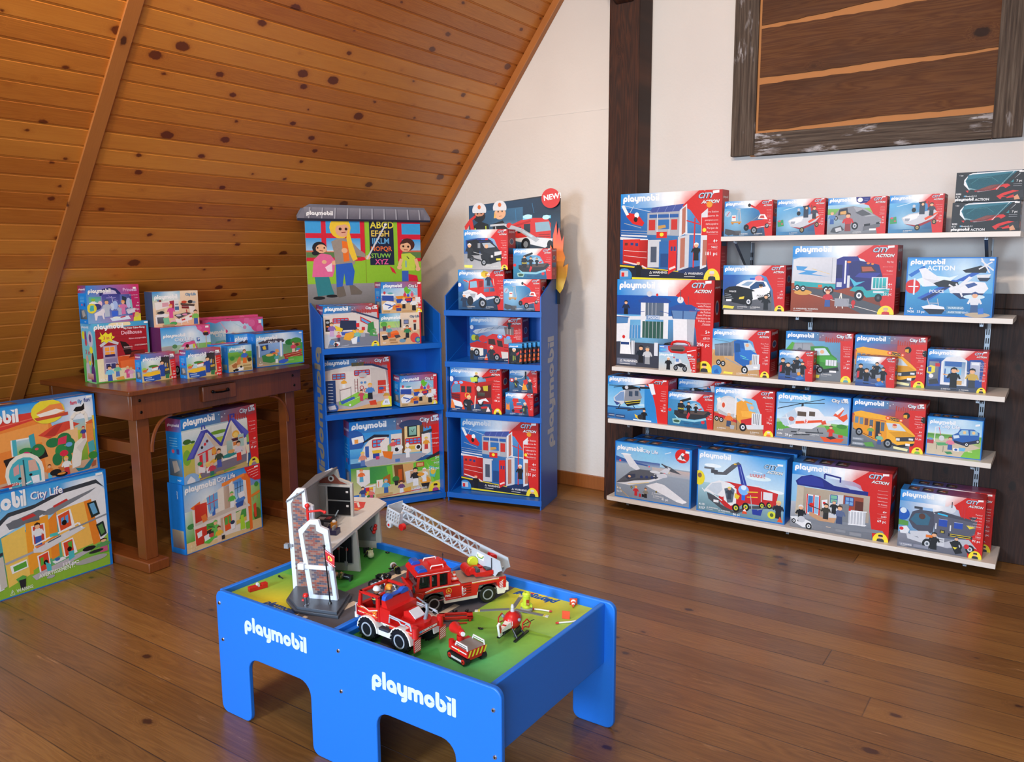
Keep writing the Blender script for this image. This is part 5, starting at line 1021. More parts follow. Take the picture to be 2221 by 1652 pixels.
ARTS['engine'] = '''
g 0 15 100 100 2a7cc4 3a4a78 2a2d36 1f3f74;b 0 15 84 60 1f6ab8 2a4f8c 1f2c44 1f4a84 50 16 40 9ac8e8
ca 16 41 80 Fire Engine|Fourgon d'intervention|des pompiers|Camión de Bomberos|4+|9464|138 pc
e 4 32 9 12 2a5aa8;e 3 27 4 6 dfe4ec;l 9ac8f0 .7 10 22 44 20;p d6302a 2 46 8 32 26 30 50 34 50 80 30 88 4 70;p 5a8cb4 3 46 8 38 20 38 20 56 4 58;r 22 42 30 56 3a3438;r 33 42 42 56 3a3438;p 8a1c18 2 58 20 60 20 76 3 70;l 2a2a4a 1 3 62 18 64;l 2a2a4a 1 3 67 18 69;p e6e9ee 2 72 22 78 26 90 8 86 2 80;e 12 35 4 3 8ac0f8;e 22 34 4 3 8ac0f8
p b8241e 48 34 84 26 90 30 52 42;p a81e1a 48 42 82 32 82 78 50 80;p 5a1a18 52 44 80 36 80 64 52 68;e 56 46 4 6 d8ccc0;g 54 54 68 62 4a4c40 5a5c50 3a3c34 3a3c34;p c8b830 64 40 74 38 74 50 66 50;e 34 62 5 6 e8b83a;e 34 62 3.4 4.4 d6302a;f 52 34 24 1e2026 1e2026 e8d040;p c8e050 40 22 54 20 54 30 42 32;l 4a3030 2 64 22 88 16
w 32 80 7.5 aab0b8;w 60 76 6.5 aab0b8;l e6e0d4 2 50 62 48 90;p e6e9ee 54 72 70 66 76 74 66 72 58 80;f 37 96 34 2a2d33 2a2d33 e8d890;p 3f4248 56 88 74 84 84 90 66 97;p d6302a 60 86 72 84 74 88 62 90;p e8542a 23 94 26 82 29 94;p f0803a 1 92 3 70 7 80 10 92;p f0e0e0 70 96 74 84 79 95;p f0803a 1 90 6 76 8 92;warn 4 94 2.2;warn 44 94 2.2;badge dfe2e8 2b2f38
'''
ARTS['robot'] = '''
g 0 20 100 100 3a92d0 4a7aa4 2a2d36 2a5a94
ca 21 52 82 Fire Robot|Robot de|pompiers|4+|9467|25 pc
p f0882a 2 76 4 46 10 56 14 42 16 78;p d6302a 24 36 28 24 46 24 48 42 32 46;p d6302a 28 44 40 44 40 56 28 56;p d6302a 30 56 60 54 62 70 30 74;p c8282a 24 74 58 74 62 84 58 90 24 88;e 28 80 5 7 26282e;e 56 80 5 7 26282e;l e8ecf2 1.4 30 64 60 62;l e8ecf2 1.6 40 44 56 40;f 70 92 52 2a2d33 2a2d33 e0e4ea;l c8e040 2 66 66 66 80;warn 16 94 3;warn 48 94 3
'''
ARTS['ffset'] = '''
g 0 20 100 100 3a7cb4 5a84a4 23262e 2a4f7c
ca 21 52 84 Firefighters|with Water Pump|Pompiers avec|matériel|Bomberos|4+|9468|40 pc
l d8d4cc 2 30 40 48 34;l d8d4cc 2 48 34 58 18;r 56 6 62 40 1d1f24;f 24 80 46 2a2d33 2a2d33 e8dce0;e 9 46 8 9 c83a3a;e 9 46 4 5 e8dce0;l d8e4ec 3 36 66 62 84;p f0a02a 46 88 50 60 56 50 60 66 66 88;p d6302a 50 46 64 38 68 60 54 66;f 74 84 44 2a2d33 2a2d33 e8dce0;l c8e040 1.6 20 58 26 72;warn 12 92 3;warn 44 94 3
'''
ARTS['classroom'] = '''
g 0 14 100 100 b4c4d8 c8c0c4 b8b4bc c8ccd4
cl 15 42 97 ||5+|9455|99 pc
p d8d0cc 0 22 52 16 100 36 100 70 60 74 0 66;p 3a4464 46 14 56 12 100 32 100 36 56 16;r 2 30 12 64 e0dcd8;r 3 31 11 60 2a2a2e;e 7 38 3 3 a8b0b8;e 7 48 3 2 d87838;win 17 30 44 40 c8303a 5aa0dc 4;p 2b3654 30 34 58 36 60 62 28 60;l 4a6ac8 1.2 28 60 60 62;l 4a6ac8 1 58 36 60 62;p 3a5ab8 30 62 62 64 60 72 32 70;r 34 58 54 61 e8e0e4
p c8303a 66 26 86 40 86 52 66 38;p 5aa0dc 68 30 84 42 84 49 68 36;r 58 42 64 52 d6303a;p e8c83a 20 46 34 54 32 62 20 58;f 14 72 34 8a6ab0 c8a8d0 6a4a30;p 7a8090 12 78 70 66 98 72 98 98 6 98;p e8a83a 38 66 52 62 56 72 46 84 34 80;p f0c03a 50 58 72 60 70 68 54 66;r 68 52 74 60 c8303a;f 26 84 22 d85a70 4a4a60 d06040;f 60 88 32 7ac0b0 4a78b8 c8803a;r 66 66 74 76 a8acb8
p 3f8a4a 80 44 90 40 92 60 88 72 78 64;p 4a9a54 84 60 94 56 96 76 82 74;e 14 86 5 6 5a8ac0;e 22 90 6 5 e8ecf2;e 22 92 3 3 c8403a;f 20 98 14 2a2d33 2a2d33 2a2d33;p e8ecf2 48 80 60 74 58 92 50 92;l b8bcc8 1 30 96 44 94;badge 3a2418 7ab8b0
'''
ARTS['chem'] = '''
b 0 0 100 100 1a86d8 c8b8b0 d8c0a0 c8b090 60 20 40 d8e4ec
g 0 0 100 20 1a86d8 c8402f b8504a 2a8cd8;o 5 17 46;CLl 97 8 30;r 90 2 98 7 f4f4f4;g 0 20 66 50 5aaee4 c8dcec d8d8d8 a8c4e0
p d4b488 0 60 92 56 92 100 0 100;p 3050a8 2 42 30 44 30 62 2 58;p e8ecf0 0 36 32 38 32 44 0 42;e 8 34 3 5 c8404a;e 22 36 7 3 5aa8b0;p 8ac0dc 68 18 90 22 90 44 68 40;l c8dce8 1 72 24 86 38;p e08a2a 34 46 66 44 76 52 40 56;p 3050a8 36 56 56 54 56 68 38 68;p 26408a 56 54 76 52 76 66 56 68;p d6303a 60 55 72 54 73 62 60 63;p 6ac03a 56 22 62 14 68 24 74 26 66 40 58 34
e 58 42 4 6 d6405a;l d6405a 2 58 42 58 30;e 66 44 3.4 5 3a5ac8;e 76 42 4 7 e05a70;l e05a70 2 76 42 76 30;p e8ecf2 2 72 14 60 34 66 36 78 20 90 4 88;l 3a62b8 3 8 70 24 76;l 3a62b8 2.4 16 84 34 72;p e08a3a 28 76 44 70 54 80 40 92 26 88;l c8303a 3 34 80 44 78;p 3a4a90 36 84 48 84 48 94 36 94;f 55 86 36 e8e8ea 2a2a2e e8b85a;f 80 94 44 e8ecf2 2a2a2e c86030
p d6303a 90 8 100 6 100 100 92 100 90 60;tr 98 62 5 W 5+;tr 98 72 4 W 9456;tr 98 84 6 W 94 pc;p e8e8ec 84 50 96 50 96 68 84 66;badge e8ecf2 e8ecf2;r 4 92 20 97 b09468;r 50 92 76 98 c8a070
'''
ARTS['living'] = '''
g 0 0 100 100 2a92dc e8d8c4 d8bc98 c8a078;b 0 0 50 46 1a86d8 4aa4dc 9ac87a 8abc6a 40 10 30 bfe0ee;g 0 26 50 44 a8d47a 9acc70 b8d488 a8cc7a;g 50 0 100 60 e8d4c0 efe0cc e4d0b8 d8c4a8
o 4 19 46;CLl 97 8 24 7a8a98;p d8b48c 0 56 100 54 100 100 0 100;e 10 34 8 8 5aa84a;p 6a4a50 6 40 16 40 14 54 8 54;l 9aa2ab 1 36 30 44 54;l 9aa2ab 1 40 24 50 52;r 48 20 52 46 2a2d33;r 55 16 72 46 d8ccc0;r 58 22 70 36 3a3e48;r 59 24 69 34 7a8ab8;r 56 42 74 48 e8e4e0;p e0582a 58 50 76 48 76 58 58 60;r 80 22 90 60 e4d4c0;r 81 24 89 32 c8503a;r 82 36 88 56 3a3a40
p e8602a 16 64 42 56 46 64 42 76 18 78;p f07838 20 58 40 54 44 62 22 66;p 4a4a50 34 70 46 68 50 76 38 80;f 22 74 36 5aa8b8 8a6a5a e8803a;p 2a2d33 4 70 16 66 20 80 8 84;r 4 66 18 69 e8ecf0;f 66 80 40 3a8a5a 2a2a30 2a2018;e 54 88 8 6 6a98b8;e 60 82 4 3 3a3a40;e 84 80 11 16 e0504a;e 92 88 8 10 3a6ab0;e 92 88 4.5 6 7ac07a;r 22 80 38 88 b08860;r 24 90 42 95 b08860;t 6 94 4 W 9267
p d6303a 96 0 100 0 100 100 97 100
'''
ARTS['gym'] = '''
g 0 13 100 100 4a78b0 8a6a7a d8ccc4 a8a0a8;cl 14 36 95 |||6+|9454|130 pc
p e0d8d2 0 22 48 12 50 72 20 82 0 78;p d8d0ca 48 14 72 12 92 24 96 72 70 74 50 70;p c8bfba 70 20 92 24 92 72 70 74;p 2f3c60 44 10 74 12 96 24 96 27 72 16 44 14;r 42 8 60 15 6a5a38;t 44 14 5 3a5a60 00;t 52 14 5 3a5a60 00
win 14 28 32 38 a8404a 5a9ad8 3;win 46 24 68 33 b8303a 5a9ad8 4;g 3 40 18 92 2a4a84 2a4a84 1f3a70 1f3a70;l c8d4e4 .9 7 46 14 47;l c8d4e4 .9 7 52 14 53;l c8d4e4 .9 7 58 14 59;l c8d4e4 .9 7 64 14 65;l c8d4e4 .9 7 70 14 71;l c8d4e4 .9 7 76 14 77;l c8d4e4 .9 7 82 14 83
p 8ac84a 22 82 50 66 72 74 40 94 22 88;l e8f4d8 .4 30 86 60 72;l 6a2a30 .8 46 40 46 66;l 6a2a30 .8 50 40 50 68;l a83a40 .6 46 46 50 46;l a83a40 .6 46 52 50 52;l a83a40 .6 46 58 50 58;e 56 48 2 2.4 5a8ac0;e 61 48 2 2.4 5a8ac0;e 56 58 3.2 4.4 b84a5a;e 56 58 2 2.8 d8d0ca;e 62 64 3.4 4.6 c86a4a;e 62 64 2.2 3 d8c0b0;e 58 34 6 6 b8b4b8;l d86a3a .8 54 38 60 38
l 8a6a6a 1 24 60 40 56;l 7a7a84 .8 24 58 24 82;l 7a7a84 .8 40 54 40 76;p 3a62b0 24 82 44 74 46 78 26 88;f 30 56 20 e8a83a e8e8ea 6a3a20;f 55 84 22 c84a60 c84a60 3a2018;f 68 82 32 4a82c8 1f2430 e8b030;r 80 46 92 56 c83a30;r 80 58 92 72 d8452a;e 85 62 4 3 3a5a9a;l b83a48 1 60 80 66 82
p d8a870 0 94 40 98 70 90 100 84 100 100 0 100;p d8452a 66 86 76 84 78 94 68 94;e 12 94 9 10 3a62a8;p dfe0e8 6 90 16 88 18 96 8 97;e 38 90 1.6 2 f0f0f0;p e8d83a 84 90 96 78 100 80 100 100 84 100;e 92 80 3.6 4.4 S;p c8983a 87 78 90 72 95 72 97 78;p e8ecf2 86 92 90 84 96 84 98 96 86 96;t 90 92 4 1f2430 15
'''
ARTS['school'] = '''
g 0 12 100 52 1a8ad8 2a92dc 8ac0dc 7ab4d8;cl 13 37 89 Furnished School Building|École aménagée|Colegio|5+|9453|242 pc
e 4 24 12 14 2a5aa8;p e8ecf2 2 20 14 18 15 26 3 28;p e89a4a 5 22 9 22 9 27 5 27;g 0 34 14 46 5aaee0 5aaee0 3a8ad0 3a8ad0
p e2dcd8 8 50 15 32 24 20 40 22 40 46 30 50 20 52;p 252a3c 14 26 26 18 42 20 42 23 26 22 14 28;r 16 32 20 46 3a62b0;win 24 25 38 34 c8303a 5aa0dc 3;p e6e0dc 32 30 38 24 42 24 42 46 34 50;r 44 20 56 46 e0dad4;win 46 27 54 34 c8303a 5aa0dc 2;p 8ab05a 40 34 45 30 45 40 40 44;p 6a4a30 56 12 80 12 80 46 56 46;e 66 10 13 6 3a4a70;r 59 12 76 46 e8cf96;r 62 12 73 26 26302e;g 64 13 72 24 8ac0b0 9accbc 7ab0a4 7ab0a4;l 26302e .5 68 20 70 16;l 26302e .5 68 20 66 17
win 60 28 77 35 c8303a 4a92dc 4;r 60 38 76 42 e0b848;p ece6e2 78 24 84 22 88 24 88 48 78 54;p 3a3e48 76 22 90 18 90 22 80 24;f 83 44 16 e8a03a c84040 e8d040;p a8a8b4 12 52 34 46 78 48 84 50 70 58 20 60;p c8c8d0 20 58 70 57 70 60 22 62;p e8782a 34 40 46 42 44 52 36 48;p e8c03a 23 38 33 38 33 42 24 42;r 24 42 31 48 2a4aa0;r 27 46 31 50 c8406a;e 50 40 4 4 e8ecf2;e 50 40 2.6 2.6 2a2d33;e 54 38 3 3 e8ecf2;e 74 40 3.6 4 e8ecf2;e 74 40 2.2 2.6 2a2d33
f 13 56 18 d8907a 5a7ab8 e8d05a;f 46 42 16 d85a60 d8d8dc 6a2a28;f 62 52 16 e8ecf2 e8ecf2 2a2d33;r 48 52 53 56 4a7ac0;e 62 36 2 3 f0f0f0
g 0 58 100 100 4a9a3c e0c890 d8c088 e4d0a0;g 20 59 44 80 3a8a4a 4a9a50 5ab04a 3a9248;p 6abf3a 38 60 44 60 46 84 42 84;p 7a4a2a 46 60 58 60 58 84 48 84;p d0a468 56 60 68 60 66 84 58 84;p 6abf3a 68 60 98 54 98 86 88 88 86 70 68 72;p 8ad04a 82 60 86 66 88 88 92 88;p 2a3038 82 56 98 48 99 52 84 58;r 71 60 80 66 b8402f;r 72 61 79 65 d8a870;r 51 66 55 80 c85a28
p e4e2e0 6 60 20 62 20 78 12 84 6 76;f 11 76 16 e8703a 5aa8c8 e8703a;l e4e2e0 2 12 84 26 82;p dcdad8 12 84 26 84 24 96 14 96;r 11 84 15 89 2a50b0;r 15 84 19 89 d6303a;r 19 84 23 89 e8c030;r 11 89 15 94 d6303a;r 15 89 19 94 e8c030;r 19 89 22 94 2a50b0;r 27 76 34 86 e8e4dc;r 36 76 42 86 e8e4dc;l e0783a .8 29 78 29 85;l e0783a .8 39 78 39 85;p a8682a 34 74 42 70 42 84 36 84;e 48 78 4 4 3a7a3a;p 2a2a2e 46 80 51 80 50 86 47 86
p d8dce4 58 70 70 68 70 84 60 86;p c8a080 64 70 68 70 68 78 64 78;f 70 90 24 2a2d33 e8ecf2 2a2d33;p e8a03a 74 84 84 80 88 86 80 92;p 2a2a2e 76 88 86 88 84 96 78 95;e 78 78 2 3 e8ecf0;f 80 86 18 e8ecf0 e8ecf0 e8ecf0;e 76 76 4 2.4 e8a03a;p 5ac0c0 86 66 94 70 92 82 86 80;e 90 74 3 4 e8c040;p e8a83a 56 92 64 90 66 96 58 97;f 54 97 16 6a4a80 e8ecf2 3a2018;p c8ccd4 66 94 74 90 76 96 68 98;f 37 94 18 5ab0d8 3a62a8 5ab0d8
f 12 98 16 3a4a80 5a7ab0 2a2018;r 2 92 8 98 2a6ac0;e 20 96 4 3 3a7a3a;f 21 100 14 e87a6a c84a6a e8703a;e 20 99 3 3 c85080;r 26 94 44 98 c8a468;e 6 99 9 5 3a7ac0;warn 64 95 2.6;l d6303a .8 20 100 76 95;badge 3a1a14 a03a80
'''
ARTS['dollhouse'] = '''
g 0 0 100 100 5ab4dc 3a9ad4 7ab84a 5aa040;g 0 60 16 100 5aae50 4aa048 4a9a3c 5aae50
p f0e0b4 28 2 34 -2 66 -2 68 4 66 6 30 6;g 4 8 96 60 9a1f30 a81e28 b0202a 98202c;l 7a1824 .3 4 14 96 14;l 7a1824 .3 4 20 96 20;l 7a1824 .3 4 26 96 26;l 7a1824 .3 4 32 96 32;l 7a1824 .3 4 38 96 38;l 7a1824 .3 4 44 96 44;l 7a1824 .3 4 50 96 50;l e8dcc0 1 4 60 98 56
g 4 60 96 98 e8dcb4 e0d0a4 e8dcb8 efe4c4;p d8582a 40 58 84 58 86 90 42 90;p e8703a 44 66 80 64 80 82 46 84;p 2a1414 46 32 56 34 62 40 66 50 88 50 88 56 54 56;p 7a2a20 66 52 90 50 90 58 60 62;g 15 38 40 86 b0a0b8 a090b0 9a8cac a898b4;p c8c8d0 10 36 26 26 44 34 42 38 26 32 12 40;win 18 40 36 56 c8b8d0 f0a040 2;r 18 53 36 57 3a2a60;r 18 60 38 68 8a7ea4;win 18 68 36 88 c8c0d8 3a3a70 2;r 84 60 94 80 3a4a8a
p e4d8b4 14 86 30 78 52 78 70 84 86 90 96 78 97 96 14 98;f 24 98 26 7ac8e8 3a5ab0 3a2a20;f 38 92 22 7ac0a0 5a7ac0 8a3a20;p e0a04a 34 94 48 92 50 98 36 98;f 56 96 20 d85a90 d85a90 e8c890;f 62 98 20 e0a8c8 e8c8d8 c8a878
o 2 10 52;p e8dc30 12 14 16 20 22 15 26 19 32 16 33 22 38 24 32 28 33 32 26 30 22 34 18 30 13 32 14 27 8 25 13 21;t 17 27 5 c83048 3 in 1;t 54 12 3.2 W My New Take-Along;t 49 21 6.4 f4c0d0 Dollhouse;t 62 30 2.6 f4c0d0 Maison transportable;r 92 1 99 4 f4f4f4;t 52 44 2.2 f0d0d0 WARNING:;t 72 42 2.2 f0d0d0 AVERTISSEMENT:;l e0b0b0 .3 50 46 68 46;t 7 97 4 W 5167
'''
ARTS['princess'] = '''
g 0 0 100 100 2a86d8 c82a6a c0307a 7ab0e0;g 0 0 100 22 2a8ee0 d62a60 b82a80 2a86d8
p c0286a 80 20 100 16 100 100 86 100;p 2a2f70 24 20 30 10 44 6 56 10 64 22 64 28 24 28;p c8c0e8 32 16 44 11 54 16 58 26 30 26;g 28 24 62 86 4a4aa0 3a3a8c 6a78c8 7a8ad0;g 62 26 84 84 5a6ab8 4a4a90 4a5aa0 7a90c8;g 4 30 26 56 5ab8a8 4aa894 9ac8c0 5ab8b0;p e8ecf4 4 46 12 40 24 50 24 54 12 48 4 52;e 12 38 4 4 8ac040
l c8d4f4 1 34 40 40 60;l c8d4f4 1 46 30 50 60;l b0a8e8 .8 36 34 54 34;l 8a80c8 1 40 28 58 44;e 52 54 5 12 a8c4f8;e 46 58 4 10 c8dcfc;e 24 48 4 7 e8c8d8;e 68 46 4 7 e8c8d8;p 2a3a50 66 30 74 34 74 56 66 54;e 78 50 5 14 b8c8f0;p 8ac8d0 84 40 80 44 82 70 86 72;e 18 56 8 8 3a3a80
p e8e4f0 12 74 24 66 30 56 34 56 33 66 30 76 30 90 28 90 26 80 18 80 16 92 13 92;f 36 84 46 b8c4d8 b8c4d8 4a5a80;p 3a6ae0 44 70 56 70 55 84 45 84;f 60 82 30 a8b8d8 a8b8d8 8a98c0;f 67 80 38 d87ab0 d87ab0 e89a4a;e 80 70 8 5 c8c8d8;p d8d8e8 73 74 88 64 90 76 76 80;p dfe8f8 40 88 76 84 80 94 44 97;e 52 88 7 3 e8f0e8;l c83a5a 2 60 88 70 86
e 8 60 9 13 e8dc40;p 4ab8b8 4 62 6 52 12 52 12 66 5 68;o 3 20 42;t 68 18 9 e8c0f0 Princess;tr 98 52 3.4 W 4+;tr 98 60 3.4 W 9310;tr 98 70 5 W 58 pc;r 88 7 94 12 f4f4f4;p e8dc40 86 90 94 80 100 80 100 100 85 100;e 92 84 4 5 S;p e0c060 87 86 90 76 96 76 98 86;tr 97 30 2.6 e8c0e0 Princess Play Box;tr 97 38 2.6 e8c0e0 Coffret
'''
ARTS['pinkcar'] = '''
g 0 0 100 100 2a9ae0 3aa2e4 9ac858 a8a8a8;b 0 0 100 52 2a96e0 3aa2e4 c8e4f0 a8d8f0 60 22 34 f4fafc
g 0 46 100 66 b8c8c0 7ab83e 8ac444 b0b4b4;p a8a4a4 0 48 20 46 22 54 0 58;e 26 48 5 4 5a8a5a;g 0 62 100 100 a8a4a8 b4c080 8a868c 8a8890
p d8508a 70 -2 100 -2 100 24 92 30 84 20 76 12;e 78 8 5 5 e0689c;e 90 22 6 7 e0689c
p e0588e 8 78 24 64 38 50 46 42 66 40 74 60 74 84 20 94 8 90;p c8d0cc 26 62 38 50 46 50 40 62;p c8dce4 44 60 50 48 66 46 70 58;p e87aa8 16 68 40 64 44 74 14 82;e 52 54 3.4 5 e8b48c;e 51 49 3.4 3.6 4a2018;p d84a80 48 58 58 60 56 66 48 66;r 62 46 67 54 d8d040;l 2a2a30 .8 38 42 48 40;l 2a2a30 .8 58 40 66 40;p c84078 18 66 20 60 24 62 22 68
w 28 92 6;w 62 86 6;l c8c8cc 1 74 38 75 78;r 71 32 77 42 2a5ab0;t 72.5 40 7 W P;l c8a878 1.4 90 22 92 96;e 90 20 4 4 e08a2a;p 2a2d33 84 20 96 20 96 28 86 28;e 92 60 6 5 5a8a3a;p b8a0a0 78 88 100 80 100 100 78 100
o 4 26 44;t 26.5 37.5 9 4a7ac0 City Life;t 26 37 9 W City Life;r 90 3 97 8 f4f4f4
'''
ARTS['kitchen'] = '''
g 0 0 100 100 f0dcc4 f0d8bc dcb48c e0c0a0;b 0 0 60 30 1a86d8 5ab4e0 e8dccc b8d8b8 40 10 30 e4f0f4;g 0 26 20 46 c8d0c0 d8c8b8 e0c8a8 d8d4cc
o 4 21 50;CLl 96 6 24 8ab0c8;p e8e4e4 4 30 56 24 56 46 34 44 6 52;p d8a0b0 20 32 34 31 34 42 20 44;p a8304a 36 28 46 26 47 54 38 54;r 46 28 56 58 dcdce0;r 47 44 56 54 4a6a98;r 48 36 55 40 8a9098;e 16 26 3 3 7a3028;e 12 25 2 3 5a7ab0;p c8b8a0 6 52 24 50 24 62 6 64;p e4e4e8 4 66 24 62 34 66 30 72 8 74;g 6 72 22 90 5a6270 6a7280 4a525e 4a525e;p e8e8ec 4 70 7 70 8 92 5 92;e 16 60 8 4 3a3e46;e 18 58 5 3 22252c
p 7a1f24 62 38 78 38 78 52 62 50;l d8d0cc .6 62 44 78 45;p 5a4a42 60 34 92 40 90 46 60 40;p e8e0da 78 44 92 46 92 66 80 64;e 68 32 6 4 c84a30;e 82 32 6 5 2a2d33;e 90 34 4 4 9aa2a8;p 4a4a52 44 68 74 62 82 66 54 80;e 54 70 6 3 c8c0d0;e 68 68 6 3 d890b0;l c8303a 2 72 54 73 64;p e8e4e4 46 78 58 82 84 66 84 84 60 92 48 90
f 38 76 40 d85098 d85098 e8803a;p 7ac8a0 20 76 32 74 34 94 22 96;p e8b0c8 36 84 46 82 46 94 38 94;e 42 92 8 5 4aa85a;l e8ecf0 1.4 58 78 60 98;l e8ecf0 1.4 72 76 74 94;l c8303a 3 60 84 68 82;l c8303a 3 78 76 84 74;f 92 98 42 7ac05a 3a62b0 4a2a1c;r 18 94 44 99 b09070
'''
ARTS['cafe'] = '''
g 0 0 100 100 3a9ae0 c84a90 8a5a4a 5aa8b8;b 0 0 100 60 3a9ae0 4aa8e4 a8dcf0 8accec 54 26 40 f4fafc;p d8508a -1 -2 101 -2 101 4 70 8 66 14 60 6 30 4 20 8 10 4 0 8;e 88 18 9 13 d8508a;e 94 26 6 9 e0689c;e 80 12 6 8 e0689c;e 72 6 5 7 e0689c
g 16 50 98 100 a8d4c8 b8b0a0 8a5a3a c8c8c0;p 6ab8b0 14 56 20 46 34 44 36 48 22 50 16 62;r 36 46 40 100 6ab8b0;g 40 50 96 100 a86a3c a8683a 8a4a2c 8a5a3a;p 6ab8b0 40 44 52 54 98 50 98 54 52 60 40 50;e 48 38 8 11 e8ecec;e 48 38 6 8 d8404a;t 44.5 42 8 W FA;e 57 58 3 4 e8e0d0;e 62 57 3.4 4.4 e8e0d0;e 67 56 3.4 4.4 e8e0d0;e 74 56 3 5 a8c030;e 88 55 4 5 c84a30
f 30 98 50 e8d030 d8452a e8b85a;e 28 96 5 7 e8c040;e 36 96 4 6 d8404a;e 42 72 5 10 8ab8c0;l e8a8c8 1.2 28 6 38 26;e 37 26 2.6 3.6 d8508a;l b8dce8 1 44 4 66 22;e 68 20 3 4 d890b8;o 4 30 32;t 18 36 7 W City Life;r 92 6 97 13 f4f4f4
'''
ARTS['dog'] = '''
r 0 0 100 100 1478d2;b 2 2 98 50 3aa2e4 4aa8e4 9ac878 8ac070 70 10 50 cfe6f0;g 2 40 98 98 6aa83e 5a9a38 d0bc88 c8b47c;g 2 26 98 46 7ab848 6aa83e 4a8a34 5a9a3a;e 18 48 10 8 3a8a3a;o 8 18 62;t 44 30 7 4a7ac0 City Life
p d0b884 2 74 40 58 98 64 98 98 2 98;f 68 70 52 3a6ac0 e0702a 8a4a28;p c8804a 34 70 38 54 46 44 52 44 52 54 50 72 38 74;p a8683a 14 74 30 66 38 70 34 84 20 84;p 3a2a20 78 52 92 50 96 60 90 66 82 66;e 80 48 4 6 8a5a30;p e8e8e8 20 92 50 80 62 84 60 94 30 97;e 34 92 8 5 1c1c20;e 24 94 5 4 1c1c20;e 52 82 5 4 1c1c20;r 60 76 92 82 a8905c;r 62 86 96 96 a8905c
'''
ARTS['hotel'] = '''
r 0 0 100 100 1478d2;b 2 2 98 40 3aa2e4 2f8cd8 c8e0ec d8ecf4 56 8 40 eaf4f8;g 2 36 98 98 7a8aa0 4a9a3a 5aa83e b8a890;p c8a888 2 86 30 98 40 98 60 98 2 98
p 4a4450 6 26 30 16 56 20 60 26 58 30 8 32;g 8 30 56 70 8ab0e0 9abce8 7aa0d4 6a94cc;p 2a4a8a 10 36 26 34 26 50 12 52;p e8c840 14 40 20 36 22 48 16 48;r 50 26 54 74 e8ecf4;r 6 34 8.5 70 e8ecf4;e 34 60 6 6 3a5aa8;p 3f8a4a 12 66 30 60 46 64 44 86 30 90 14 84;e 28 66 8 4 e8b868;e 38 62 5 3 d8703a;p e0a060 40 50 46 50 48 60 40 62;f 42 92 30 5aa8b0 e8e4e8 e08030;p 3a62c8 46 86 68 78 70 86 56 96 46 94
e 70 32 9 9 2f7a34;e 84 30 12 10 4a9038;p b8703a 76 38 92 36 94 46 80 48;e 86 42 4 4 6a3a20;f 78 68 36 d84a60 e8c8b0 7a3a24;e 86 64 4 4 f0f0f0;p a83a28 56 68 94 62 97 78 60 84;l e0c898 .5 60 72 96 66;l e0c898 .5 62 80 96 72;g 66 78 98 96 5aa83e 6ab848 7ac850 6ab848;e 92 60 4 4 e0582a;e 88 56 4 3 5a8ac8;r 66 84 78 89 8ac06a
o 3 20 42;t 26 31 7 4a7ac0 City Life;t 25.6 30.5 7 W City Life;t 8 86 4 W 4;t 6 94 4.4 W 9277;r 91 4 97 8 f4f4f4
'''
ARTS['kiosk'] = '''
g 0 0 100 100 4aa8e0 c8a090 d0b070 d8c088;g 0 0 100 28 1a86d8 c8402f 6a4a50 2a8ed8;b 0 24 60 60 8ac8e8 d0e0e4 c8b090 a8c8a0 30 30 30 e8f0ec;o 5 24 52;CLl 97 10 30;g 58 16 82 82 2a2a30 3a3438 4a4440 3a3838
e 34 46 14 5 4a8a3a;p c8402f 12 54 54 46 54 52 14 60;e 8 56 7 8 9acc5a;e 9 60 6 5 e0703a;p b8dce8 14 62 22 50 30 50 28 66;p f0c030 2 72 20 66 46 64 54 70 50 78 20 80 4 78;p 2450a8 4 78 20 82 52 76 54 96 30 100 6 96;p e8ecf0 28 54 48 50 46 60 30 62;r 8 84 28 88 9ab4e0;r 10 91 34 95 9ab4e0;f 60 86 58 2a4aa0 2a4aa0 2a2018;l e8d040 1.6 68 40 68 52;l e8ecf0 1.6 71 38 71 52;l e0a030 1.6 76 40 76 54;p c8a040 68 60 80 58 80 66 68 68
p 3a4a50 64 72 80 68 82 76 66 78;p 3a7a4a 68 80 80 78 78 96 68 94;p c8302f 80 88 90 86 90 96 80 97;p d6261f 84 28 100 26 100 100 88 100;tr 98 76 6 W 5+;tr 98 85 4 W 9457;tr 98 96 6 W 46 pc;l e8d8d8 .6 86 38 96 37;l e8d8d8 .6 86 46 96 45;l e8d8d8 .6 86 54 96 53;r 84 8 95 14 f4f4f4
'''
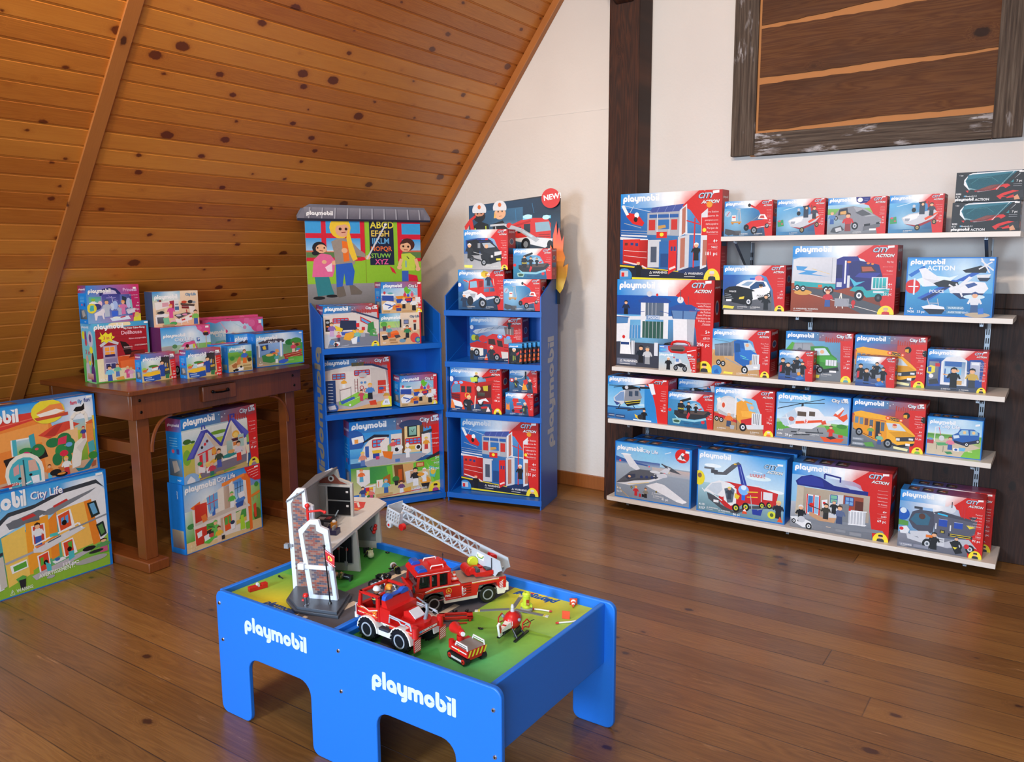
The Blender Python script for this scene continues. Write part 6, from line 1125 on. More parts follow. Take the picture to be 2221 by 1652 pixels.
ARTS['hospital'] = '''
r 0 0 100 100 1478d2;b 1.2 1 98.6 99 3aa2e4 2a86d8 c8a878 d8c090 30 30 40 e8f2f4;g 1.2 40 16 84 cfe0e8 a8c878 5aa03a 6ab04a;g 86 30 98.6 98 a8c888 8ab850 4a8a3a 7ab04a;e 93 76 5 10 4a6a2a;e 94 30 3 4 3a8a3a;e 8 62 5 4 3a8a44
g 1.2 84 98.6 99 e0c490 d4b47c d8b884 e0c898;p e2dcd4 10 40 30 26 84 16 86 94 60 92 12 92;p e8702a 74 10 86 8 86 96 82 98 80 20 74 16;p e8702a 8 36 20 30 20 36 12 40;p f08a3a 48 14 78 8 78 12 48 20
g 13 34 28 60 c8342a d8402f c83a2a b83028;p 6aa8dc 28 28 42 24 42 48 30 50;l c8404a .8 32 26 32 48;l c8404a .8 37 25 37 47;l c8404a .8 28 38 42 35;p e8e0d4 42 22 50 18 50 56 42 60;g 50 20 58 54 c8b8a8 a89080 b89c88 c8a890;p e8e0d4 57 18 62 14 64 56 58 56;g 64 18 76 44 2f78cc 4a92dc b8dcec a8d4ec;l 2a3a4a .6 68 18 68 42;l 2a3a4a .6 72 17 72 41;l 2a3a4a .6 64 28 76 26;p c8bcb0 12 60 42 54 76 50 80 58 40 64 14 68
p 3a68c0 34 46 38 44 38 56 34 57;p e0783a 20 52 26 50 28 60 22 62;p 8ab8e0 30 50 36 44 36 50 32 54;f 60 54 24 5ab84a e8ecf0 5ab84a;p 4a82d0 64 46 74 38 78 46 70 54;p 2f58a8 64 50 76 48 74 56 66 57;p e8e8ec 68 36 76 34 78 42 70 44
p dcd4cc 10 64 44 60 82 56 84 60 44 66 12 72;g 12 68 26 92 d8402f c8342a b83028 c83a2a;p e8ecf0 14 74 20 72 20 80 15 82;r 26 66 38 76 4a9a3a;p 3a302c 26 76 36 74 36 86 26 88;l e0783a .8 26 75 38 73;r 40 62 43 90 e8e0d4;r 44 64 47 86 c8a890;p e0582a 48 64 58 62 58 84 49 86;p 5aa84a 49 66 53 65 53 76 49 77;p 5aa84a 54 65 57 64 57 75 54 76;r 64 62 78 80 4a9a4a;p d8d0a8 64 64 72 62 68 76 64 78;p d8b858 64 76 78 74 78 80 64 82;p a8d83a 70 70 74 70 76 92 69 92;p 7ab83a 76 84 82 82 82 94 77 94
p 5ac04a 22 88 38 80 40 86 28 95 22 92;p e8ecf0 22 82 28 80 30 88 23 90;e 32 84 4 3 c84a4a;f 37 90 26 6ac05a 6ac05a 6ac05a;l 3a5a40 1 28 70 36 74;p e8ecf0 56 76 62 74 62 86 57 87;e 59 76 3 3 2a3a5a;f 41 98 24 e8b83a e8c8b0 7a3a20;r 44 90 48 96 2a2d33;p e0802a 86 44 98 40 98 44 86 48;l e0802a .7 88 46 88 54;l e0802a .7 94 42 94 52;p d8452a 88 60 92 58 92 80 89 80
o 2.5 13 38;t 42.6 10.4 7 5a5aa0 City Life;t 42 10 7 W City Life;p d6231f 78 0 100 0 100 24 92 23 84 16;r 92 2 97 4.4 f4f4f4;l f4c8c8 .5 82 6 96 4;l f4c8c8 .5 83 10 97 8;l f4c8c8 .5 86 14 97 12;l f4c8c8 .5 89 18 97 16;t 5 92 4 e8d8b8 4-10;t 5 97 4 e8d8b8 6657
'''
ARTS['diner'] = '''
g 0 14 100 60 c8d8dc 6a9aca 8ac050 a8cc60;g 0 40 84 100 b8cc3e a8c444 c8ac74 c8a868;cl 16 40 86 My Take Along|Restaurant|portatif|4+|70111|85 pc
g 0 20 86 40 dce6e8 e4e8e4 c8d8c8 b8d4e0;e 6 36 5 4 3a6a2a;e 13 38 3 2 3a6a2a;e 46 32 12 3 6a9a2a;e 5 60 5 12 7ab03a
p 4a4fb0 4 64 24 24 30 24 12 64;p 3d42a2 12 64 30 24 32 28 18 62;p 5b60c0 6 62 23 28 27 28 11 62;p d0c8bc 14 62 30 28 50 58 50 90 14 92;p b8c4d8 18 56 29 34 40 52 18 60;p c8b8a8 30 30 48 54 40 54;l d6303a 1.2 18 60 40 54;p 3d42a2 29 24 32 24 50 52 47 54;e 24 50 1.6 2.4 2a2d33;e 28 46 1.6 2.4 d6303a;e 31 42 1.6 2.4 6a2a3a
p 4a4fb0 24 22 25 16 29 16 30 22 28 22 28 18 26 18 26 23
p e0d8cc 48 54 64 18 84 52 84 88 50 88;p 3d42a2 47 54 62 16 64 16 50 56;p 5b60c0 64 16 67 14 88 44 82 50;p 4a4fb0 63 16 66 16 84 50 81 52;p 3d42a2 62 18 62 8 69 8 69 14 67 14 67 10 64 10 64 17;p c8bcac 50 56 64 24 64 56;e 69 42 5 6 e8b040;e 69 43 3.4 4 f0d070;r 63 48 74 53 4a2030;g 56 50 64 70 a8c0b8 b0c8c0 90b0a8 8aa8a0;r 72 44 80 64 a8c8c0;l c86a3a 1 73 50 79 50;r 65 54 72 60 d8803a
p d6303a 20 62 24 60 24 90 20 92;p d6303a 28 58 31 57 31 84 28 86;p a8b4c0 24 60 28 59 28 74 24 75;r 36 58 42 66 c8402f;e 39 60 3 6 e0a040;p 2a8a8a 50 72 74 66 78 68 78 72 54 78 50 76;p ece6dc 50 76 66 78 76 72 76 84 64 92 50 86;t 54 84 3.4 c83a4a Snack;e 62 68 5 3 d8a060;p 7a7484 14 92 50 80 84 78 84 90 40 96 16 98;p e8e4e8 18 78 26 82 26 90 18 88;e 20 74 3 3 3a8a4a;e 31 76 4 2 e8c878;p e8c06a 26 78 38 74 40 78 30 84;l b8bcc8 1 33 80 34 94;p e8e4e8 28 84 32 82 32 92 28 92;p e8b848 34 74 44 70 44 76 36 80
f 45 88 30 3a4a3a 4a5ab0 4a3020;f 72 86 32 d8d0d8 e0402a 2a2018;f 35 101 26 c83a50 2f7a6a e8a83a;r 82 64 86 78 d8404a;p e8dcc0 82 64 87 64 87 78 83 78;l e8e4d8 2 84 78 83 94;p c8a868 0 90 14 92 20 100 0 100;e 8 97 11 12 8ab4e0;p dfe6f0 3 96 8 89 13 96 13 100 3 100;p e8dc40 17 96 19 88 21 96;p 7ab03a 24 99 60 94 70 95 30 104
r 40 94 50 98 b89858;badge 2a1814 9a8a90
'''
ARTS['modern'] = '''
r 0 0 100 100 1478d2;b 0 1 99 99 2aa0e8 3aa2e4 6ab83a 5aa83a 92 12 16 ffffff;g 0 1 99 40 2a9ae4 3aa2e8 a8d8f0 8accf0;b 76 4 99 40 3aa2e6 5ab0e8 c8e4f0 4aa8e8 94 9 12 ffffff;g 86 44 99 92 a8c858 c8d860 5aa83a 6ab848;g 40 84 99 99 6ab83a 5aa838 6aac44 6ab844
p 8ab83a 0 84 40 78 99 86 99 99 0 99
g 36 42 58 84 f0c050 f4a83a f0a02a f0b848;p f0c860 34 42 53 36 54 84 36 90;p f0a030 54 34 72 30 72 74 54 82;p e88a2a 72 36 78 30 78 74 72 76;p f2bc58 78 26 92 22 94 72 80 76;p e8842a 92 24 96 26 97 72 94 74
p e8eaee 94 18 97 14 99 20 99 66 96 72;p e6e8ec 28 34 44 22 84 14 96 10 98 20 96 26 76 30 50 34 32 42;p 3a4048 26 34 40 20 64 18 84 10 96 8 99 18 96 12 84 14 62 22 40 24 28 38;g 42 28 66 34 8a9098 7a8088 5a6068 6a7078;p 6a7078 38 30 66 24 72 28 46 36 40 36;p 7a8088 72 26 96 16 94 20 74 32 68 30;p c83a38 50 28 62 26 64 29 52 31;p c83a38 76 24 86 20 87 22 77 26
r 60 38 69 56 f0f0f0;g 61 39 68 56 c83a2a d8503a b8382a c83a2a;r 62 42 65 50 6aa8d0;f 64 58 22 e8ecf0 3a5ab0 3a2418;p f0f0f0 78 34 88 31 89 50 79 52;p d8502a 79 35 87 32 88 49 80 51;p 5aa0dc 81 38 83 37 83 44 81 45;p 5aa0dc 84 37 86 36 86 44 84 44;e 83 43 1.8 2.6 14100e
p d8dade 60 60 90 50 92 54 66 66 60 64;l f4f4f4 1 61 57 90 47;l f4f4f4 .6 61 60 61 56;l d8705a 1 62 60 68 58;l 4ac0b8 2 72 52 78 52;l 5a5a60 .8 70 58 80 55;l f4f4f4 .6 90 47 91 53
p a8aab0 34 66 60 62 60 64 36 68;p f0f0f0 38 70 52 68 53 76 39 78;p 5aa83a 40 71.5 51 69.5 51.5 75 40.5 76.5
p f0f0f0 62 68 70 66 71 84 63 88;p d8452a 63 69 69.5 67 70 83 64 86;p 5aa83a 64 71 66 70.5 66 78 64 79;e 67.5 76.5 1.6 2.4 14100e;p f0f0f0 80 62 88 60 89 76 81 78;p d8452a 81 63 87.5 61.5 88 75 82 77;p 5aa83a 84 64 87 63 87 70 85 71;e 85 70.5 1.6 2.4 14100e
p 26302e 93 30 95.5 29 96.5 44 94 46;p 6aa8d0 93.6 31.5 95 31 95.8 42 94.5 43;p 26302e 95 54 97.5 52 98.5 66 96 68;p 5a8a4a 95.5 56 97 54.5 97.8 64 96.4 66;l 8a8e96 1 86 52 99 46
p b8b4bc 56 86 72 82 92 76 93 79 80 86 60 91;p e8ecf0 72 78 80 76 82 79 74 81;p 4ab8c0 67 76 71 80 71 86 68 86;p 4ab8c0 84 73 88 73 88 80 84 82;e 76 77 2 1.6 3a6ab0;f 97 84 14 5a9a5a c85a80 2a2018;e 92.5 76 2 2.4 1c1c20;e 94.5 81 2.2 1.6 2a2a2e;p 5aa84a 41 84 46 82 50 84 47 88 43 88;p 26282e 43 86 49 86 48 95 44 95
p e8ecf4 20 60 32 58 33 90 20 94;p 3a3a40 16 58 34 55 34 58 18 62;p c8c4bc 30 60 34 59 35 88 31 90;e 93 88 5 3 a8a8a4;e 70 92 3 1.6 a8a8b0;e 86 86 2.4 1.6 b0b0b8
o -2 17 59;t 61.5 13.4 7.4 5a5aa8 City Life;t 61 13 7.4 W City Life;t 36 97 3.4 e8f0e0 ⚠ WARNING:;t 62 90 3.8 e8f0e0 AVERTISSEMENT:;t 79 87 4.2 f0f0f0 137 pc;r 96 2 98.6 4.4 f4f4f4
'''
ARTS['villa'] = '''
r 0 0 100 100 1478d2;b 0 1 98.5 50 2a9ae4 2a92e0 c8e0f0 7ac4ec 90 20 24 ffffff;g 70 30 98.5 60 8ac0e0 a8c8d8 d0cc48 c8c840;g 80 44 98.5 84 c8cc48 b8c83a 6aa03a 7aa83a;g 0 84 98.5 98 d8b494 d0a888 c49a7c cca88c
p e8863a 20 28 66 20 70 40 70 88 20 94;p f0a050 24 34 66 26 66 50 24 56;p d64038 14 30 40 12 66 12 74 20 70 24 62 20 20 34;l e8705a .6 30 24 64 18;p e8a05a 60 42 84 36 86 90 62 92;p ecc088 72 44 86 40 86 60 74 74;p d64a38 58 42 70 32 80 30 88 36 66 48;p b83a30 62 44 72 32 76 32 70 46
r 38 42 55 62 e8ecec;g 42 44 52 62 a8ccdc b8d4dc 9ac050 8ab84a;r 39 42 42 62 4ab0c0;p 3aa0b0 51 40 55 38 56 60 52 60;p 2a2424 32 64 62 58 64 70 34 78;p 8ab84a 38 64 58 60 58 68 40 72;l 2a2424 .8 32 66 62 60;l 2a2424 .6 40 64 40 74;l 2a2424 .6 46 63 46 73;l 2a2424 .6 52 62 52 72;e 48 58 5 4 2f8a4a;e 48 62 3 3 d0387a;e 57 60 5 8 2f7a4a;e 56 58 1.4 1.6 e05060
e 46 84 14 24 ece8dc;p ece8dc 32 84 60 84 60 104 34 106;e 46 85 11.5 20 4ab4c4;p 4ab4c4 35 84 57.5 84 57.5 98 36 100;r 43 74 46 100 c8b8a8;p d8a0a0 38 76 42 72 42 84 38 86;p d8b0a0 49 70 54 70 56 84 49 84;l 1c5a6a 1 45.6 68 46 100;e 42 90 1.2 1.6 1c1c1c;e 50 88 1.2 1.6 1c1c1c
e 68 54 5 6 2a7a48;e 76 52 5 8 2a7a48;e 80 62 3.6 10 2a7a48;e 73 66 4 8 2f8a4a;e 70 76 3.4 8 2a7a48;e 77 76 3.4 8 2a7a48;p d83a5a 72 50 78 48 77 58 71 58;e 75 70 3 4 d8304a;e 79 60 2.4 3 6aa8e0;p c8703a 70 86 77 85 76 92 71 92
l f0ece4 2.4 82 42 82 28 85 22 89 20 92 24 93 32 93 48 90 60 86 72 83 88;p e8e4dc 83 60 92 50 93 56 88 72 86 90 80 92 80 80;p d8d4ce 84 66 91 56 92 60 87 74;f 90 56 16 3a4a9a c85a60 c83a2a;p 1a1a1e 84 18 86 14 90 14 92 10 92 18 90 20 86 20;p d86a3a 92 36 98 32 98.5 38 93 38;p e89048 92 38 97 38 97.5 84 92 84;p 4aa8b0 92.5 62 97 60 97.5 74 93 76;p e8cc4a 97 28 98.5 28 98.5 46 97.5 46
e 95.5 80 3.4 5 3a8a3a;p a85a3a 93.5 88 97.5 87 97 94 94 95;p 1f7a88 82 92 88 94 94 84 96 86 92 96 86 97 84 97;f 64 98 18 e0803a 5ab8d0 6a3a20;f 76 98 24 e8ecec c83a3a e8b83a;e 68 92 4 4 1c1c20;e 72 96 4.4 3 1c1c20;e 72 95 3 1.4 e8903a;p f0f0f0 50 90 56 90 56 99 51 99;l e8ecec 1 46 98 50 96;p c83a30 28 96 40 94 42 97 34 98
e 66 14 12 15 e8d83a;p e88a4a 58 14 64 10 68 6 76 6 78 18 60 20;p f0ece4 58 16 72 12 78 16 62 22;p c8503a 56 20 80 18 80 22 58 24
t 82 10 5 d83a5a fam;t 87.5 9.5 5 3a7ac0 ily;t 92 9 5 2a3a8a fun;o -2 21 47;r 94 2 98 4.6 f4f4f4;r 48 101 60 106 c09878;t 36 97 3.8 f0e8e0 210 pc
'''
ARTS['swatA'] = ARTS['swatB'] = ARTS['swat']
'''
'''
# ------------------------------------------------------------------ boxes
# face colours: (top-left, top-right) tints of top face; left side; right side
def toy_box(art, w, h, d, lid=None, side=None, rside='d6231f', topc=None, frame=False, lside=None):
    """box mesh: origin at the middle of the bottom front edge; front face towards -y"""
    m = MB('1478d2'); m.box(-w / 2, 0, 0, w / 2, d, h)
    m = MB(); x0, x1 = -w / 2, w / 2
    b = '1478d2' if frame else ('5ab4e4' if lside == 'doll' else lside or '1a86d8'); t0, t1 = (topc or (('1468bc', '1468bc') if frame else ('1a7fd0', 'b8302a')))
    m.add([(x0, 0, 0), (x1, 0, 0), (x1, 0, h), (x0, 0, h)], [(0, 1, 2, 3)], [hx('1478d2' if frame else '2a5a94')])
    m.add([(x0, d, 0), (x1, d, 0), (x1, d, h), (x0, d, h)], [(3, 2, 1, 0)], [hx('1468bc')])
    m.add([(x1, 0, 0), (x1, d, 0), (x1, d, h), (x1, 0, h)], [(0, 1, 2, 3)], [hx('1468bc' if frame else rside)])
    m.add([(x0, 0, 0), (x0, d, 0), (x0, d, h), (x0, 0, h)], [(3, 2, 1, 0)], [hx(b)])
    m.add([(x0, 0, 0), (x1, 0, 0), (x1, d, 0), (x0, d, 0)], [(3, 2, 1, 0)], [hx('8a7a60')])
    m.add([(x0, 0, h), (x1, 0, h), (x1, d, h), (x0, d, h)], [(0, 1, 2, 3)], [[hx(t0), hx(t1), hx(t1), hx(t0)]])
    A = Art(w / h); A.run(ARTS[art])
    if art == 'modern': A.v = [(float(np.interp(q[0], (0, 34, 46, 60, 69, 78, 88, 94, 96, 100), (0, 33, 43, 50.5, 58.5, 66, 75, 88, 93, 100))), q[1], q[2]) for q in A.v]
    if art == 'villa': A.v = [(float(np.interp(q[0], (0, 30, 65, 100), (0, 40, 68.5, 100))), q[1], q[2]) for q in A.v]
    if art == 'pinkcar': A.v = [(q[0], float(np.interp(q[1], (0, 38, 40, 90, 100), (0, 30, 31, 84, 100))) if q[1] > 38 else q[1] * 30 / 38, q[2]) for q in A.v]
    m.art(A, lambda u, v, l: (x0 + min(max(u, 0), 100) / 100 * w, -l * 2.5e-5, (1 - min(max(v, 0), 100) / 100) * h))
    # right side: small mark at the top and a picture oval
    A = Art(d / h)
    if not frame:
        A.grid(0, 0, 100, 100, [rside, 'b81c1a' if rside == 'd6231f' else rside, '9c1816' if rside == 'd6231f' else rside, rside]); A.logo(14, 9, 72, 'f0d8d8')
        A.ell(50, 30, 26, 8, 'c8b8b8'); A.ell(50, 30, 20, 6, '4a5a80'); A.grid(12, 46, 88, 62, ['3a6aa8', '5a88b8', '2a3a50', '3a4a60'])
        for i in range(5): A.line([(14, 70 + i * 4), (70, 70 + i * 4)], 3, 'e07a72')
    else: A.logo(-6, 56, 62, 'c8dcf0', rot=PI / 2 * 0); A.n += 1
    if frame: A = Art(d / h)
    m.art(A, lambda u, v, l: (x1 + l * 2.5e-5, u / 100 * d, (1 - v / 100) * h))
    # left side: red-violet cap, blue body with small print and picture
    A = Art(d / h)
    if lside is None and not frame:
        A.grid(0, 0, 100, 20, ['a82a3a', '7a4a80', '1a7fd0', 'b82a30']); A.logo(12, 12, 76, 'f0e0e8'); A.grid(0, 20, 100, 100, ['1a8ade', '1a8ade', '1480d4', '1480d4'])
        for i in range(4): A.line([(20, 30 + i * 4), (70, 30 + i * 4)], 3, '7ac0ee')
        A.poly([(62, 46), (80, 46), (80, 54), (62, 54)], '2a4a9a'); A.ell(40, 50, 9, 3, 'd05070'); A.grid(10, 62, 92, 88, ['3a5a80', '5a88a8', '6a6a60', '3a4a58'])
        A.poly([(30, 66), (60, 64), (76, 78), (40, 84)], 'a8a098'); A.text(55, 96, 3, 'c8e0f0', '9457')
    elif lside == 'doll':
        A.grid(0, 0, 100, 100, ['7ac4ea', '5ab4e4', '8ac88a', '7ac07a']); A.grid(0, 60, 30, 100, ['5aae50', '6ab85a', '3a9a3a', '5aae50']); A.logo(6, 8, 60)
        A.ell(18, 20, 14, 7, 'e8dc30'); A.ell(74, 26, 22, 14, 'c8c0cc'); A.ell(74, 24, 10, 7, '6a4a80'); A.ell(36, 24, 9, 12, '7a4a90'); A.ell(36, 32, 10, 6, 'c84a5a')
        A.text(24, 52, 8, 'c83048', '3 in 1'); A.ell(76, 44, 14, 6, 'e8dc30'); A.poly([(20, 98), (24, 70), (34, 58), (50, 70), (56, 96)], 'c8b8c0'); A.ell(36, 60, 10, 7, 'd8a088')
        A.poly([(60, 98), (66, 74), (84, 62), (98, 80), (98, 98)], '5a3070'); A.ell(78, 60, 10, 8, 'd8a088'); A.ell(86, 60, 9, 12, '4a2a20'); A.ell(58, 66, 8, 4, 'e8dc30'); A.grid(30, 84, 80, 94, ['c8a890', 'd8b8a0', 'a85a5a', 'b87a6a'])
    elif frame:
        A.glyphs(LOGO[0], LOGO[1], 62, 10, 4.2 / A.asp * .32, 'c8dcf0', -PI / 2)
        A.grid(14, 66, 92, 92, ['9a8a78', 'b0a890', '7a4a3a', '5a6a80']) if h > .35 else A.grid(14, 70, 86, 90, ['6a8aa0', '8aa080', '5a6a50', '5a7a90'])
    m.art(A, lambda u, v, l: (x0 - l * 2.5e-5, (1 - u / 100) * d, (1 - v / 100) * h))
    # top: row of little product pictures
    A = Art(w / d); A.n = 2
    for i in range(3):
        X = 8 + i * 17; A.grid(X, 22, X + 13, 78, ['3a3a3c', '8a7060', '5a4a48', '2a3a50']); A.poly([(X + 2, 60), (X + 6, 34), (X + 11, 62)], 'c8b8a8'); A.ell(X + 8, 44, 2, 9, 'b84a3a')
    A.line([(62, 88), (96, 84)], .5, 'd8c8d8'); A.line([(66, 76), (96, 72)], .4, 'd8c8d8')
    m.art(A, lambda u, v, l: (x0 + u / 100 * w, (1 - v / 100) * d, h + l * 2.5e-5))
    return m
_BX = {}
def place_box(art, x, y, z, a, w, h, d, label, group, name='toy_box', **k):
    a = math.radians(a); ux = (math.cos(a), math.sin(a))
    m = toy_box(art, w, h, d, **k); o = m.build(name, CARD, smooth=False, bevel=0)
    o.location = (x + ux[0] * w / 2, y + ux[1] * w / 2, z + .0006); o.rotation_euler = (0, 0, a)
    return tag(o, label, 'toy box', group)
GW = 'toy boxes on the white wall shelves'; GD = 'toy boxes on the blue display stands'; GT = 'toy boxes on the wooden table'
BOXES = '''
police_hq|-2.338 4.602 .925 0.1 .627 .539 .108|police headquarters box, lower of the two tall boxes on the wall shelves
crane|-1.650 4.559 1.712 0.1 .272 .193 .10|fire crane box at the left end of the top wall shelf
amphi|-1.356 4.559 1.712 0 .253 .190 .10|silver amphibious truck box between the fire crane and grey car boxes, top shelf
greycar|-1.090 4.560 1.712 0 .286 .187 .13|grey undercover car box in the middle of the top wall shelf
amphi|-0.792 4.561 1.712 0 .247 .187 .12|silver amphibious truck box between the grey car box and the black windowed boxes
cruiser|-1.641 4.549 1.301 -.2 .350 .249 .13|black and white police car box at the left end of the second shelf
bigrig|-1.258 4.549 1.301 -.3 .520 .352 .15|large blue semi-trailer truck box in the middle of the second shelf
seaplane|-0.691 4.554 1.301 0 .386 .290 .12|blue seaplane box at the right end of the second shelf|f
dump|-1.698 4.564 .925 .4 .335 .263 .15|blue dump truck box on the third shelf, right of the police headquarters box
recycle|-1.293 4.615 .925 .4 .353 .263 .13|green recycling truck box on the third shelf, behind a small team box
bus|-0.930 4.620 .925 .6 .346 .260 .13|yellow school bus box on the third shelf, behind a small team box
swat|-1.303 4.535 .925 .3 .183 .163 .072|small black-uniformed team box in front of the green recycling truck box
swat|-0.902 4.540 .925 .2 .189 .157 .072|small black-uniformed team box in front of the third-shelf school bus box
playbox|-0.575 4.599 .925 .9 .268 .206 .11|police play box at the right end of the third shelf
theli|-2.376 4.566 .590 .5 .407 .270 .14|dark tactical helicopter box at the left end of the fourth shelf
theli|-1.965 4.715 .590 .5 .30 .265 .12|helicopter box partly hidden behind the inflatable boat box on the fourth shelf
boat|-1.965 4.566 .590 .4 .284 .205 .10|inflatable tactical boat box on the fourth shelf between helicopter and cement truck boxes
cement|-1.676 4.565 .590 .1 .350 .258 .15|cement mixer truck box on the fourth shelf
aheli|-1.318 4.573 .590 -.1 .394 .258 .15|white ambulance helicopter box on the fourth shelf|f
bus|-0.912 4.568 .590 .3 .350 .260 .15|yellow school bus box on the fourth shelf
pickup|-0.553 4.584 .590 .7 .250 .199 .10|small blue off-road car box at the right end of the fourth shelf|f
plane|-2.318 4.566 .083 .7 .511 .364 .13|grey private jet box at the left end of the lowest shelf|f
plane|-2.262 4.715 .083 .7 .500 .364 .13|box standing right behind the grey private jet box on the lowest shelf|f
airfire|-1.770 4.574 .083 1.0 .524 .380 .14|airport fire engine box on the lowest shelf|f
airfire|-1.73 4.724 .083 .5 .500 .384 .12|box standing right behind the airport fire engine box on the lowest shelf|f
tapolice|-1.214 4.579 .083 1.1 .514 .375 .18|take-along police station box on the lowest shelf
swattruck|-0.653 4.571 .083 1.1 .389 .308 .12|front tactical truck box at the right end of the lowest shelf
swattruck|-0.625 4.71 .083 1.1 .389 .308 .12|rear tactical truck box right behind its twin on the lowest shelf
'''
for ln in BOXES.strip().split('\n'):
    p = ln.split('|'); q = [float(v) for v in p[1].split()]
    place_box(p[0], q[0], q[1], q[2], q[3], q[4], q[5], q[6], p[2], GW, frame=len(p) > 3)
place_box('fire_station', -2.322, 4.602, 1.4648, .4, .640, .514, .108, 'red fire station box, upper of the two tall boxes on the wall shelves', GW)
# boxes on the stands
place_box('classroom', -3.766, 3.481, 1.052, 62, .352, .258, .10, 'classroom box at the front left of the classroom stand, top shelf', GD)
place_box('classroom', -3.853, 3.532, 1.052, 62, .350, .262, .08, 'second classroom box right behind the first on the classroom stand', GD)
place_box('living', -3.598, 3.797, 1.052, 62.7, .279, .202, .12, 'beige living room box at the right of the classroom stand, under a chemistry lesson box', GD, rside='c8302a', topc=('c8b8a0', 'c84030'))
place_box('chem', -3.592, 3.812, 1.2545, 62.7, .273, .196, .12, 'chemistry lesson box lying on top of the living room box', GD)
place_box('gym', -3.823, 3.508, .644, 61.9, .446, .328, .12, 'gymnasium box on the middle shelf of the classroom stand', GD)
place_box('chem', -3.543, 3.909, .644, 62.8, .261, .200, .12, 'chemistry lesson box on the middle shelf beside the gymnasium box', GD)
place_box('school', -3.723, 3.622, .047, 61.5, .626, .523, .13, 'large school building box at the bottom of the classroom stand', GD)
place_box('unimog', -3.285, 4.208, 1.27, 13.5, .321, .255, .14, 'red all-terrain fire truck box under the black car box on the firefighter stand', GD)
place_box('swatcar', -3.225, 4.195, 1.526, 13.6, .300, .250, .14, 'black tactical car box on top of the stack on the firefighter stand', GD)
place_box('crane', -2.962, 4.256, 1.27, 13.5, .246, .196, .125, 'fire crane box at the top right of the firefighter stand', GD)
place_box('boat', -2.900, 4.277, 1.467, 13.6, .252, .188, .10, 'inflatable boat box lying on the fire crane box of the firefighter stand', GD)
place_box('ladder', -3.242, 4.268, .935, 12.8, .369, .285, .12, 'turntable ladder fire truck box on the second shelf of the firefighter stand', GD, rside='8a1a1c')
place_box('engine', -3.320, 4.150, .602, 12.6, .365, .296, .13, 'fire engine box on the third shelf of the firefighter stand', GD)
place_box('robot', -2.945, 4.246, .602, 13.5, .190, .144, .12, 'small fire robot box on the third shelf of the firefighter stand', GD)
place_box('ffset', -2.930, 4.27, .747, 13.6, .188, .146, .12, 'small firefighters box lying on the fire robot box', GD)
place_box('fire_station', -3.295, 4.225, .062, 11.5, .555, .488, .15, 'red fire station box at the bottom of the firefighter stand', GD)
# row of small hanging packs on the second shelf
u2_, n2_ = Vector((math.cos(math.radians(13.5)), math.sin(math.radians(13.5)))), Vector((-math.sin(math.radians(13.5)), math.cos(math.radians(13.5))))
pk = None
for i in range(7):
    P = Vector((-2.917, 4.240)) + n2_ * (.033 * i) + u2_ * (.018 * i)
    if pk is None:
        m = toy_box('duo', .094, .129, .028, rside='14161b', topc=('2a8ade', '2a8ade'), lside='c8282a'); pk = m.build('figure_pack', CARD, smooth=False); o = pk
    else: o = pk.copy(); COL.objects.link(o)
    o.location = (P.x + u2_.x * .047, P.y + u2_.y * .047, .9356); o.rotation_euler = (0, 0, math.radians(13.5))
    tag(o, ['frontmost', 'second', 'third', 'fourth', 'fifth', 'sixth', 'rearmost'][i] + ' of the seven small black firefighter packs lined up on the stand', 'toy pack', 'small firefighter packs in a row')
# boxes on and under the wooden table
place_box('dollhouse', -4.198, 2.281, .955, 87.2, .305, .314, .125, 'red-roofed dollhouse box at the left end of the wooden table', GT, lside='doll', rside='5ab4dc', topc=('5ab4dc', '3a9ad4'))
place_box('princess', -4.209, 2.269, 1.2695, 92, .299, .198, .075, 'pink and blue princess box standing on the dollhouse box', GT, rside='b8286a')
place_box('pinkcar', -4.095, 2.60, .955, 89.2, .310, .274, .09, 'pink car box in the middle of the table', GT, frame=False, lside='5a1f50', rside='5a1f50', topc=('d8508a', 'd8508a'))
place_box('pinkcar', -4.19, 2.605, .955, 89.2, .300, .272, .08, 'second pink box standing right behind the pink car box', GT, lside='4a1a48', rside='4a1a48', topc=('d8508a', 'd8508a'))
place_box('kitchen', -4.150, 2.600, 1.2300, 87, .275, .194, .08, 'cream kitchen box standing on the pink boxes', GT, rside='d8c0a0', lside='3a4a6a', topc=('d8c0a0', 'd8c0a0'))
place_box('cafe', -4.250, 2.975, .955, 82, .40, .285, .05, 'blue and pink cafe box at the back of the table', GT, rside='d8508a', lside='c84a90', topc=('d8508a', 'd8508a'))
place_box('cafe', -4.305, 2.982, .955, 82, .40, .297, .045, 'pink-topped box standing right behind the cafe box', GT, rside='d8508a', lside='c84a90', topc=('d8508a', 'd8508a'))
place_box('dog', -3.950, 2.914, .955, 85.4, .162, .155, .06, 'small dog trainer box at the front edge of the table', GT, frame=True)
place_box('pickup', -4.03, 2.88, .955, 85, .165, .16, .06, 'small blue box partly hidden behind the dog trainer box', GT, frame=True, topc=('d8508a', 'd8508a'))
place_box('hotel', -3.994, 3.144, .955, 83.7, .341, .202, .08, 'blue small-animal house box at the right end of the table', GT, frame=True)
place_box('hotel', -4.085, 3.06, .955, 84, .36, .203, .08, 'blue box standing right behind the small-animal house box', GT, frame=True)
place_box('kiosk', -4.026, 2.433, .955, 88.6, .197, .149, .060, 'small kiosk box in front of the dollhouse box', GT)
place_box('kiosk', -3.944, 2.646, .955, 86.3, .210, .155, .070, 'small kiosk box in front of the pink car box', GT)
place_box('hospital', -3.881, 2.527, 0, 94.3, .549, .395, .12, 'children hospital box under the table, lower of two', GT[:-1] + 'e', frame=True)
place_box('diner', -3.870, 2.537, .3955, 96.4, .543, .360, .12, 'snack restaurant box under the table, resting on the hospital box', GT, lside=None)
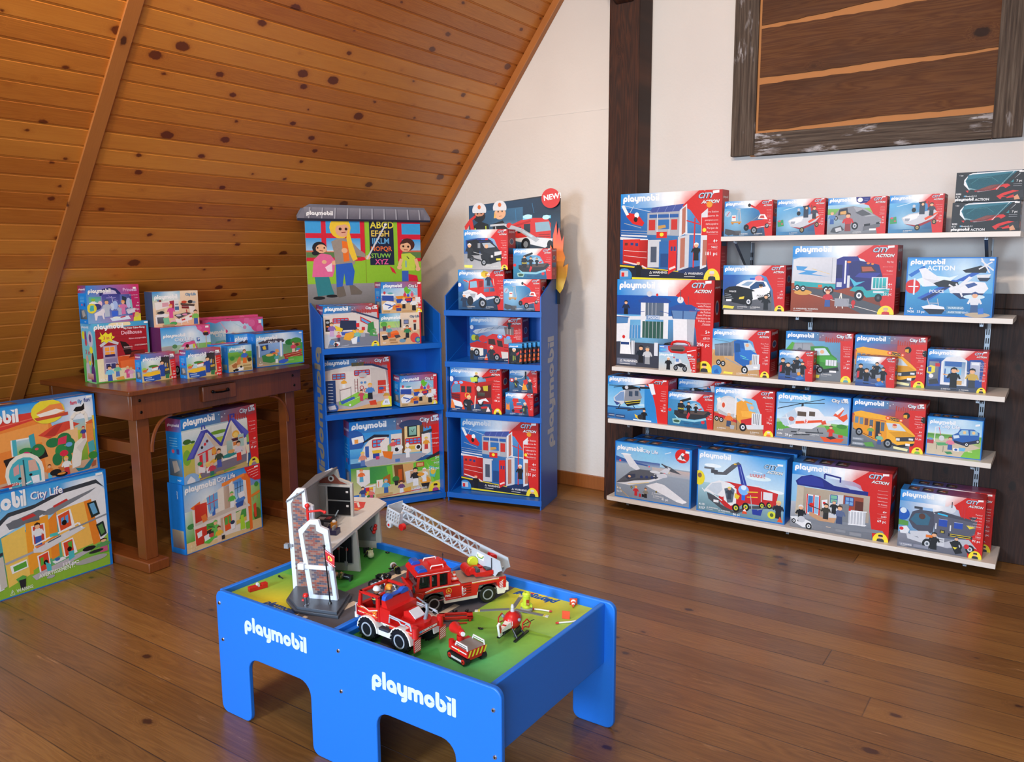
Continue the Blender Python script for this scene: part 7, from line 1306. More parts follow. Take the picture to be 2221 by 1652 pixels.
place_box('modern', -4.073, 1.436, 0, 91.9, .800, .518, .14, 'large modern house box on the floor at the left, under the villa box', 'large house boxes left of the table', frame=True)
place_box('villa', -4.106, 1.427, .5185, 92, .800, .399, .14, 'large holiday villa box stacked on the modern house box', 'large house boxes left of the table', frame=True)
# take-along motorcycle case with a red carrying handle
a = 0; t = empty('toy_carrying_case', 'small police motorcycle case with a red carrying handle on the third shelf', 'toy case', (-2.020 + .119, 4.5375, .9256))
mm = toy_box('moto', .238, .152, .060, lside='1a86d8'); mm.build('case_body', CARD, t, smooth=False)
m = MB('d61f1f'); m.tube([(-.055, .03, .150), (-.045, .03, .168), (-.02, .03, .176), (.03, .03, .176), (.055, .03, .168), (.065, .03, .150)], .0075); m.build('handle', PLAST, t)
m = MB('1a1c20'); m.prism([(-.10, .150), (-.09, .163), (-.07, .166), (-.055, .152)], .015, .055, 'y'); m.build('catch', PLAST, t)
# black window boxes with a red car inside
for i, (x, z, lab) in enumerate(((-.508, 1.712, 'lower black windowed racing car box at the right end of the top shelf'), (-.500, 1.8535, 'upper black windowed racing car box, stacked on its twin'))):
    t = empty('window_box', lab, 'toy box', (x + .142, 4.558, z + .0006), 0, 'black windowed racing car boxes')
    mm = toy_box('rc', .284, .1395, .13, rside='16181d', lside='12141a', topc=('1a1d26', '1a1d26')); mm.build('carton', CARD, t, smooth=False)
    w = MB('9fc8d0'); pts = [(-.098, .105), (.10, .128), (.055, .075), (.0, .05), (-.05, .047), (-.085, .058)]
    w.prism(pts, -.0035, -.0028, 'y'); w.build('clear_window', CLEAR, t, smooth=False)
# ================================================================== TOYS ON THE PLAY TABLE
def stripes(m, fn, n, c1='f2f2f2', w=.5, slant=.25):
    """white diagonal hazard bars over a unit square mapped by fn(u, v, l)"""
    for i in range(n):
        v0 = (i + .2) / n; A = Art(1); A.poly([(0, v0 * 100), (100, (v0 - slant) * 100), (100, (v0 - slant + w / n) * 100), (0, (v0 + w / n) * 100)], c1)
        m.art(A, fn)
def emblem(A, x, y, r, c='e8d040'):
    A.ell(x, y, r, '=', c, 20); A.ell(x, y, r * .84, '=', 'd6231f', 20); A.poly([(x - r * .5, y + r * A.asp * .5), (x - r * .1, y - r * A.asp * .6), (x + r * .2, y - r * A.asp * .1), (x + r * .5, y + r * A.asp * .5), (x, y + r * A.asp * .1)], c)

# ---- fire station (local: u to the right, v to the back)
ST = empty('toy_fire_station', 'grey toy fire station with brick-print towers on the play table', 'toy building')
ST.matrix_world = Matrix(((.9207, -.3903, 0, -2.066), (.3903, .9207, 0, 1.795), (0, 0, 1, MAT_L + .0004), (0, 0, 0, 1)))
m = MB('4c525c'); m.prism([(-.088, .005), (-.02, -.070), (.142, -.086), (.122, .08), (.06, .112), (-.11, .115)], 0, .010, 'z'); m.prism([(-.078, .008), (-.015, -.062), (.134, -.078), (.115, .075), (.055, .105), (-.10, .108)], .010, .020, 'z')
m.build('base_plate', PLAST, ST, bevel=.0012)
def tower(u0, u1, v, z0, zl, za, zr, lean, fr, nm='tower_front', depth=.014):
    w = u1 - u0; um = u0 + w * .52
    def outline(i):
        L_ = lean
        return [(u0 + i, z0 + i), (u1 - i, z0 + i), (u1 - i + L_ * .86, zr - i), (u1 - i * .9 - w * .22 + L_, zr + .010 - i), (u1 - w * .28 + L_ - i * .6, za - i), (um - w * .1 + L_, za - i), (u0 + i + L_, zl - i * .8)]
    m = MB('dfe6f2'); m.prism(outline(0), v, v + depth, 'y'); o = m.build(nm, PLAST, ST, bevel=.001)
    P = outline(.016); P = [(a, b) for a, b in P]
    b = MB('8a7a74'); b.add([(a, v - .0004, c) for a, c in P], [tuple(range(len(P)))])
    # printed brickwork clipped to the panel
    rnd = random.Random(int(v * 1000) + 5); rows = int((za - z0) / .0075)
    def inside(x, z):
        c = False; n = len(P)
        for i in range(n):
            (x1, z1), (x2, z2) = P[i], P[i - 1]
            if (z1 > z) != (z2 > z) and x < (x2 - x1) * (z - z1) / (z2 - z1) + x1: c = not c
        return c
    for r in range(rows):
        z = z0 + .016 + r * .0075; x = u0 - .05 + (r % 2) * .009
        while x < u1 + .05:
            if inside(x + .001, z + .001) and inside(x + .015, z + .0055) and inside(x + .015, z + .001) and inside(x + .001, z + .0055):
                b.color(rnd.choice(['a4604c', '8c4c40', '5f5560', '6e4a48', '9a6a58', '4d4a58'])); b.quad((x, v - .0008, z), (x + .0165, v - .0008, z), (x + .0165, v - .0008, z + .0065), (x, v - .0008, z + .0065))
            x += .018
    b.build('brick_panel', CARD, o, smooth=False); return o
tower(-.108, -.012, .100, .0, .335, .378, .318, -.010, 1)
tf = tower(-.003, .100, .008, .020, .262, .300, .268, -.030, 1)
m = MB('e6ebf2'); m.box(-.020, .0, .128, .090, .008, .142); m.box(-.035, -.006, .126, -.012, .014, .146); m.build('cross_beam', PLAST, ST, bevel=.001)
m = MB('d8dade'); m.prism([(-.105, .105), (.045, .105), (.045, .655), (-.012, .708), (-.17, .708), (-.16, .455)], .155, .167, 'z')
A = Art(1); A.poly([(20, 5), (90, 5), (98, 40), (80, 96), (10, 96)], 'd63a2a'); A.line([(10, 60), (50, 90), (80, 40)], 8, 'e8e8ea'); A.line([(20, 30), (90, 20)], 12, 'f0a040'); A.line([(5, 90), (30, 80)], 14, '6ac0d0')
m.art(A, lambda u, v, l: (-.13 + u * .0011, .52 + v * .0013, .1672 + l * 2e-5)); m.color('bfc2c6')
for i in range(10): m.box(.002 + .004 * i, .11, .1672, .0035 + .004 * i, .15, .1676)
m.build('deck', PLAST, ST, bevel=.0008, smooth=False)
for v, u0, u1 in ((.315, -.06, .05), (.565, -.075, .045)):
    m = MB('c4c2bd'); m.prism([(u0, 0), (u1 + .008, 0), (u1 - .002, .156), (u0, .156)], v, v + .014, 'y'); m.color('8e8f90'); m.box(u0 + .012, v - .0006, .03, u1 - .016, v, .14)
    m.build('support_wall', PLAST, ST, bevel=.001)
m = MB('bdbbb6'); m.prism([(-.100, .115), (-.090, .115), (-.150, .60), (-.160, .60)], 0, .156, 'z'); m.build('rear_wall', PLAST, ST, bevel=.001)
m = MB('1c2028'); m.box(-.045, .3075, .035, .03, .3135, .135); m.build('tool_board', PLAST, ST)
m = MB('d6231f'); m.ball((-.02, .304, .09), .006); m.ball((.012, .304, .088), .006); m.build('red_hooks', PLAST, ST)
m = MB('c0bfba'); P = [(-.172, .166), (-.02, .166), (-.02, .300), (-.075, .318), (-.082, .352), (-.108, .356), (-.172, .322)]
m.prism(P, .455, .469, 'y'); m.color('d6d6d4'); m.box(-.028, .449, .166, -.018, .455, .302); m.box(-.17, .449, .285, -.02, .455, .292); m.box(-.13, .449, .166, -.124, .455, .29)
m.build('end_wall', PLAST, ST, bevel=.0008)
m = MB('17181c'); m.box(-.122, .4515, .232, -.03, .4545, .284); m.box(-.122, .4515, .172, -.03, .4545, .226); m.color('e8e8ea')
for z in (.262, .205): m.box(-.046, .451, z, -.036, .4515, z + .008)
m.build('wall_screens', PLAST, ST)
m = MB('8a4c3e'); m.prism([(-.155, .297), (-.04, .297), (-.07, .308), (-.095, .335), (-.155, .310)], .4518, .4545, 'y'); m.cyl((-.105, .449, .318), (-.105, .4515, .318), .012, n=20, c='e6e6e4'); m.cyl((-.105, .4485, .318), (-.105, .449, .318), .006, n=14, c='3a2a20'); m.build('brick_gable', PLAST, ST)
m = MB('74777c'); m.add([(-.118, .095, .332), (-.05, .095, .374), (-.085, .47, .362), (-.178, .47, .325), (-.118, .095, .326), (-.05, .095, .368), (-.085, .47, .356), (-.178, .47, .319)], [(0, 1, 2, 3), (7, 6, 5, 4), (0, 4, 5, 1), (1, 5, 6, 2), (2, 6, 7, 3), (3, 7, 4, 0)]); m.build('roof', PLAST, ST, bevel=.001)
m = MB('b9bcc0'); m.prism([(-.108, .115), (-.100, .115), (-.160, .455), (-.168, .455)], .166, .322, 'z'); m.build('side_wall', PLAST, ST)
m = MB('8a8d92'); m.box(-.118, .094, .165, -.100, .11, .175); m.box(-.128, .085, .162, -.113, .10, .178); m.build('side_lamp', PLAST, ST)
m = MB('2f3338'); m.box(-.105, .285, .196, -.035, .35, .203); m.box(-.10, .29, .167, -.094, .345, .196); m.box(-.045, .29, .167, -.04, .345, .196); m.color('c8a8a0'); m.box(-.095, .292, .2035, -.07, .315, .206); m.color('a84a4a'); m.box(-.066, .30, .2035, -.05, .325, .206)
m.tube([(-.045, .34, .203), (-.035, .35, .225)], .0025, c='9ab0c0'); m.build('control_desk', PLAST, ST)
t = empty('toy_crate', 'small dark blue toy crate of gear on the deck of the toy fire station', 'toy accessory'); t.matrix_world = ST.matrix_world @ tr(-.022, .25, .1674)
m = MB('2a2a55'); m.box(-.028, -.02, 0, .028, .02, .02); m.build('crate', PLAST, t, bevel=.001)
m = MB('d88a2a'); m.box(-.002, 0, .02, .018, .016, .042); m.ball((.008, .008, .042), .008, 'e8e8e8'); m.tube([(-.018, 0, .02), (-.01, .004, .036), (.004, .004, .034)], .002, c='8a8a8a'); m.ball((-.02, -.012, .022), .006, 'd6231f'); m.box(.012, -.02, .018, .018, .006, .034, 'a8a8a8'); m.build('gear', PLAST, t)
t = empty('red_toy_hook_arm', 'red swivel arm clipped to the tall tower of the toy fire station', 'toy accessory'); t.matrix_world = ST.matrix_world @ tr(-.020, .086, .285)
m = MB('d6231f'); m.tube([(-.012, 0, -.015), (-.014, 0, .035)], .005); m.ball((-.014, 0, .037), .009); m.tube([(-.012, 0, .016), (.03, .01, .02), (.045, .012, .014)], .004); m.ball((.045, .012, .014), .006); m.build('arm', PLAST, t)
t = empty('toy_flag', 'black pole with a red flag standing before the toy fire station', 'toy flag'); t.matrix_world = ST.matrix_world @ tr(.086, -.020, .0205)
m = MB('17181c'); m.cyl((0, 0, 0), (0, 0, .008), .0065, .004); m.tube([(0, 0, 0), (-.014, 0, .200)], .0025); m.ball((-.014, 0, .201), .005); m.build('pole', PLAST, t)
m = MB('cf2228'); m.add([(-.0125, -.001, .190), (.022, -.001, .168), (.020, -.001, .128), (-.0105, -.001, .150), (-.0125, .001, .190), (.022, .001, .168), (.020, .001, .128), (-.0105, .001, .150)], [(3, 2, 1, 0), (4, 5, 6, 7), (0, 1, 5, 4), (1, 2, 6, 5), (2, 3, 7, 6), (3, 0, 4, 7)])
A = Art(.9); A.line([(0, 8), (100, 8)], 5, 'f0e8e8'); A.line([(0, 92), (100, 92)], 5, 'f0e8e8'); A.ell(50, 50, 22, '=', 'e8d860'); A.poly([(38, 66), (46, 32), (54, 48), (62, 66), (50, 56)], 'b82028')
m.art(A, lambda u, v, l: (-.0125 + u * .000345 + v * .00002, -.0012 - l * 2e-5, .190 - u * .00022 - v * .0004)); m.build('flag', PLAST, t, smooth=False)
t = empty('toy_hydrant', 'silver toy hydrant with a red cap on the station base', 'toy accessory'); t.matrix_world = ST.matrix_world @ tr(.010, -.045, .0205)
m = MB('a8acb2'); m.lathe([(.009, 0), (.009, .003), (.006, .004), (.0062, .024), (.009, .026), (.009, .03)], 16); m.build('barrel', METAL, t)
m = MB('d6231f'); m.lathe([(.0095, .03), (.0095, .035), (.007, .040), (.003, .042)], 16); m.cyl((-.006, 0, .016), (-.013, 0, .016), .004, n=10); m.build('cap', PLAST, t)
for (px_, py_, pz_, kind, lab) in ((-.01, .298, .04, 'shovel', 'grey toy shovel hanging under the station deck'), (-.04, .3, .04, 'pickaxe', 'grey toy pickaxe hanging under the station deck')):
    t = empty('toy_' + kind, lab, 'toy accessory'); t.matrix_world = ST.matrix_world @ tr(px_ + .022, py_, pz_)
    m = MB('8a8c90'); m.tube([(0, 0, 0), (.002, 0, .06)], .0016)
    if kind == 'shovel': m.prism([(-.008, .004), (.006, .002), (.004, -.014), (-.006, -.014)], -.001, .001, 'y')
    else: m.tube([(-.014, 0, .052), (.002, 0, .060), (.018, 0, .056)], .0022)
    m.build('handle_and_head', PLAST, t)
t = empty('red_toy_megaphone', 'small red toy horn hanging at the far support of the station', 'toy accessory'); t.matrix_world = ST.matrix_world @ tr(.028, .558, .085)
m = MB('d6231f'); m.ball((0, 0, 0), .009); m.ball((.004, -.002, .014), .007); m.ball((-.004, -.002, -.014), .008); m.tube([(-.012, 0, .01), (-.02, 0, 0), (-.012, 0, -.016)], .0015, c='17181c'); m.build('horn', PLAST, t)

# ---- helpers for vehicles (local: x forward, y to the left, z up)
def veh(name, label, x, y, z, deg, cat='toy truck'):
    return empty(name, label, cat, (x, y, z), math.radians(deg))
def wheel(t, x, y, r, w, lugs=0, hub='9aa2aa'):
    s = 1 if y > 0 else -1
    m = MB('1a1b1e'); p = [(r * .62, -w / 2), (r * .93, -w / 2), (r, -w * .32), (r, w * .32), (r * .93, w / 2), (r * .62, w / 2)]
    m.lathe(p, 28, axis='y'); 
    if lugs:
        for i in range(lugs):
            a = 2 * PI * i / lugs
            for sd in (-1, 1):
                aa = a + (.5 * PI / lugs if sd > 0 else 0); m.at(Matrix.Rotation(aa, 4, 'Y')); m.box(-r * .07, 0 if sd > 0 else -w * .52, r * .97, r * .07, w * .52 if sd > 0 else 0, r * 1.07)
        m.at()
    m.at(); o = m.build('wheel', PLAST, t, loc=(x, y, r + (r * .06 if lugs else 0)))
    h = MB(hub if lugs else 'a0a4a8'); yy = s * w / 2
    h.lathe([(r * .62, yy - s * .002), (r * .62, yy + s * .0012), (r * .50, yy + s * .0012), (r * .44, yy - s * .006), (r * .2, yy - s * .006), (r * .18, yy - s * .001)], 24, axis='y')
    for i in range(6): a = 2 * PI * i / 6; h.ball((r * .33 * math.cos(a), yy - s * .0055, r * .33 * math.sin(a)), r * .06, '5a6068' if not lugs else '7a8290', 8)
    h.build('hub', PLAST, o); return o

# ---- ladder truck
LT = veh('toy_ladder_truck', 'red toy fire engine with a long raised grey ladder', -1.683, 2.114, MAT_R + .0004, 238.0)
Wd = .060
m = MB('f0ead8'); m.prism([(-.165, .030), (-.165, .052), (.150, .052), (.165, .048), (.168, .030), (.15, .024), (.135, .024)] + [(.0975 + .038 * math.cos(a), .031 + .036 * math.sin(a)) for a in [i * PI / 8 for i in range(1, 8)]] + [(.06, .024), (-.06, .024)] + [(-.0975 + .038 * math.cos(a), .031 + .036 * math.sin(a)) for a in [i * PI / 8 for i in range(1, 8)]] + [(-.135, .024), (-.16, .024)], -Wd + .002, Wd - .002, 'y'); m.build('chassis', PLAST, LT, bevel=.001)
for x in (.0975, -.0975):
    for y in (Wd - .010, -Wd + .010): wheel(LT, x, y, .031, .020)
body = [(-.165, .048), (-.140, .048), (-.128, .066), (-.068, .066), (-.055, .040), (.055, .040), (.066, .062), (.13, .062), (.145, .046), (.166, .048), (.166, .070), (.036, .088), (-.165, .088)]
m = MB('cf1f1c'); m.prism([(-.166, .046), (-.14, .046), (-.13, .070), (-.065, .070), (-.056, .036), (.056, .036), (.066, .070), (.13, .070), (.14, .046), (.168, .046), (.170, .075), (.166, .082), (-.166, .086)], -Wd, Wd, 'y')
m.box(-.165, -Wd + .002, .086, -.002, Wd - .002, .0865, 'a08c7c'); m.color('8a1614'); m.box(-.036, Wd, .048, -.010, Wd + .0006, .078)
for i in range(3): m.box(-.036, Wd + .0006, .052 + i * .009, -.010, Wd + .0016, .055 + i * .009, 'cf1f1c')
A = Art(3.8); A.line([(4, 13), (40, 13)], 1.1, 'f0dcd8'); A.line([(4, 20), (40, 20)], .5, 'e8d060'); A.line([(50, 8), (78, 8)], .8, 'f0dcd8'); A.line([(50, 13), (78, 13)], .5, 'e8d060'); A.line([(78, 8), (90, 34)], 1.6, 'f0dcd8')
emblem(A, 70, 48, 4.6); A.text(64.5, 80, 11, 'f4e0dc', 'FIRE', bold=.05); A.text(1.5, 34, 8, 'e8d040', '112', bold=.04)
# mirrored so that the print reads from the left side (u runs from the rear to the front)
def lside(u, v, l): return (.168 - (100 - u) * .00334, Wd + .0004 + l * 2e-5, .088 - v * .00052)
A2 = Art(3.8); 
def lprint(u, v, l): return (.168 - u * .00334, Wd + .0004 + l * 2e-5, .088 - v * .00052)
A = Art(6.4); A.line([(2, 12), (10, 30)], 0.1, 'f0dcd8'); A.line([(12, 22), (22, 4), (49, 4)], 1.0, 'f0dcd8'); A.line([(13, 28), (23, 10), (49, 10)], .45, 'e8d060'); A.line([(62, 8), (92, 8)], .8, 'f0dcd8'); A.line([(62, 14), (92, 14)], .45, 'e8d060')
emblem(A, 37, 38, 3.0); A.text(33.2, 76, 14, 'f4e0dc', 'FIRE', bold=.05); A.text(95, 30, 9, 'e8d040', '112', bold=.03)
for x0 in (51.5, 92.5):
    for i in range(5): A.poly([(x0, 38 + i * 11), (x0 + 4, 28 + i * 11), (x0 + 4, 34 + i * 11), (x0, 44 + i * 11)], 'f4e4e4')
A.line([(24, 90), (50, 90)], .5, 'f0a0a8'); m.art(A, lprint); m.build('body', PLAST, LT, bevel=0, smooth=False)
m = MB('cf1f1c')
cab = [(.036, .082), (.170, .078), (.176, .100), (.158, .138), (.150, .142), (.036, .142)]
m.prism([(.036, .134), (.160, .132), (.156, .142), (.144, .147), (.04, .148), (.036, .146)], -Wd, Wd, 'y'); m.box(.036, -Wd, .082, .046, Wd, .136)
for y0, y1 in ((Wd - .005, Wd), (-Wd, -Wd + .005)):
    m.box(.036, y0, .078, .170, y1, .090); m.box(.076, y0, .088, .084, y1, .136); m.box(.104, y0, .088, .110, y1, .136); m.prism([(.150, .09), (.158, .09), (.152, .136), (.144, .136)], y0, y1, 'y')
m.prism([(.165, .078), (.171, .078), (.176, .094), (.170, .096)], -Wd, Wd, 'y'); m.box(.05, -.03, .148, .09, .03, .153); m.box(.04, -.02, .148, .05, .025, .156)
A = Art(6.4); A.line([(2, 50), (98, 50)], 1.1, 'f0dcd8'); m.art(A, lambda u, v, l: (.160 - u * .00122, Wd + .0004 + l * 2e-5, .150 - v * .00024)); m.build('cab', PLAST, LT, bevel=0, smooth=False)
m = MB('39424a'); m.box(.046, -Wd + .006, .09, .15, Wd - .006, .134); m.build('cab_windows', CLEAR, LT)
m = MB('24282e'); 
for x in (.06, .09, .125):
    for y in (-.03, .03): m.box(x - .010, y - .013, .084, x + .010, y + .013, .094); m.box(x - .012, y - .013, .09, x - .006, y + .013, .122)
m.build('seats', PLAST, LT)
for s in (-1, 1):
    m = MB('1f4fb8'); m.prism([(.118, .147), (.148, .146), (.150, .152), (.143, .159), (.125, .159), (.118, .154)], s * .055 - .004 if s > 0 else -.059, s * .055 + .004 if s > 0 else -.020, 'y') if s < 0 else m.prism([(.118, .147), (.150, .146), (.152, .152), (.144, .159), (.125, .159), (.118, .154)], .020, .059, 'y')
    m.build('blue_light', PLAST, LT, bevel=.0015)
    m = MB('f0e6e0'); m.tube([(.056, s * .04, .147), (.058, s * .04, .157), (.098, s * .04, .157), (.102, s * .04, .147)], .0022); m.build('roof_rail', PLAST, LT)
m = MB('17181c'); m.tube([(.044, .0, .155), (.044, 0, .182)], .0012); m.ball((.044, 0, .176), .0026); m.build('antenna', PLAST, LT)
m = MB('4a5058'); m.tube([(.166, .062, .112), (.172, .070, .110), (.170, .070, .088)], .003); m.ball((.168, .070, .095), .007, sc=(.5, .6, 1.5)); m.build('mirror', PLAST, LT)
m = MB('f0ead8'); m.box(.166, -Wd, .030, .176, Wd, .046); m.box(-.176, -Wd, .034, -.164, Wd, .062); m.build('bumpers', PLAST, LT, bevel=.001)
m = MB('f4f0ea'); m.tube([(-.004, Wd + .001, .076), (-.002, Wd + .005, .070), (-.002, Wd + .005, .052), (-.004, Wd + .001, .048)], .0016); m.build('grab_handle', PLAST, LT)
# turntable with seat
TB = MB('cf1f1c'); TB.cyl((-.108, 0, .0865), (-.108, 0, .094), .040, n=28); TB.prism([(-.165, .094), (-.165, .106), (-.150, .145), (-.135, .148), (-.12, .11), (-.07, .108), (-.05, .094)], -.030, -.022, 'y'); TB.prism([(-.165, .094), (-.165, .106), (-.150, .145), (-.135, .148), (-.12, .11), (-.07, .108), (-.05, .094)], -.005, .003, 'y')
TB.box(-.125, .005, .094, -.06, .045, .108); TB.box(-.10, -.03, .094, -.06, .003, .112); TB.cyl((-.045, -.03, .108), (-.045, .02, .108), .016, n=18); TB.cyl((-.055, .018, .11), (-.055, .03, .11), .012, n=16); TB.cyl((-.146, -.033, .138), (-.146, .006, .138), .010, n=16)
o = TB.build('turntable', PLAST, LT, bevel=.0006)
m = MB('3a3f46'); m.box(-.122, .008, .108, -.10, .040, .114); m.box(-.128, .010, .112, -.121, .038, .150); m.box(-.076, .010, .108, -.062, .044, .120); m.build('operator_seat', PLAST, LT, bevel=.002)
# lime hose reel
m = MB('cbe03a'); m.lathe([(.017, -.034), (.019, -.032), (.019, -.020), (.017, -.018)], 22, o=(-.075, 0, .122), axis='y'); m.cyl((-.075, -.036, .122), (-.075, -.034, .122), .013, n=18, c='4a4018'); m.build('hose_reel', PLAST, LT)
# ladder : from over the turntable to the left
def world_to(t, p): return (t.matrix_world if t.matrix_world != Matrix.Identity(4) else Matrix.LocRotScale(t.location, t.rotation_euler, None)).inverted() @ Vector(p)
LTM = Matrix.LocRotScale(LT.location, LT.rotation_euler, None)
base = Vector((-1.586, 2.222, .532)); tip = Vector((-2.035, 2.26, .622))
dx = (tip - base).normalized(); dy = Vector((-dx.y, dx.x, 0)).normalized(); dz = dx.cross(dy); LF = Matrix(((dx.x, dy.x, dz.x, base.x), (dx.y, dy.y, dz.y, base.y), (dx.z, dy.z, dz.z, base.z), (0, 0, 0, 1)))
LL = (tip - base).length; LOC = LTM.inverted() @ LF
m = MB('b7bec6').at(LOC); Hh = .038
for y in (-.023, .020):
    m.prism([(-.03, .0), (-.045, .012), (-.030, Hh + .004), (.10, Hh), (.10, -.004), (.02, -.012), (-.02, -.022)], y, y + .003, 'y')
    m.box(.10, y, -.003, LL, y + .003, .004); m.box(.10, y, Hh - .008, LL, y + .003, Hh)
    n_ = 8; st_ = (LL - .10) / n_
    for i in range(n_):
        x = .10 + i * st_
        for a_, b_ in (((x, .002), (x + st_ / 2, Hh - .004)), ((x + st_ / 2, Hh - .004), (x + st_, .002))):
            w_ = .0035; m.prism([(a_[0] - w_, a_[1]), (a_[0] + w_, a_[1]), (b_[0] + w_, b_[1]), (b_[0] - w_, b_[1])], y, y + .003, 'y')
x = -.02
while x < LL: m.box(x, -.02, .0, x + .005, .02, .003); x += .018
m.box(-.02, -.0225, -.001, .08, .0225, .0005); m.build('ladder', PLAST, LT, smooth=False)
A = Art(1.6); A.poly([(0, 0), (100, 0), (100, 100), (0, 100)], 'dfe3e6'); A.line([(5, 40), (30, 85), (75, 70), (95, 20)], 9, '4a8a4a'); A.line([(15, 30), (35, 65), (70, 55), (85, 15)], 7, 'e8d860')
m = MB('dfe3e6').at(LOC); m.art(A, lambda u, v, l: (.075 - u * .00035, .0232 + l * 3e-5, .032 - v * .00022)); m.build('ladder_sticker', CARD, LT, smooth=False)
m = MB('c9ccd2').at(LOC @ tr(LL, 0, .002) @ Matrix.Scale(1.28, 4) @ tr(-LL, 0, -.006)); m.box(LL - .005, -.030, -.022, LL + .050, .030, -.018)
m.box(LL - .005, -.030, -.022, LL - .002, .030, .024)
for y in (-.030, .028):
    m.box(LL - .005, y, .018, LL + .05, y + .002, .024); m.box(LL - .005, y, -.022, LL + .05, y + .002, -.012)
    for i in range(6): m.box(LL - .005 + i * .0105, y, -.014, LL + i * .0105, y + .002, .02)
    for z in (-.004, .008): m.box(LL - .005, y, z, LL + .05, y + .002, z + .003)
m.box(LL + .048, -.03, -.022, LL + .051, .03, .030); m.tube([(LL, -.02, .022), (LL + .01, 0, .036), (LL, .02, .022)], .0018)
for y in (-.028, .028): m.cyl((LL + .035, y - .004, -.028), (LL + .035, y + .004, -.028), .010, n=16)
m.build('basket', PLAST, LT, smooth=False)
A = Art(1); A.poly([(4, 4), (96, 0), (90, 100), (10, 96)], 'cc2420'); A.ell(50, 40, 22, '=', 'e8d040'); A.ell(50, 40, 18, '=', 'cc2420'); A.poly([(38, 56), (46, 24), (54, 40), (62, 56), (50, 46)], 'e8d040'); A.text(24, 84, 16, 'f4e8e8', 'FIRE', bold=.05)
m = MB().at(LOC @ tr(LL, 0, .002) @ Matrix.Scale(1.28, 4) @ tr(-LL, 0, -.006)); m.art(A, lambda u, v, l: (LL + .0513 + l * 3e-5, .029 - u * .00058, .029 - v * .0005)); m.build('basket_sign', CARD, LT, smooth=False)
m = MB('d6231f').at(LOC @ tr(LL, 0, .002) @ Matrix.Scale(1.28, 4) @ tr(-LL, 0, -.006)); m.cyl((LL - .02, .024, -.012), (LL - .02, .036, -.012), .010, n=16); m.cyl((LL + .035, .0325, -.028), (LL + .035, .0335, -.028), .004, n=10); m.build('red_rollers', PLAST, LT)
m = MB('b7bec6').at(LOC); m.tube([(.10, 0, -.004), (.075, 0, -.018), (.045, 0, -.034)], .006); m.build('lift_cylinder', PLAST, LT)

# ---- high-wheeled fire truck
UN = veh('toy_fire_truck', 'open red toy fire truck on big chunky tyres, at the front of the play table', -1.652, 1.792, MAT_R + .0004, 177)
for x in (.072, -.070):
    for y in (.056, -.056): wheel(UN, x, y, .037, .030, lugs=18, hub='a6aeb8')
m = MB('ece8e2'); m.box(-.105, -.040, .048, .115, .040, .062); m.box(-.035, .030, .032, .030, .064, .052); m.box(-.035, -.064, .032, .030, -.030, .052)
for xc in (.072, -.070):
    for s in (1, -1):
        pts = [(xc + .046 * math.cos(a), .036 + .046 * math.sin(a)) for a in [PI * i / 9 for i in range(10)]]; inn = [(xc + .041 * math.cos(a), .036 + .041 * math.sin(a)) for a in [PI * i / 9 for i in range(9, -1, -1)]]
        m.prism(pts + inn, .034 if s > 0 else -.070, .070 if s > 0 else -.034, 'y')
m.build('chassis', PLAST, UN, bevel=.0008)
m = MB('3c4048'); m.box(-.022, .052, .052, .020, .070, .060); m.build('battery_box', PLAST, UN, bevel=.001)
m = MB('cf1f1c'); m.prism([(.03, .072), (.125, .072), (.128, .100), (.120, .108), (.09, .100), (.06, .108), (.03, .112)], -.06, -.054, 'y'); m.prism([(.03, .072), (.125, .072), (.128, .100), (.120, .108), (.09, .100), (.06, .108), (.03, .112)], .054, .06, 'y')
m.box(.115, -.06, .070, .128, .06, .104); m.box(.03, -.06, .070, .12, .06, .076); m.box(.024, -.06, .070, .034, .06, .118)
for s in (1, -1):
    m.prism([(.108, .10), (.122, .10), (.112, .150), (.104, .150)], s * .057 - .004, s * .057 + .004, 'y'); m.prism([(.026, .11), (.038, .11), (.038, .150), (.026, .150)], s * .057 - .004, s * .057 + .004, 'y'); m.box(.026, s * .057 - .004, .146, .112, s * .057 + .004, .153)
m.box(.102, -.06, .146, .112, .06, .153)
m.prism([(-.02, .072), (-.02, .118), (.024, .118), (.024, .072)], -.058, .058, 'y'); m.prism([(-.002, .118), (.024, .118), (.024, .140), (.008, .140)], -.05, .05, 'y')
m.box(-.125, -.062, .064, -.02, .062, .078); m.cyl((-.075, 0, .078), (-.075, 0, .090), .046, n=24); m.prism([(-.045, .088), (-.045, .112), (-.062, .118), (-.092, .096), (-.092, .088)], -.024, .024, 'y')
for s in (1, -1): m.cyl((-.122, s * .055, .060), (-.122, s * .055, .092), .010, n=14)
A = Art(3); A.line([(2, 30), (22, 30), (34, 44), (56, 18)], 2.0, 'f0e8e8'); A.line([(2, 38), (22, 38), (34, 52), (56, 26)], .8, 'e8d060'); A.line([(4, 66), (56, 72)], .9, 'e8d060'); A.line([(4, 72), (20, 74)], 1.2, 'f0e8e8'); emblem(A, 48, 48, 4.6); A.text(43, 68, 7, 'f4e8e8', 'FIRE', bold=.05)
m.art(A, lambda u, v, l: (.127 - u * .0017, .0604 + l * 2e-5, .116 - v * .00045)); A = Art(8); A.line([(3, 30), (97, 30)], 1.2, 'f0e8e8'); A.line([(3, 55), (97, 55)], .8, 'e8d060'); m.art(A, lambda u, v, l: (.02 - u * .0014, .0624 + l * 2e-5, .078 - v * .00012))
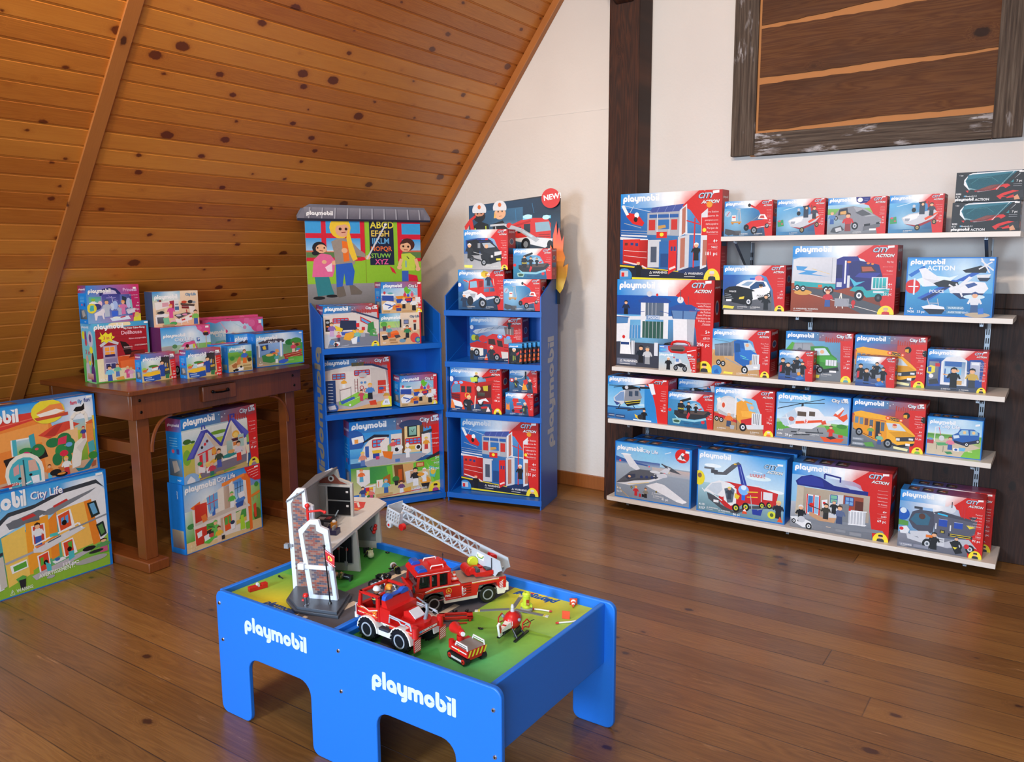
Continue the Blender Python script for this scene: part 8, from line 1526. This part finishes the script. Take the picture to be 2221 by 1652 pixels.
A = Art(6); A.poly([(14, 24), (84, 24), (84, 76), (14, 76)], 'ece8e4'); A.text(24, 66, 34, '3a3a40', 'PM · 1 · 4542', bold=.02); A.poly([(14, 24), (24, 24), (24, 76), (14, 76)], '5ab0e0'); m.art(A, lambda u, v, l: (-.1254 - l * 2e-5, .055 - u * .0011, .078 - v * .00013))
m.build('body', PLAST, UN, bevel=0, smooth=False)
m = MB('2460d0'); m.prism([(-.052, .140), (-.020, .140), (-.016, .146), (.016, .146), (.020, .140), (.052, .140), (.050, .152), (.042, .157), (.026, .157), (.018, .151), (-.018, .151), (-.026, .157), (-.042, .157), (-.050, .152)], .006, .022, 'x'); m.build('blue_light_bar', PLAST, UN, bevel=.0015)
m = MB('b8bec6')
for s in (1, -1): m.tube([(-.018, s * .060, .082), (-.020, s * .060, .100), (-.060, s * .060, .098), (-.068, s * .060, .090), (-.085, s * .060, .090), (-.09, s * .060, .098), (-.108, s * .060, .094), (-.110, s * .060, .080)], .0022); m.tube([(-.020, s * .060, .106), (-.105, s * .060, .100), (-.112, s * .060, .080)], .0022)
m.tube([(.128, .045, .066), (.140, .05, .070), (.140, .05, .100), (.128, .048, .102)], .0028); m.tube([(.128, -.045, .066), (.140, -.05, .070), (.140, -.05, .100), (.128, -.048, .102)], .0028); m.cyl((.138, .05, .056), (.138, .05, .072), .007, c='eef0f2'); m.build('rails', PLAST, UN)
m = MB('e6e4ea'); m.box(-.092, -.022, .1, -.062, .022, .101); m.at(tr(-.078, 0, .108) @ rot('Y', -36)); m.box(-.017, -.021, -.001, .017, .021, .0012); m.at(); m.build('control_panel', PLAST, UN)
m = MB('7d858e'); m.tube([(-.10, -.012, .088), (-.108, -.014, .120), (-.100, -.02, .135)], [.006, .005, .006]); m.tube([(-.100, -.02, .135), (-.05, -.03, .140)], .0025); m.tube([(.01, .040, .128), (.012, -.035, .134)], .003, c='9a9288'); m.build('water_cannon', PLAST, UN)
for s in (1, -1):
    m = MB('c8282a'); m.box(-.132, s * .056 - .014, .020, -.129, s * .056 + .014, .060)
    for i in range(6):
        A = Art(1); v0 = i * 17 - 4
        A.poly([(4, min(96, v0 + 20)), (96, max(3, v0)), (96, max(3, v0 + 8)), (4, min(97, v0 + 28))], 'f4ece4'); m.art(A, lambda u, v, l: (-.1322, s * .056 + .014 - u * .00028, .060 - v * .0004))
    m.build('hazard_flap', PLAST, UN, smooth=False)
m = MB('2a2d33'); m.box(.05, -.045, .078, .10, .045, .086); m.build('cab_floor', PLAST, UN)

# ---- toy figures
def figure(label, loc, rz, rx, shirt='1c1e22', pants='1c1e22', skin='d8a07a', head_kind='helmet', hc='dfe2e6', arms=(40, -30), legs=0, trim=True, par=None, ry=0):
    t = empty('toy_figure', label, 'toy figure', loc); t.rotation_euler = (math.radians(rx), math.radians(ry), math.radians(rz)); t['group'] = 'toy firefighter figures on the play table'
    m = MB(pants); m.at(rot('X', legs)); m.lathe([(.009, -.030), (.0095, -.026), (.010, -.010), (.0105, 0)], 14); m.box(-.012, -.014, -.032, -.001, .006, -.026); m.box(.001, -.014, -.032, .012, .006, -.026); m.at()
    m.color(shirt); m.lathe([(.0105, 0), (.012, .004), (.0115, .014), (.008, .022), (.004, .024)], 14)
    if trim: m.color('c8d860'); m.lathe([(.0123, .006), (.0124, .008)], 14); m.box(-.006, -.0122, .010, -.003, -.0105, .020); m.box(.003, -.0122, .010, .006, -.0105, .020)
    m.build('body', PLAST, t, bevel=0)
    m = MB(skin); m.ball((0, 0, .032), .0095); m.ball((-.0035, -.009, .034), .0013, '17181c', 8); m.ball((.0035, -.009, .034), .0013, '17181c', 8); m.box(-.003, -.0097, .0285, .003, -.0093, .0292, '5a2018'); m.build('head', PLAST, t)
    m = MB(hc)
    if head_kind == 'helmet': m.lathe([(.0125, .034), (.0128, .038), (.011, .044), (.006, .048), (.001, .0485)], 18); m.box(-.010, -.017, .034, .010, -.010, .0355)
    else: m.lathe([(.0105, .034), (.0108, .038), (.008, .042), (.001, .0435)], 16); m.box(-.009, .002, .026, .009, .0105, .036)
    m.build('helmet' if head_kind == 'helmet' else 'hair', PLAST, t)
    for s, a in zip((-1, 1), arms):
        m = MB(shirt); m.at(tr(s * .0125, 0, .018) @ rot('X', a)); m.tube([(0, 0, 0), (s * .003, 0, -.010), (s * .003, -.001, -.020)], .0034); m.color(skin); m.tube([(s * .003, -.001, -.020), (s * .003, -.003, -.025)], .0028)
        m.at(); m.build('arm', PLAST, t)
    return t
figure('toy figure in white helmet on its back, legs up, beside the curved white hose', (-2.005, 2.175, MAT_L + .014), 250, 82, arms=(-110, -150), legs=-70, skin='5a3426')
figure('toy figure in a cream helmet face down under the far end of the station deck', (-2.225, 2.245, MAT_L + .014), 240, -84, hc='c8c8a0', arms=(-30, 30))
figure('toy figure with a bare raised arm and grey cap lying under the station deck', (-2.13, 2.02, MAT_L + .014), 290, 84, shirt='6a6a5a', hc='5a5c58', arms=(-150, 60))
figure('black toy figure toppled over a small motorcycle behind the chunky-tyred truck', (-2.005, 2.095, MAT_L + .016), 80, 75, head_kind='hair', hc='17181c', arms=(-120, -60))
fw1 = figure('toy figure in white helmet sitting in the cab of the chunky-tyred truck', (-1.735, 1.775, MAT_R + .112), 180, 12, arms=(-60, -60), legs=-70)
fw2 = figure('toy figure with orange hair in the far seat of the chunky-tyred truck', (-1.72, 1.82, MAT_R + .112), 200, 10, head_kind='hair', hc='e89a28', shirt='8a8678', arms=(-50, -70), legs=-70)
def bike(label, loc, rz):
    t = empty('toy_motorcycle', label, 'toy motorcycle', loc, math.radians(rz)); t['group'] = 'small toy motorcycles'
    for x in (-.026, .026):
        m = MB('1c1d20'); n_ = 20
        m.tube([(x + .011 * math.cos(2 * PI * i / n_), 0, .014 + .011 * math.sin(2 * PI * i / n_)) for i in range(n_)], .0032, closed=True); m.cyl((x, -.002, .014), (x, .002, .014), .004, n=8, c='b8bcc2'); m.build('wheel', PLAST, t)
    m = MB('d8dce0'); m.tube([(-.026, 0, .014), (-.005, 0, .026), (.014, 0, .028), (.026, 0, .014)], .003); m.tube([(.02, 0, .026), (.012, 0, .044)], .002); m.tube([(.012, -.014, .046), (.012, .014, .046)], .002); m.box(-.006, -.006, .010, .010, .006, .022, '8a9098'); m.box(-.024, -.006, .026, .0, .006, .032, '1c1d20'); m.ball((.012, -.014, .048), .004, '1c1d20'); m.ball((.012, .014, .048), .004, '1c1d20')
    m.build('frame', PLAST, t); return t
bike('small white and black toy motorcycle behind the chunky-tyred truck', (-1.965, 2.03, MAT_L + .0005), 25)
bike('second small white and black toy motorcycle, at the nose of the ladder truck', (-1.862, 1.985, MAT_L + .0005), 70)

# ---- tracked fire robot
RB = veh('toy_fire_robot', 'small red tracked toy robot with a red funnel-shaped blower', -1.402, 1.812, MAT_R + .0004, 166, 'toy vehicle'); RB.scale = (1.07,) * 3
for s in (1, -1):
    m = MB('1b1c1f'); pts = [(.032 + .010 * math.cos(a), .0115 + .010 * math.sin(a)) for a in [-PI / 2 + PI * i / 6 for i in range(7)]] + [(-.032 + .010 * math.cos(a), .0115 + .010 * math.sin(a)) for a in [PI / 2 + PI * i / 6 for i in range(7)]]
    y0 = s * .030; m.prism(pts, y0 - .008, y0 + .008, 'y')
    for i in range(11): x = -.032 + i * .0064; m.box(x, y0 - .0082, .0205, x + .003, y0 + .0082, .0228); m.box(x, y0 - .0082, .0, x + .003, y0 + .0082, .0018)
    o = m.build('track', PLAST, RB); h = MB('d6231f')
    for x in (.030, -.030): h.cyl((x, y0 + s * .008, .0115), (x, y0 + s * .0092, .0115), .007, n=16); h.cyl((x, y0 + s * .0092, .0115), (x, y0 + s * .0096, .0115), .0025, n=8, c='2a1a1a'); h.color('d6231f')
    h.box(-.022, min(y0 + s * .008, y0 + s * .009), .008, .022, max(y0 + s * .008, y0 + s * .009), .014, 'e8e0e0'); h.build('track_wheels', PLAST, o)
m = MB('cf1f1c'); m.box(-.038, -.024, .014, .036, .024, .028); m.box(-.042, -.032, .024, .034, .032, .044); m.box(-.041, -.030, .044, .02, .030, .0445, '8c8580'); m.color('cf1f1c'); m.cyl((.030, .0, .044), (.030, 0, .056), .010, n=14); m.cyl((.034, .028, .03), (.034, .028, .052), .008, n=12)
A = Art(1.6)
for i in range(5): A.poly([(i * 22, 100), (i * 22 + 10, 100), (i * 22 + 24, 0), (i * 22 + 14, 0)], 'e8e03a')
m.art(A, lambda u, v, l: (-.0424 - l * 2e-5, .031 - u * .00062, .043 - v * .00018)); A = Art(5); A.line([(4, 50), (96, 50)], 5, 'ece4e4'); A.ell(50, 50, 6, '=', 'e8d040'); m.art(A, lambda u, v, l: (.033 - u * .00074, .0324 + l * 2e-5, .042 - v * .00014))
m.build('body', PLAST, RB, bevel=0, smooth=False)
for s in (1, -1):
    m = MB('eeeae6'); m.tube([(-.040, s * .030, .044), (-.038, s * .030, .056), (.008, s * .030, .056), (.012, s * .030, .044)], .0022); m.tube([(-.040, s * .030, .050), (.010, s * .030, .050)], .0012); m.build('rail', PLAST, RB)
m = MB('d6231f'); m.at(tr(.028, 0, .066) @ rot('Z', -18) @ rot('Y', 8)); m.lathe([(.006, -.014), (.009, -.012), (.011, .0), (.010, .012), (.0135, .030), (.0165, .052), (.015, .054)], 20, axis='x'); m.lathe([(.006, -.022, 'f0ece8'), (.0065, -.018, 'f0ece8'), (.005, -.014, 'c8201c')], 14, axis='x'); m.prism([(-.004, .008), (.006, .016), (.012, .008)], -.003, .003, 'y', 'd6231f'); m.at(); m.cyl((.029, 0, .054), (.029, 0, .060), .005, c='3a3f46'); m.build('blower', PLAST, RB)

# ---- small helicopter (tail towards the viewer)
HE = empty('toy_helicopter', 'small red and white toy helicopter with grey rotor blades', 'toy helicopter', (-1.372, 2.010, MAT_R + .0004), math.radians(95)); HE.scale = (1.14,) * 3
m = MB('cf1f1c'); m.ball((.0, 0, .046), .025, n=22, sc=(1.15, .95, 1.0)); m.build('fuselage', PLAST, HE)
m = MB('cfd8e0'); m.ball((.016, 0, .046), .0215, n=20, sc=(1, .9, .95)); m.build('canopy', CLEAR, HE)
m = MB('eee8e0'); m.add([(-.012, -.012, .054), (-.012, .012, .054), (-.068, .004, .044), (-.068, -.004, .044), (-.014, -.012, .034), (-.014, .012, .034), (-.068, .004, .036), (-.068, -.004, .036)], [(0, 1, 2, 3), (7, 6, 5, 4), (0, 4, 5, 1), (1, 5, 6, 2), (2, 6, 7, 3), (3, 7, 4, 0)])
m.color('d6231f'); m.box(-.05, -.0065, .047, -.035, .0065, .0485); m.build('tail_boom', PLAST, HE, bevel=.001)
m = MB('eee8e0'); m.prism([(-.060, .028), (-.074, .026), (-.082, .062), (-.072, .066)], -.003, .003, 'y'); m.prism([(-.064, .036), (-.073, .036), (-.078, .058), (-.072, .060)], -.0034, -.003, 'y', 'd6231f'); m.prism([(-.064, .036), (-.073, .036), (-.078, .058), (-.072, .060)], .003, .0034, 'y', 'd6231f'); m.build('tail_fin', PLAST, HE)
m = MB('c8c8ca'); m.lathe([(.006, .070), (.006, .074), (.0045, .080), (.0055, .082), (.003, .090), (.001, .091)], 16); m.build('rotor_mast', PLAST, HE)
for dg in (119, 15, -82):
    m = MB('6b7074'); m.at(rot('Z', dg) @ rot('Y', 3)); m.box(.004, -.0055, .076, .100, .0055, .0775); m.box(.088, -.0056, .0759, .1005, .0056, .0777, 'd8d8c8'); m.box(.086, -.0056, .0758, .092, .0056, .0778, 'e0d040'); m.at(); m.build('rotor_blade', PLAST, HE)
m = MB('24282c')
for s in (1, -1): m.box(-.036, s * .026 - .004, .0, .040, s * .026 + .004, .004); m.tube([(-.016, s * .008, .028), (-.018, s * .024, .004)], .003); m.tube([(.016, s * .008, .028), (.018, s * .024, .004)], .003); m.prism([(-.02, .006), (.02, .006), (.01, .026), (-.01, .026)], s * .016 - .002, s * .016 + .002, 'y')
m.build('landing_skids', PLAST, HE)
for s in (1, -1):
    m = MB('cf1f1c'); m.tube([(.004, s * (.030 + .006), .032 + .0), (.004 + .016, s * .040, .024), (.004 + .020, s * .043, .036), (.010, s * .040, .052), (-.012, s * .038, .048), (-.014, s * .038, .032)], .0018, closed=True); m.ball((-.008, s * .026, .054), .005, '8a9098'); m.build('stretcher_hoop', PLAST, HE)
m = MB('17181c'); m.tube([(.018, -.02, .026), (.075, -.028, .022)], .001); m.build('aerial', PLAST, HE)
A = Art(1); A.text(20, 70, 55, 'f4f0f0', '1', bold=.05); m = MB(); m.art(A, lambda u, v, l: (-.0215 - .004 * (1 - abs(u / 50 - 1)) - l * 3e-5, -.004 - u * .00022, .056 - v * .00022)); m.build('number_mark', CARD, HE, smooth=False)

# ---- loose pieces
GL = 'loose toy pieces on the play table'
def piece(name, label, loc, rz, build, mat=PLAST, rot_=None, bevel=0):
    m = MB(); build(m); o = m.build(name, mat, bevel=bevel); o.location = loc; o.rotation_euler = rot_ or (0, 0, math.radians(rz)); return tag(o, label, 'toy accessory', GL)
t = empty('toy_jet_pack', 'lime-green toy oxygen cylinder standing on a grey foot, near the back rim', 'toy accessory', (-1.433, 2.183, MAT_R + .0004), math.radians(20))
m = MB('9aa0a4'); m.lathe([(.016, 0), (.021, .004), (.021, .010), (.014, .014)], 20); m.tube([(.015, -.012, .004), (.035, -.016, .002), (.055, -.022, .003)], .0018, c='24282c'); m.build('foot', PLAST, t)
m = MB('cfe23e'); m.lathe([(.015, .012), (.0155, .018), (.0125, .022), (.013, .052), (.0145, .054), (.0145, .062), (.010, .067), (.0065, .067), (.006, .060)], 22); m.prism([(.012, .014), (.020, .016), (.020, .026), (.012, .032)], -.003, .003, 'y'); m.prism([(-.012, .014), (-.020, .016), (-.020, .026), (-.012, .032)], -.003, .003, 'y')
A = Art(.6); A.poly([(0, 0), (100, 0), (100, 100), (0, 100)], 'a8341e'); A.text(14, 88, 26, 'e8e0a0', 'O2', bold=.02); m.art(A, lambda u, v, l: (.002 + u * .0001, -.0133 - l * 3e-5 + u * .00001, .046 - v * .0002)); m.build('cylinder', PLAST, t, smooth=False)
def cone(m, lying=False):
    m.box(-.013, -.013, 0, .013, .013, .002, 'e8502a'); m.lathe([(.0095, .002, 'f4f0ee'), (.0078, .009, 'e8502a'), (.006, .015, 'f4f0ee'), (.0045, .021, 'e8502a'), (.0028, .028, 'e8502a'), (.0018, .029, 'e8502a')], 16)
piece('traffic_cone', 'orange and white toy traffic cone standing on the bed of the ladder truck', (-1.675, 2.100, MAT_R + .0875), 57, cone)
piece('traffic_cone', 'toppled orange toy traffic cone lying against the back rim, tip towards the viewer', (-1.325, 2.312, MAT_R + .0135), 0, cone, rot_=(math.radians(104), 0, math.radians(28)))
piece('traffic_cone', 'toppled pink-orange toy traffic cone showing its square base, near the right rim', (-1.292, 2.205, MAT_R + .0135), 0, cone, rot_=(math.radians(-98), 0, math.radians(20)))
for lab, pts in (('white toy hose piece with red ends at the right rim', [(-1.292, 2.158), (-1.262, 2.188), (-1.236, 2.225), (-1.222, 2.262)]), ('short white toy hose piece with a red end beside the green cylinder', [(-1.415, 2.203), (-1.39, 2.212), (-1.363, 2.218)])):
    c = Vector((pts[0][0], pts[0][1], MAT_R + .0045)); m = MB('efece6'); P = [Vector((a, b, MAT_R + .0045)) - c for a, b in pts]
    m.tube(P, .0028); m.color('c8282a'); m.cyl(P[0] - (P[1] - P[0]).normalized() * .010, P[0], .0025, .0042, 10); m.cyl(P[-1], P[-1] + (P[-1] - P[-2]).normalized() * .008, .0042, .0025, 10)
    o = m.build('toy_hose', PLAST, loc=c); tag(o, lab, 'toy accessory', GL)
m = MB('efece6'); c = Vector((-1.945, 2.135, MAT_L + .003)); m.tube([Vector(p) - c for p in ((-1.945, 2.135, c.z), (-1.925, 2.16, c.z), (-1.92, 2.20, c.z), (-1.945, 2.24, c.z + .004), (-1.97, 2.26, c.z + .006))], .0026); tag(m.build('toy_hose', PLAST, loc=c), 'long curved white toy hose in front of the ladder truck nose', 'toy accessory', GL)
def tray(m):
    m.color('d6281f'); m.box(-.056, -.020, .008, .056, -.012, .016); m.box(-.056, .012, .008, .056, .020, .016); m.box(-.056, -.02, .008, -.036, .02, .016); m.box(.036, -.02, .008, .056, .02, .016)
    for x in (-.05, .042):
        for y in (-.02, .012): m.box(x, y, 0, x + .008, y + .008, .008)
piece('red_toy_bracket', 'red rectangular toy frame lying beside the ladder truck', (-1.592, 2.000, MAT_R + .0004), 40, tray, bevel=.0008)
def bolt(m): m.color('d6281f'); m.tube([(-.014, 0, .003), (.014, 0, .003)], .0022); m.cyl((-.016, 0, .0035), (-.011, 0, .0035), .004, n=8)
piece('red_toy_bolt', 'tiny red toy bolt in front of the red frame', (-1.552, 1.985, MAT_R + .001), 40, bolt)
def rag(m): m.color('1a1b1e'); m.ball((0, 0, .003), .005, sc=(1.3, 1, .6)); m.ball((.006, .003, .003), .003); m.ball((-.006, -.002, .004), .0028)
piece('small_black_piece', 'tiny black toy piece between the red frame and the helicopter', (-1.481, 1.986, MAT_R + .0004), 0, rag)
piece('small_dark_clip', 'tiny dark toy clip near the front wheel of the ladder truck', (-1.632, 2.045, MAT_R + .0004), 30, rag)
piece('small_dark_clip', 'second tiny dark toy clip, nearer the rear wheel of the ladder truck', (-1.60, 2.07, MAT_R + .0004), 70, rag)
piece('small_grey_piece', 'tiny grey toy piece by the back rim right of the station', (-2.184, 2.31, MAT_L + .0004), 0, rag)
def stick(m): m.color('24282c'); m.tube([(-.012, 0, .003), (.014, 0, .003)], .002); m.cyl((-.016, 0, .0038), (-.010, 0, .0036), .004, n=8)
piece('black_toy_torch', 'tiny black toy torch on the green field left of the station', (-2.335, 1.90, MAT_L + .0004), -10, stick)
def tool(m):
    m.color('c8201e'); m.box(-.034, -.008, 0, .034, .008, .011); m.box(-.034, -.009, .011, -.004, .009, .017); m.box(.012, -.009, .011, .034, .009, .019)
    m.prism([(-.006, .011), (.006, .011), (.002, .025), (-.004, .023)], -.007, .007, 'y', 'c9ccd0')
piece('red_toy_toolbox', 'long red toy toolbox with a grey latch in the left corner of the table', (-2.322, 1.785, MAT_L + .0004), 76, tool, bevel=.0006)
m = MB('e8dcd0'); m.box(-.008, -.005, 0, .008, .005, .0006); tag(m.build('paper_scrap', MATTE, loc=(-1.905, 1.705, MAT_L + .0004)), 'tiny scrap of white paper on the grey road of the left field', 'scrap', GL)
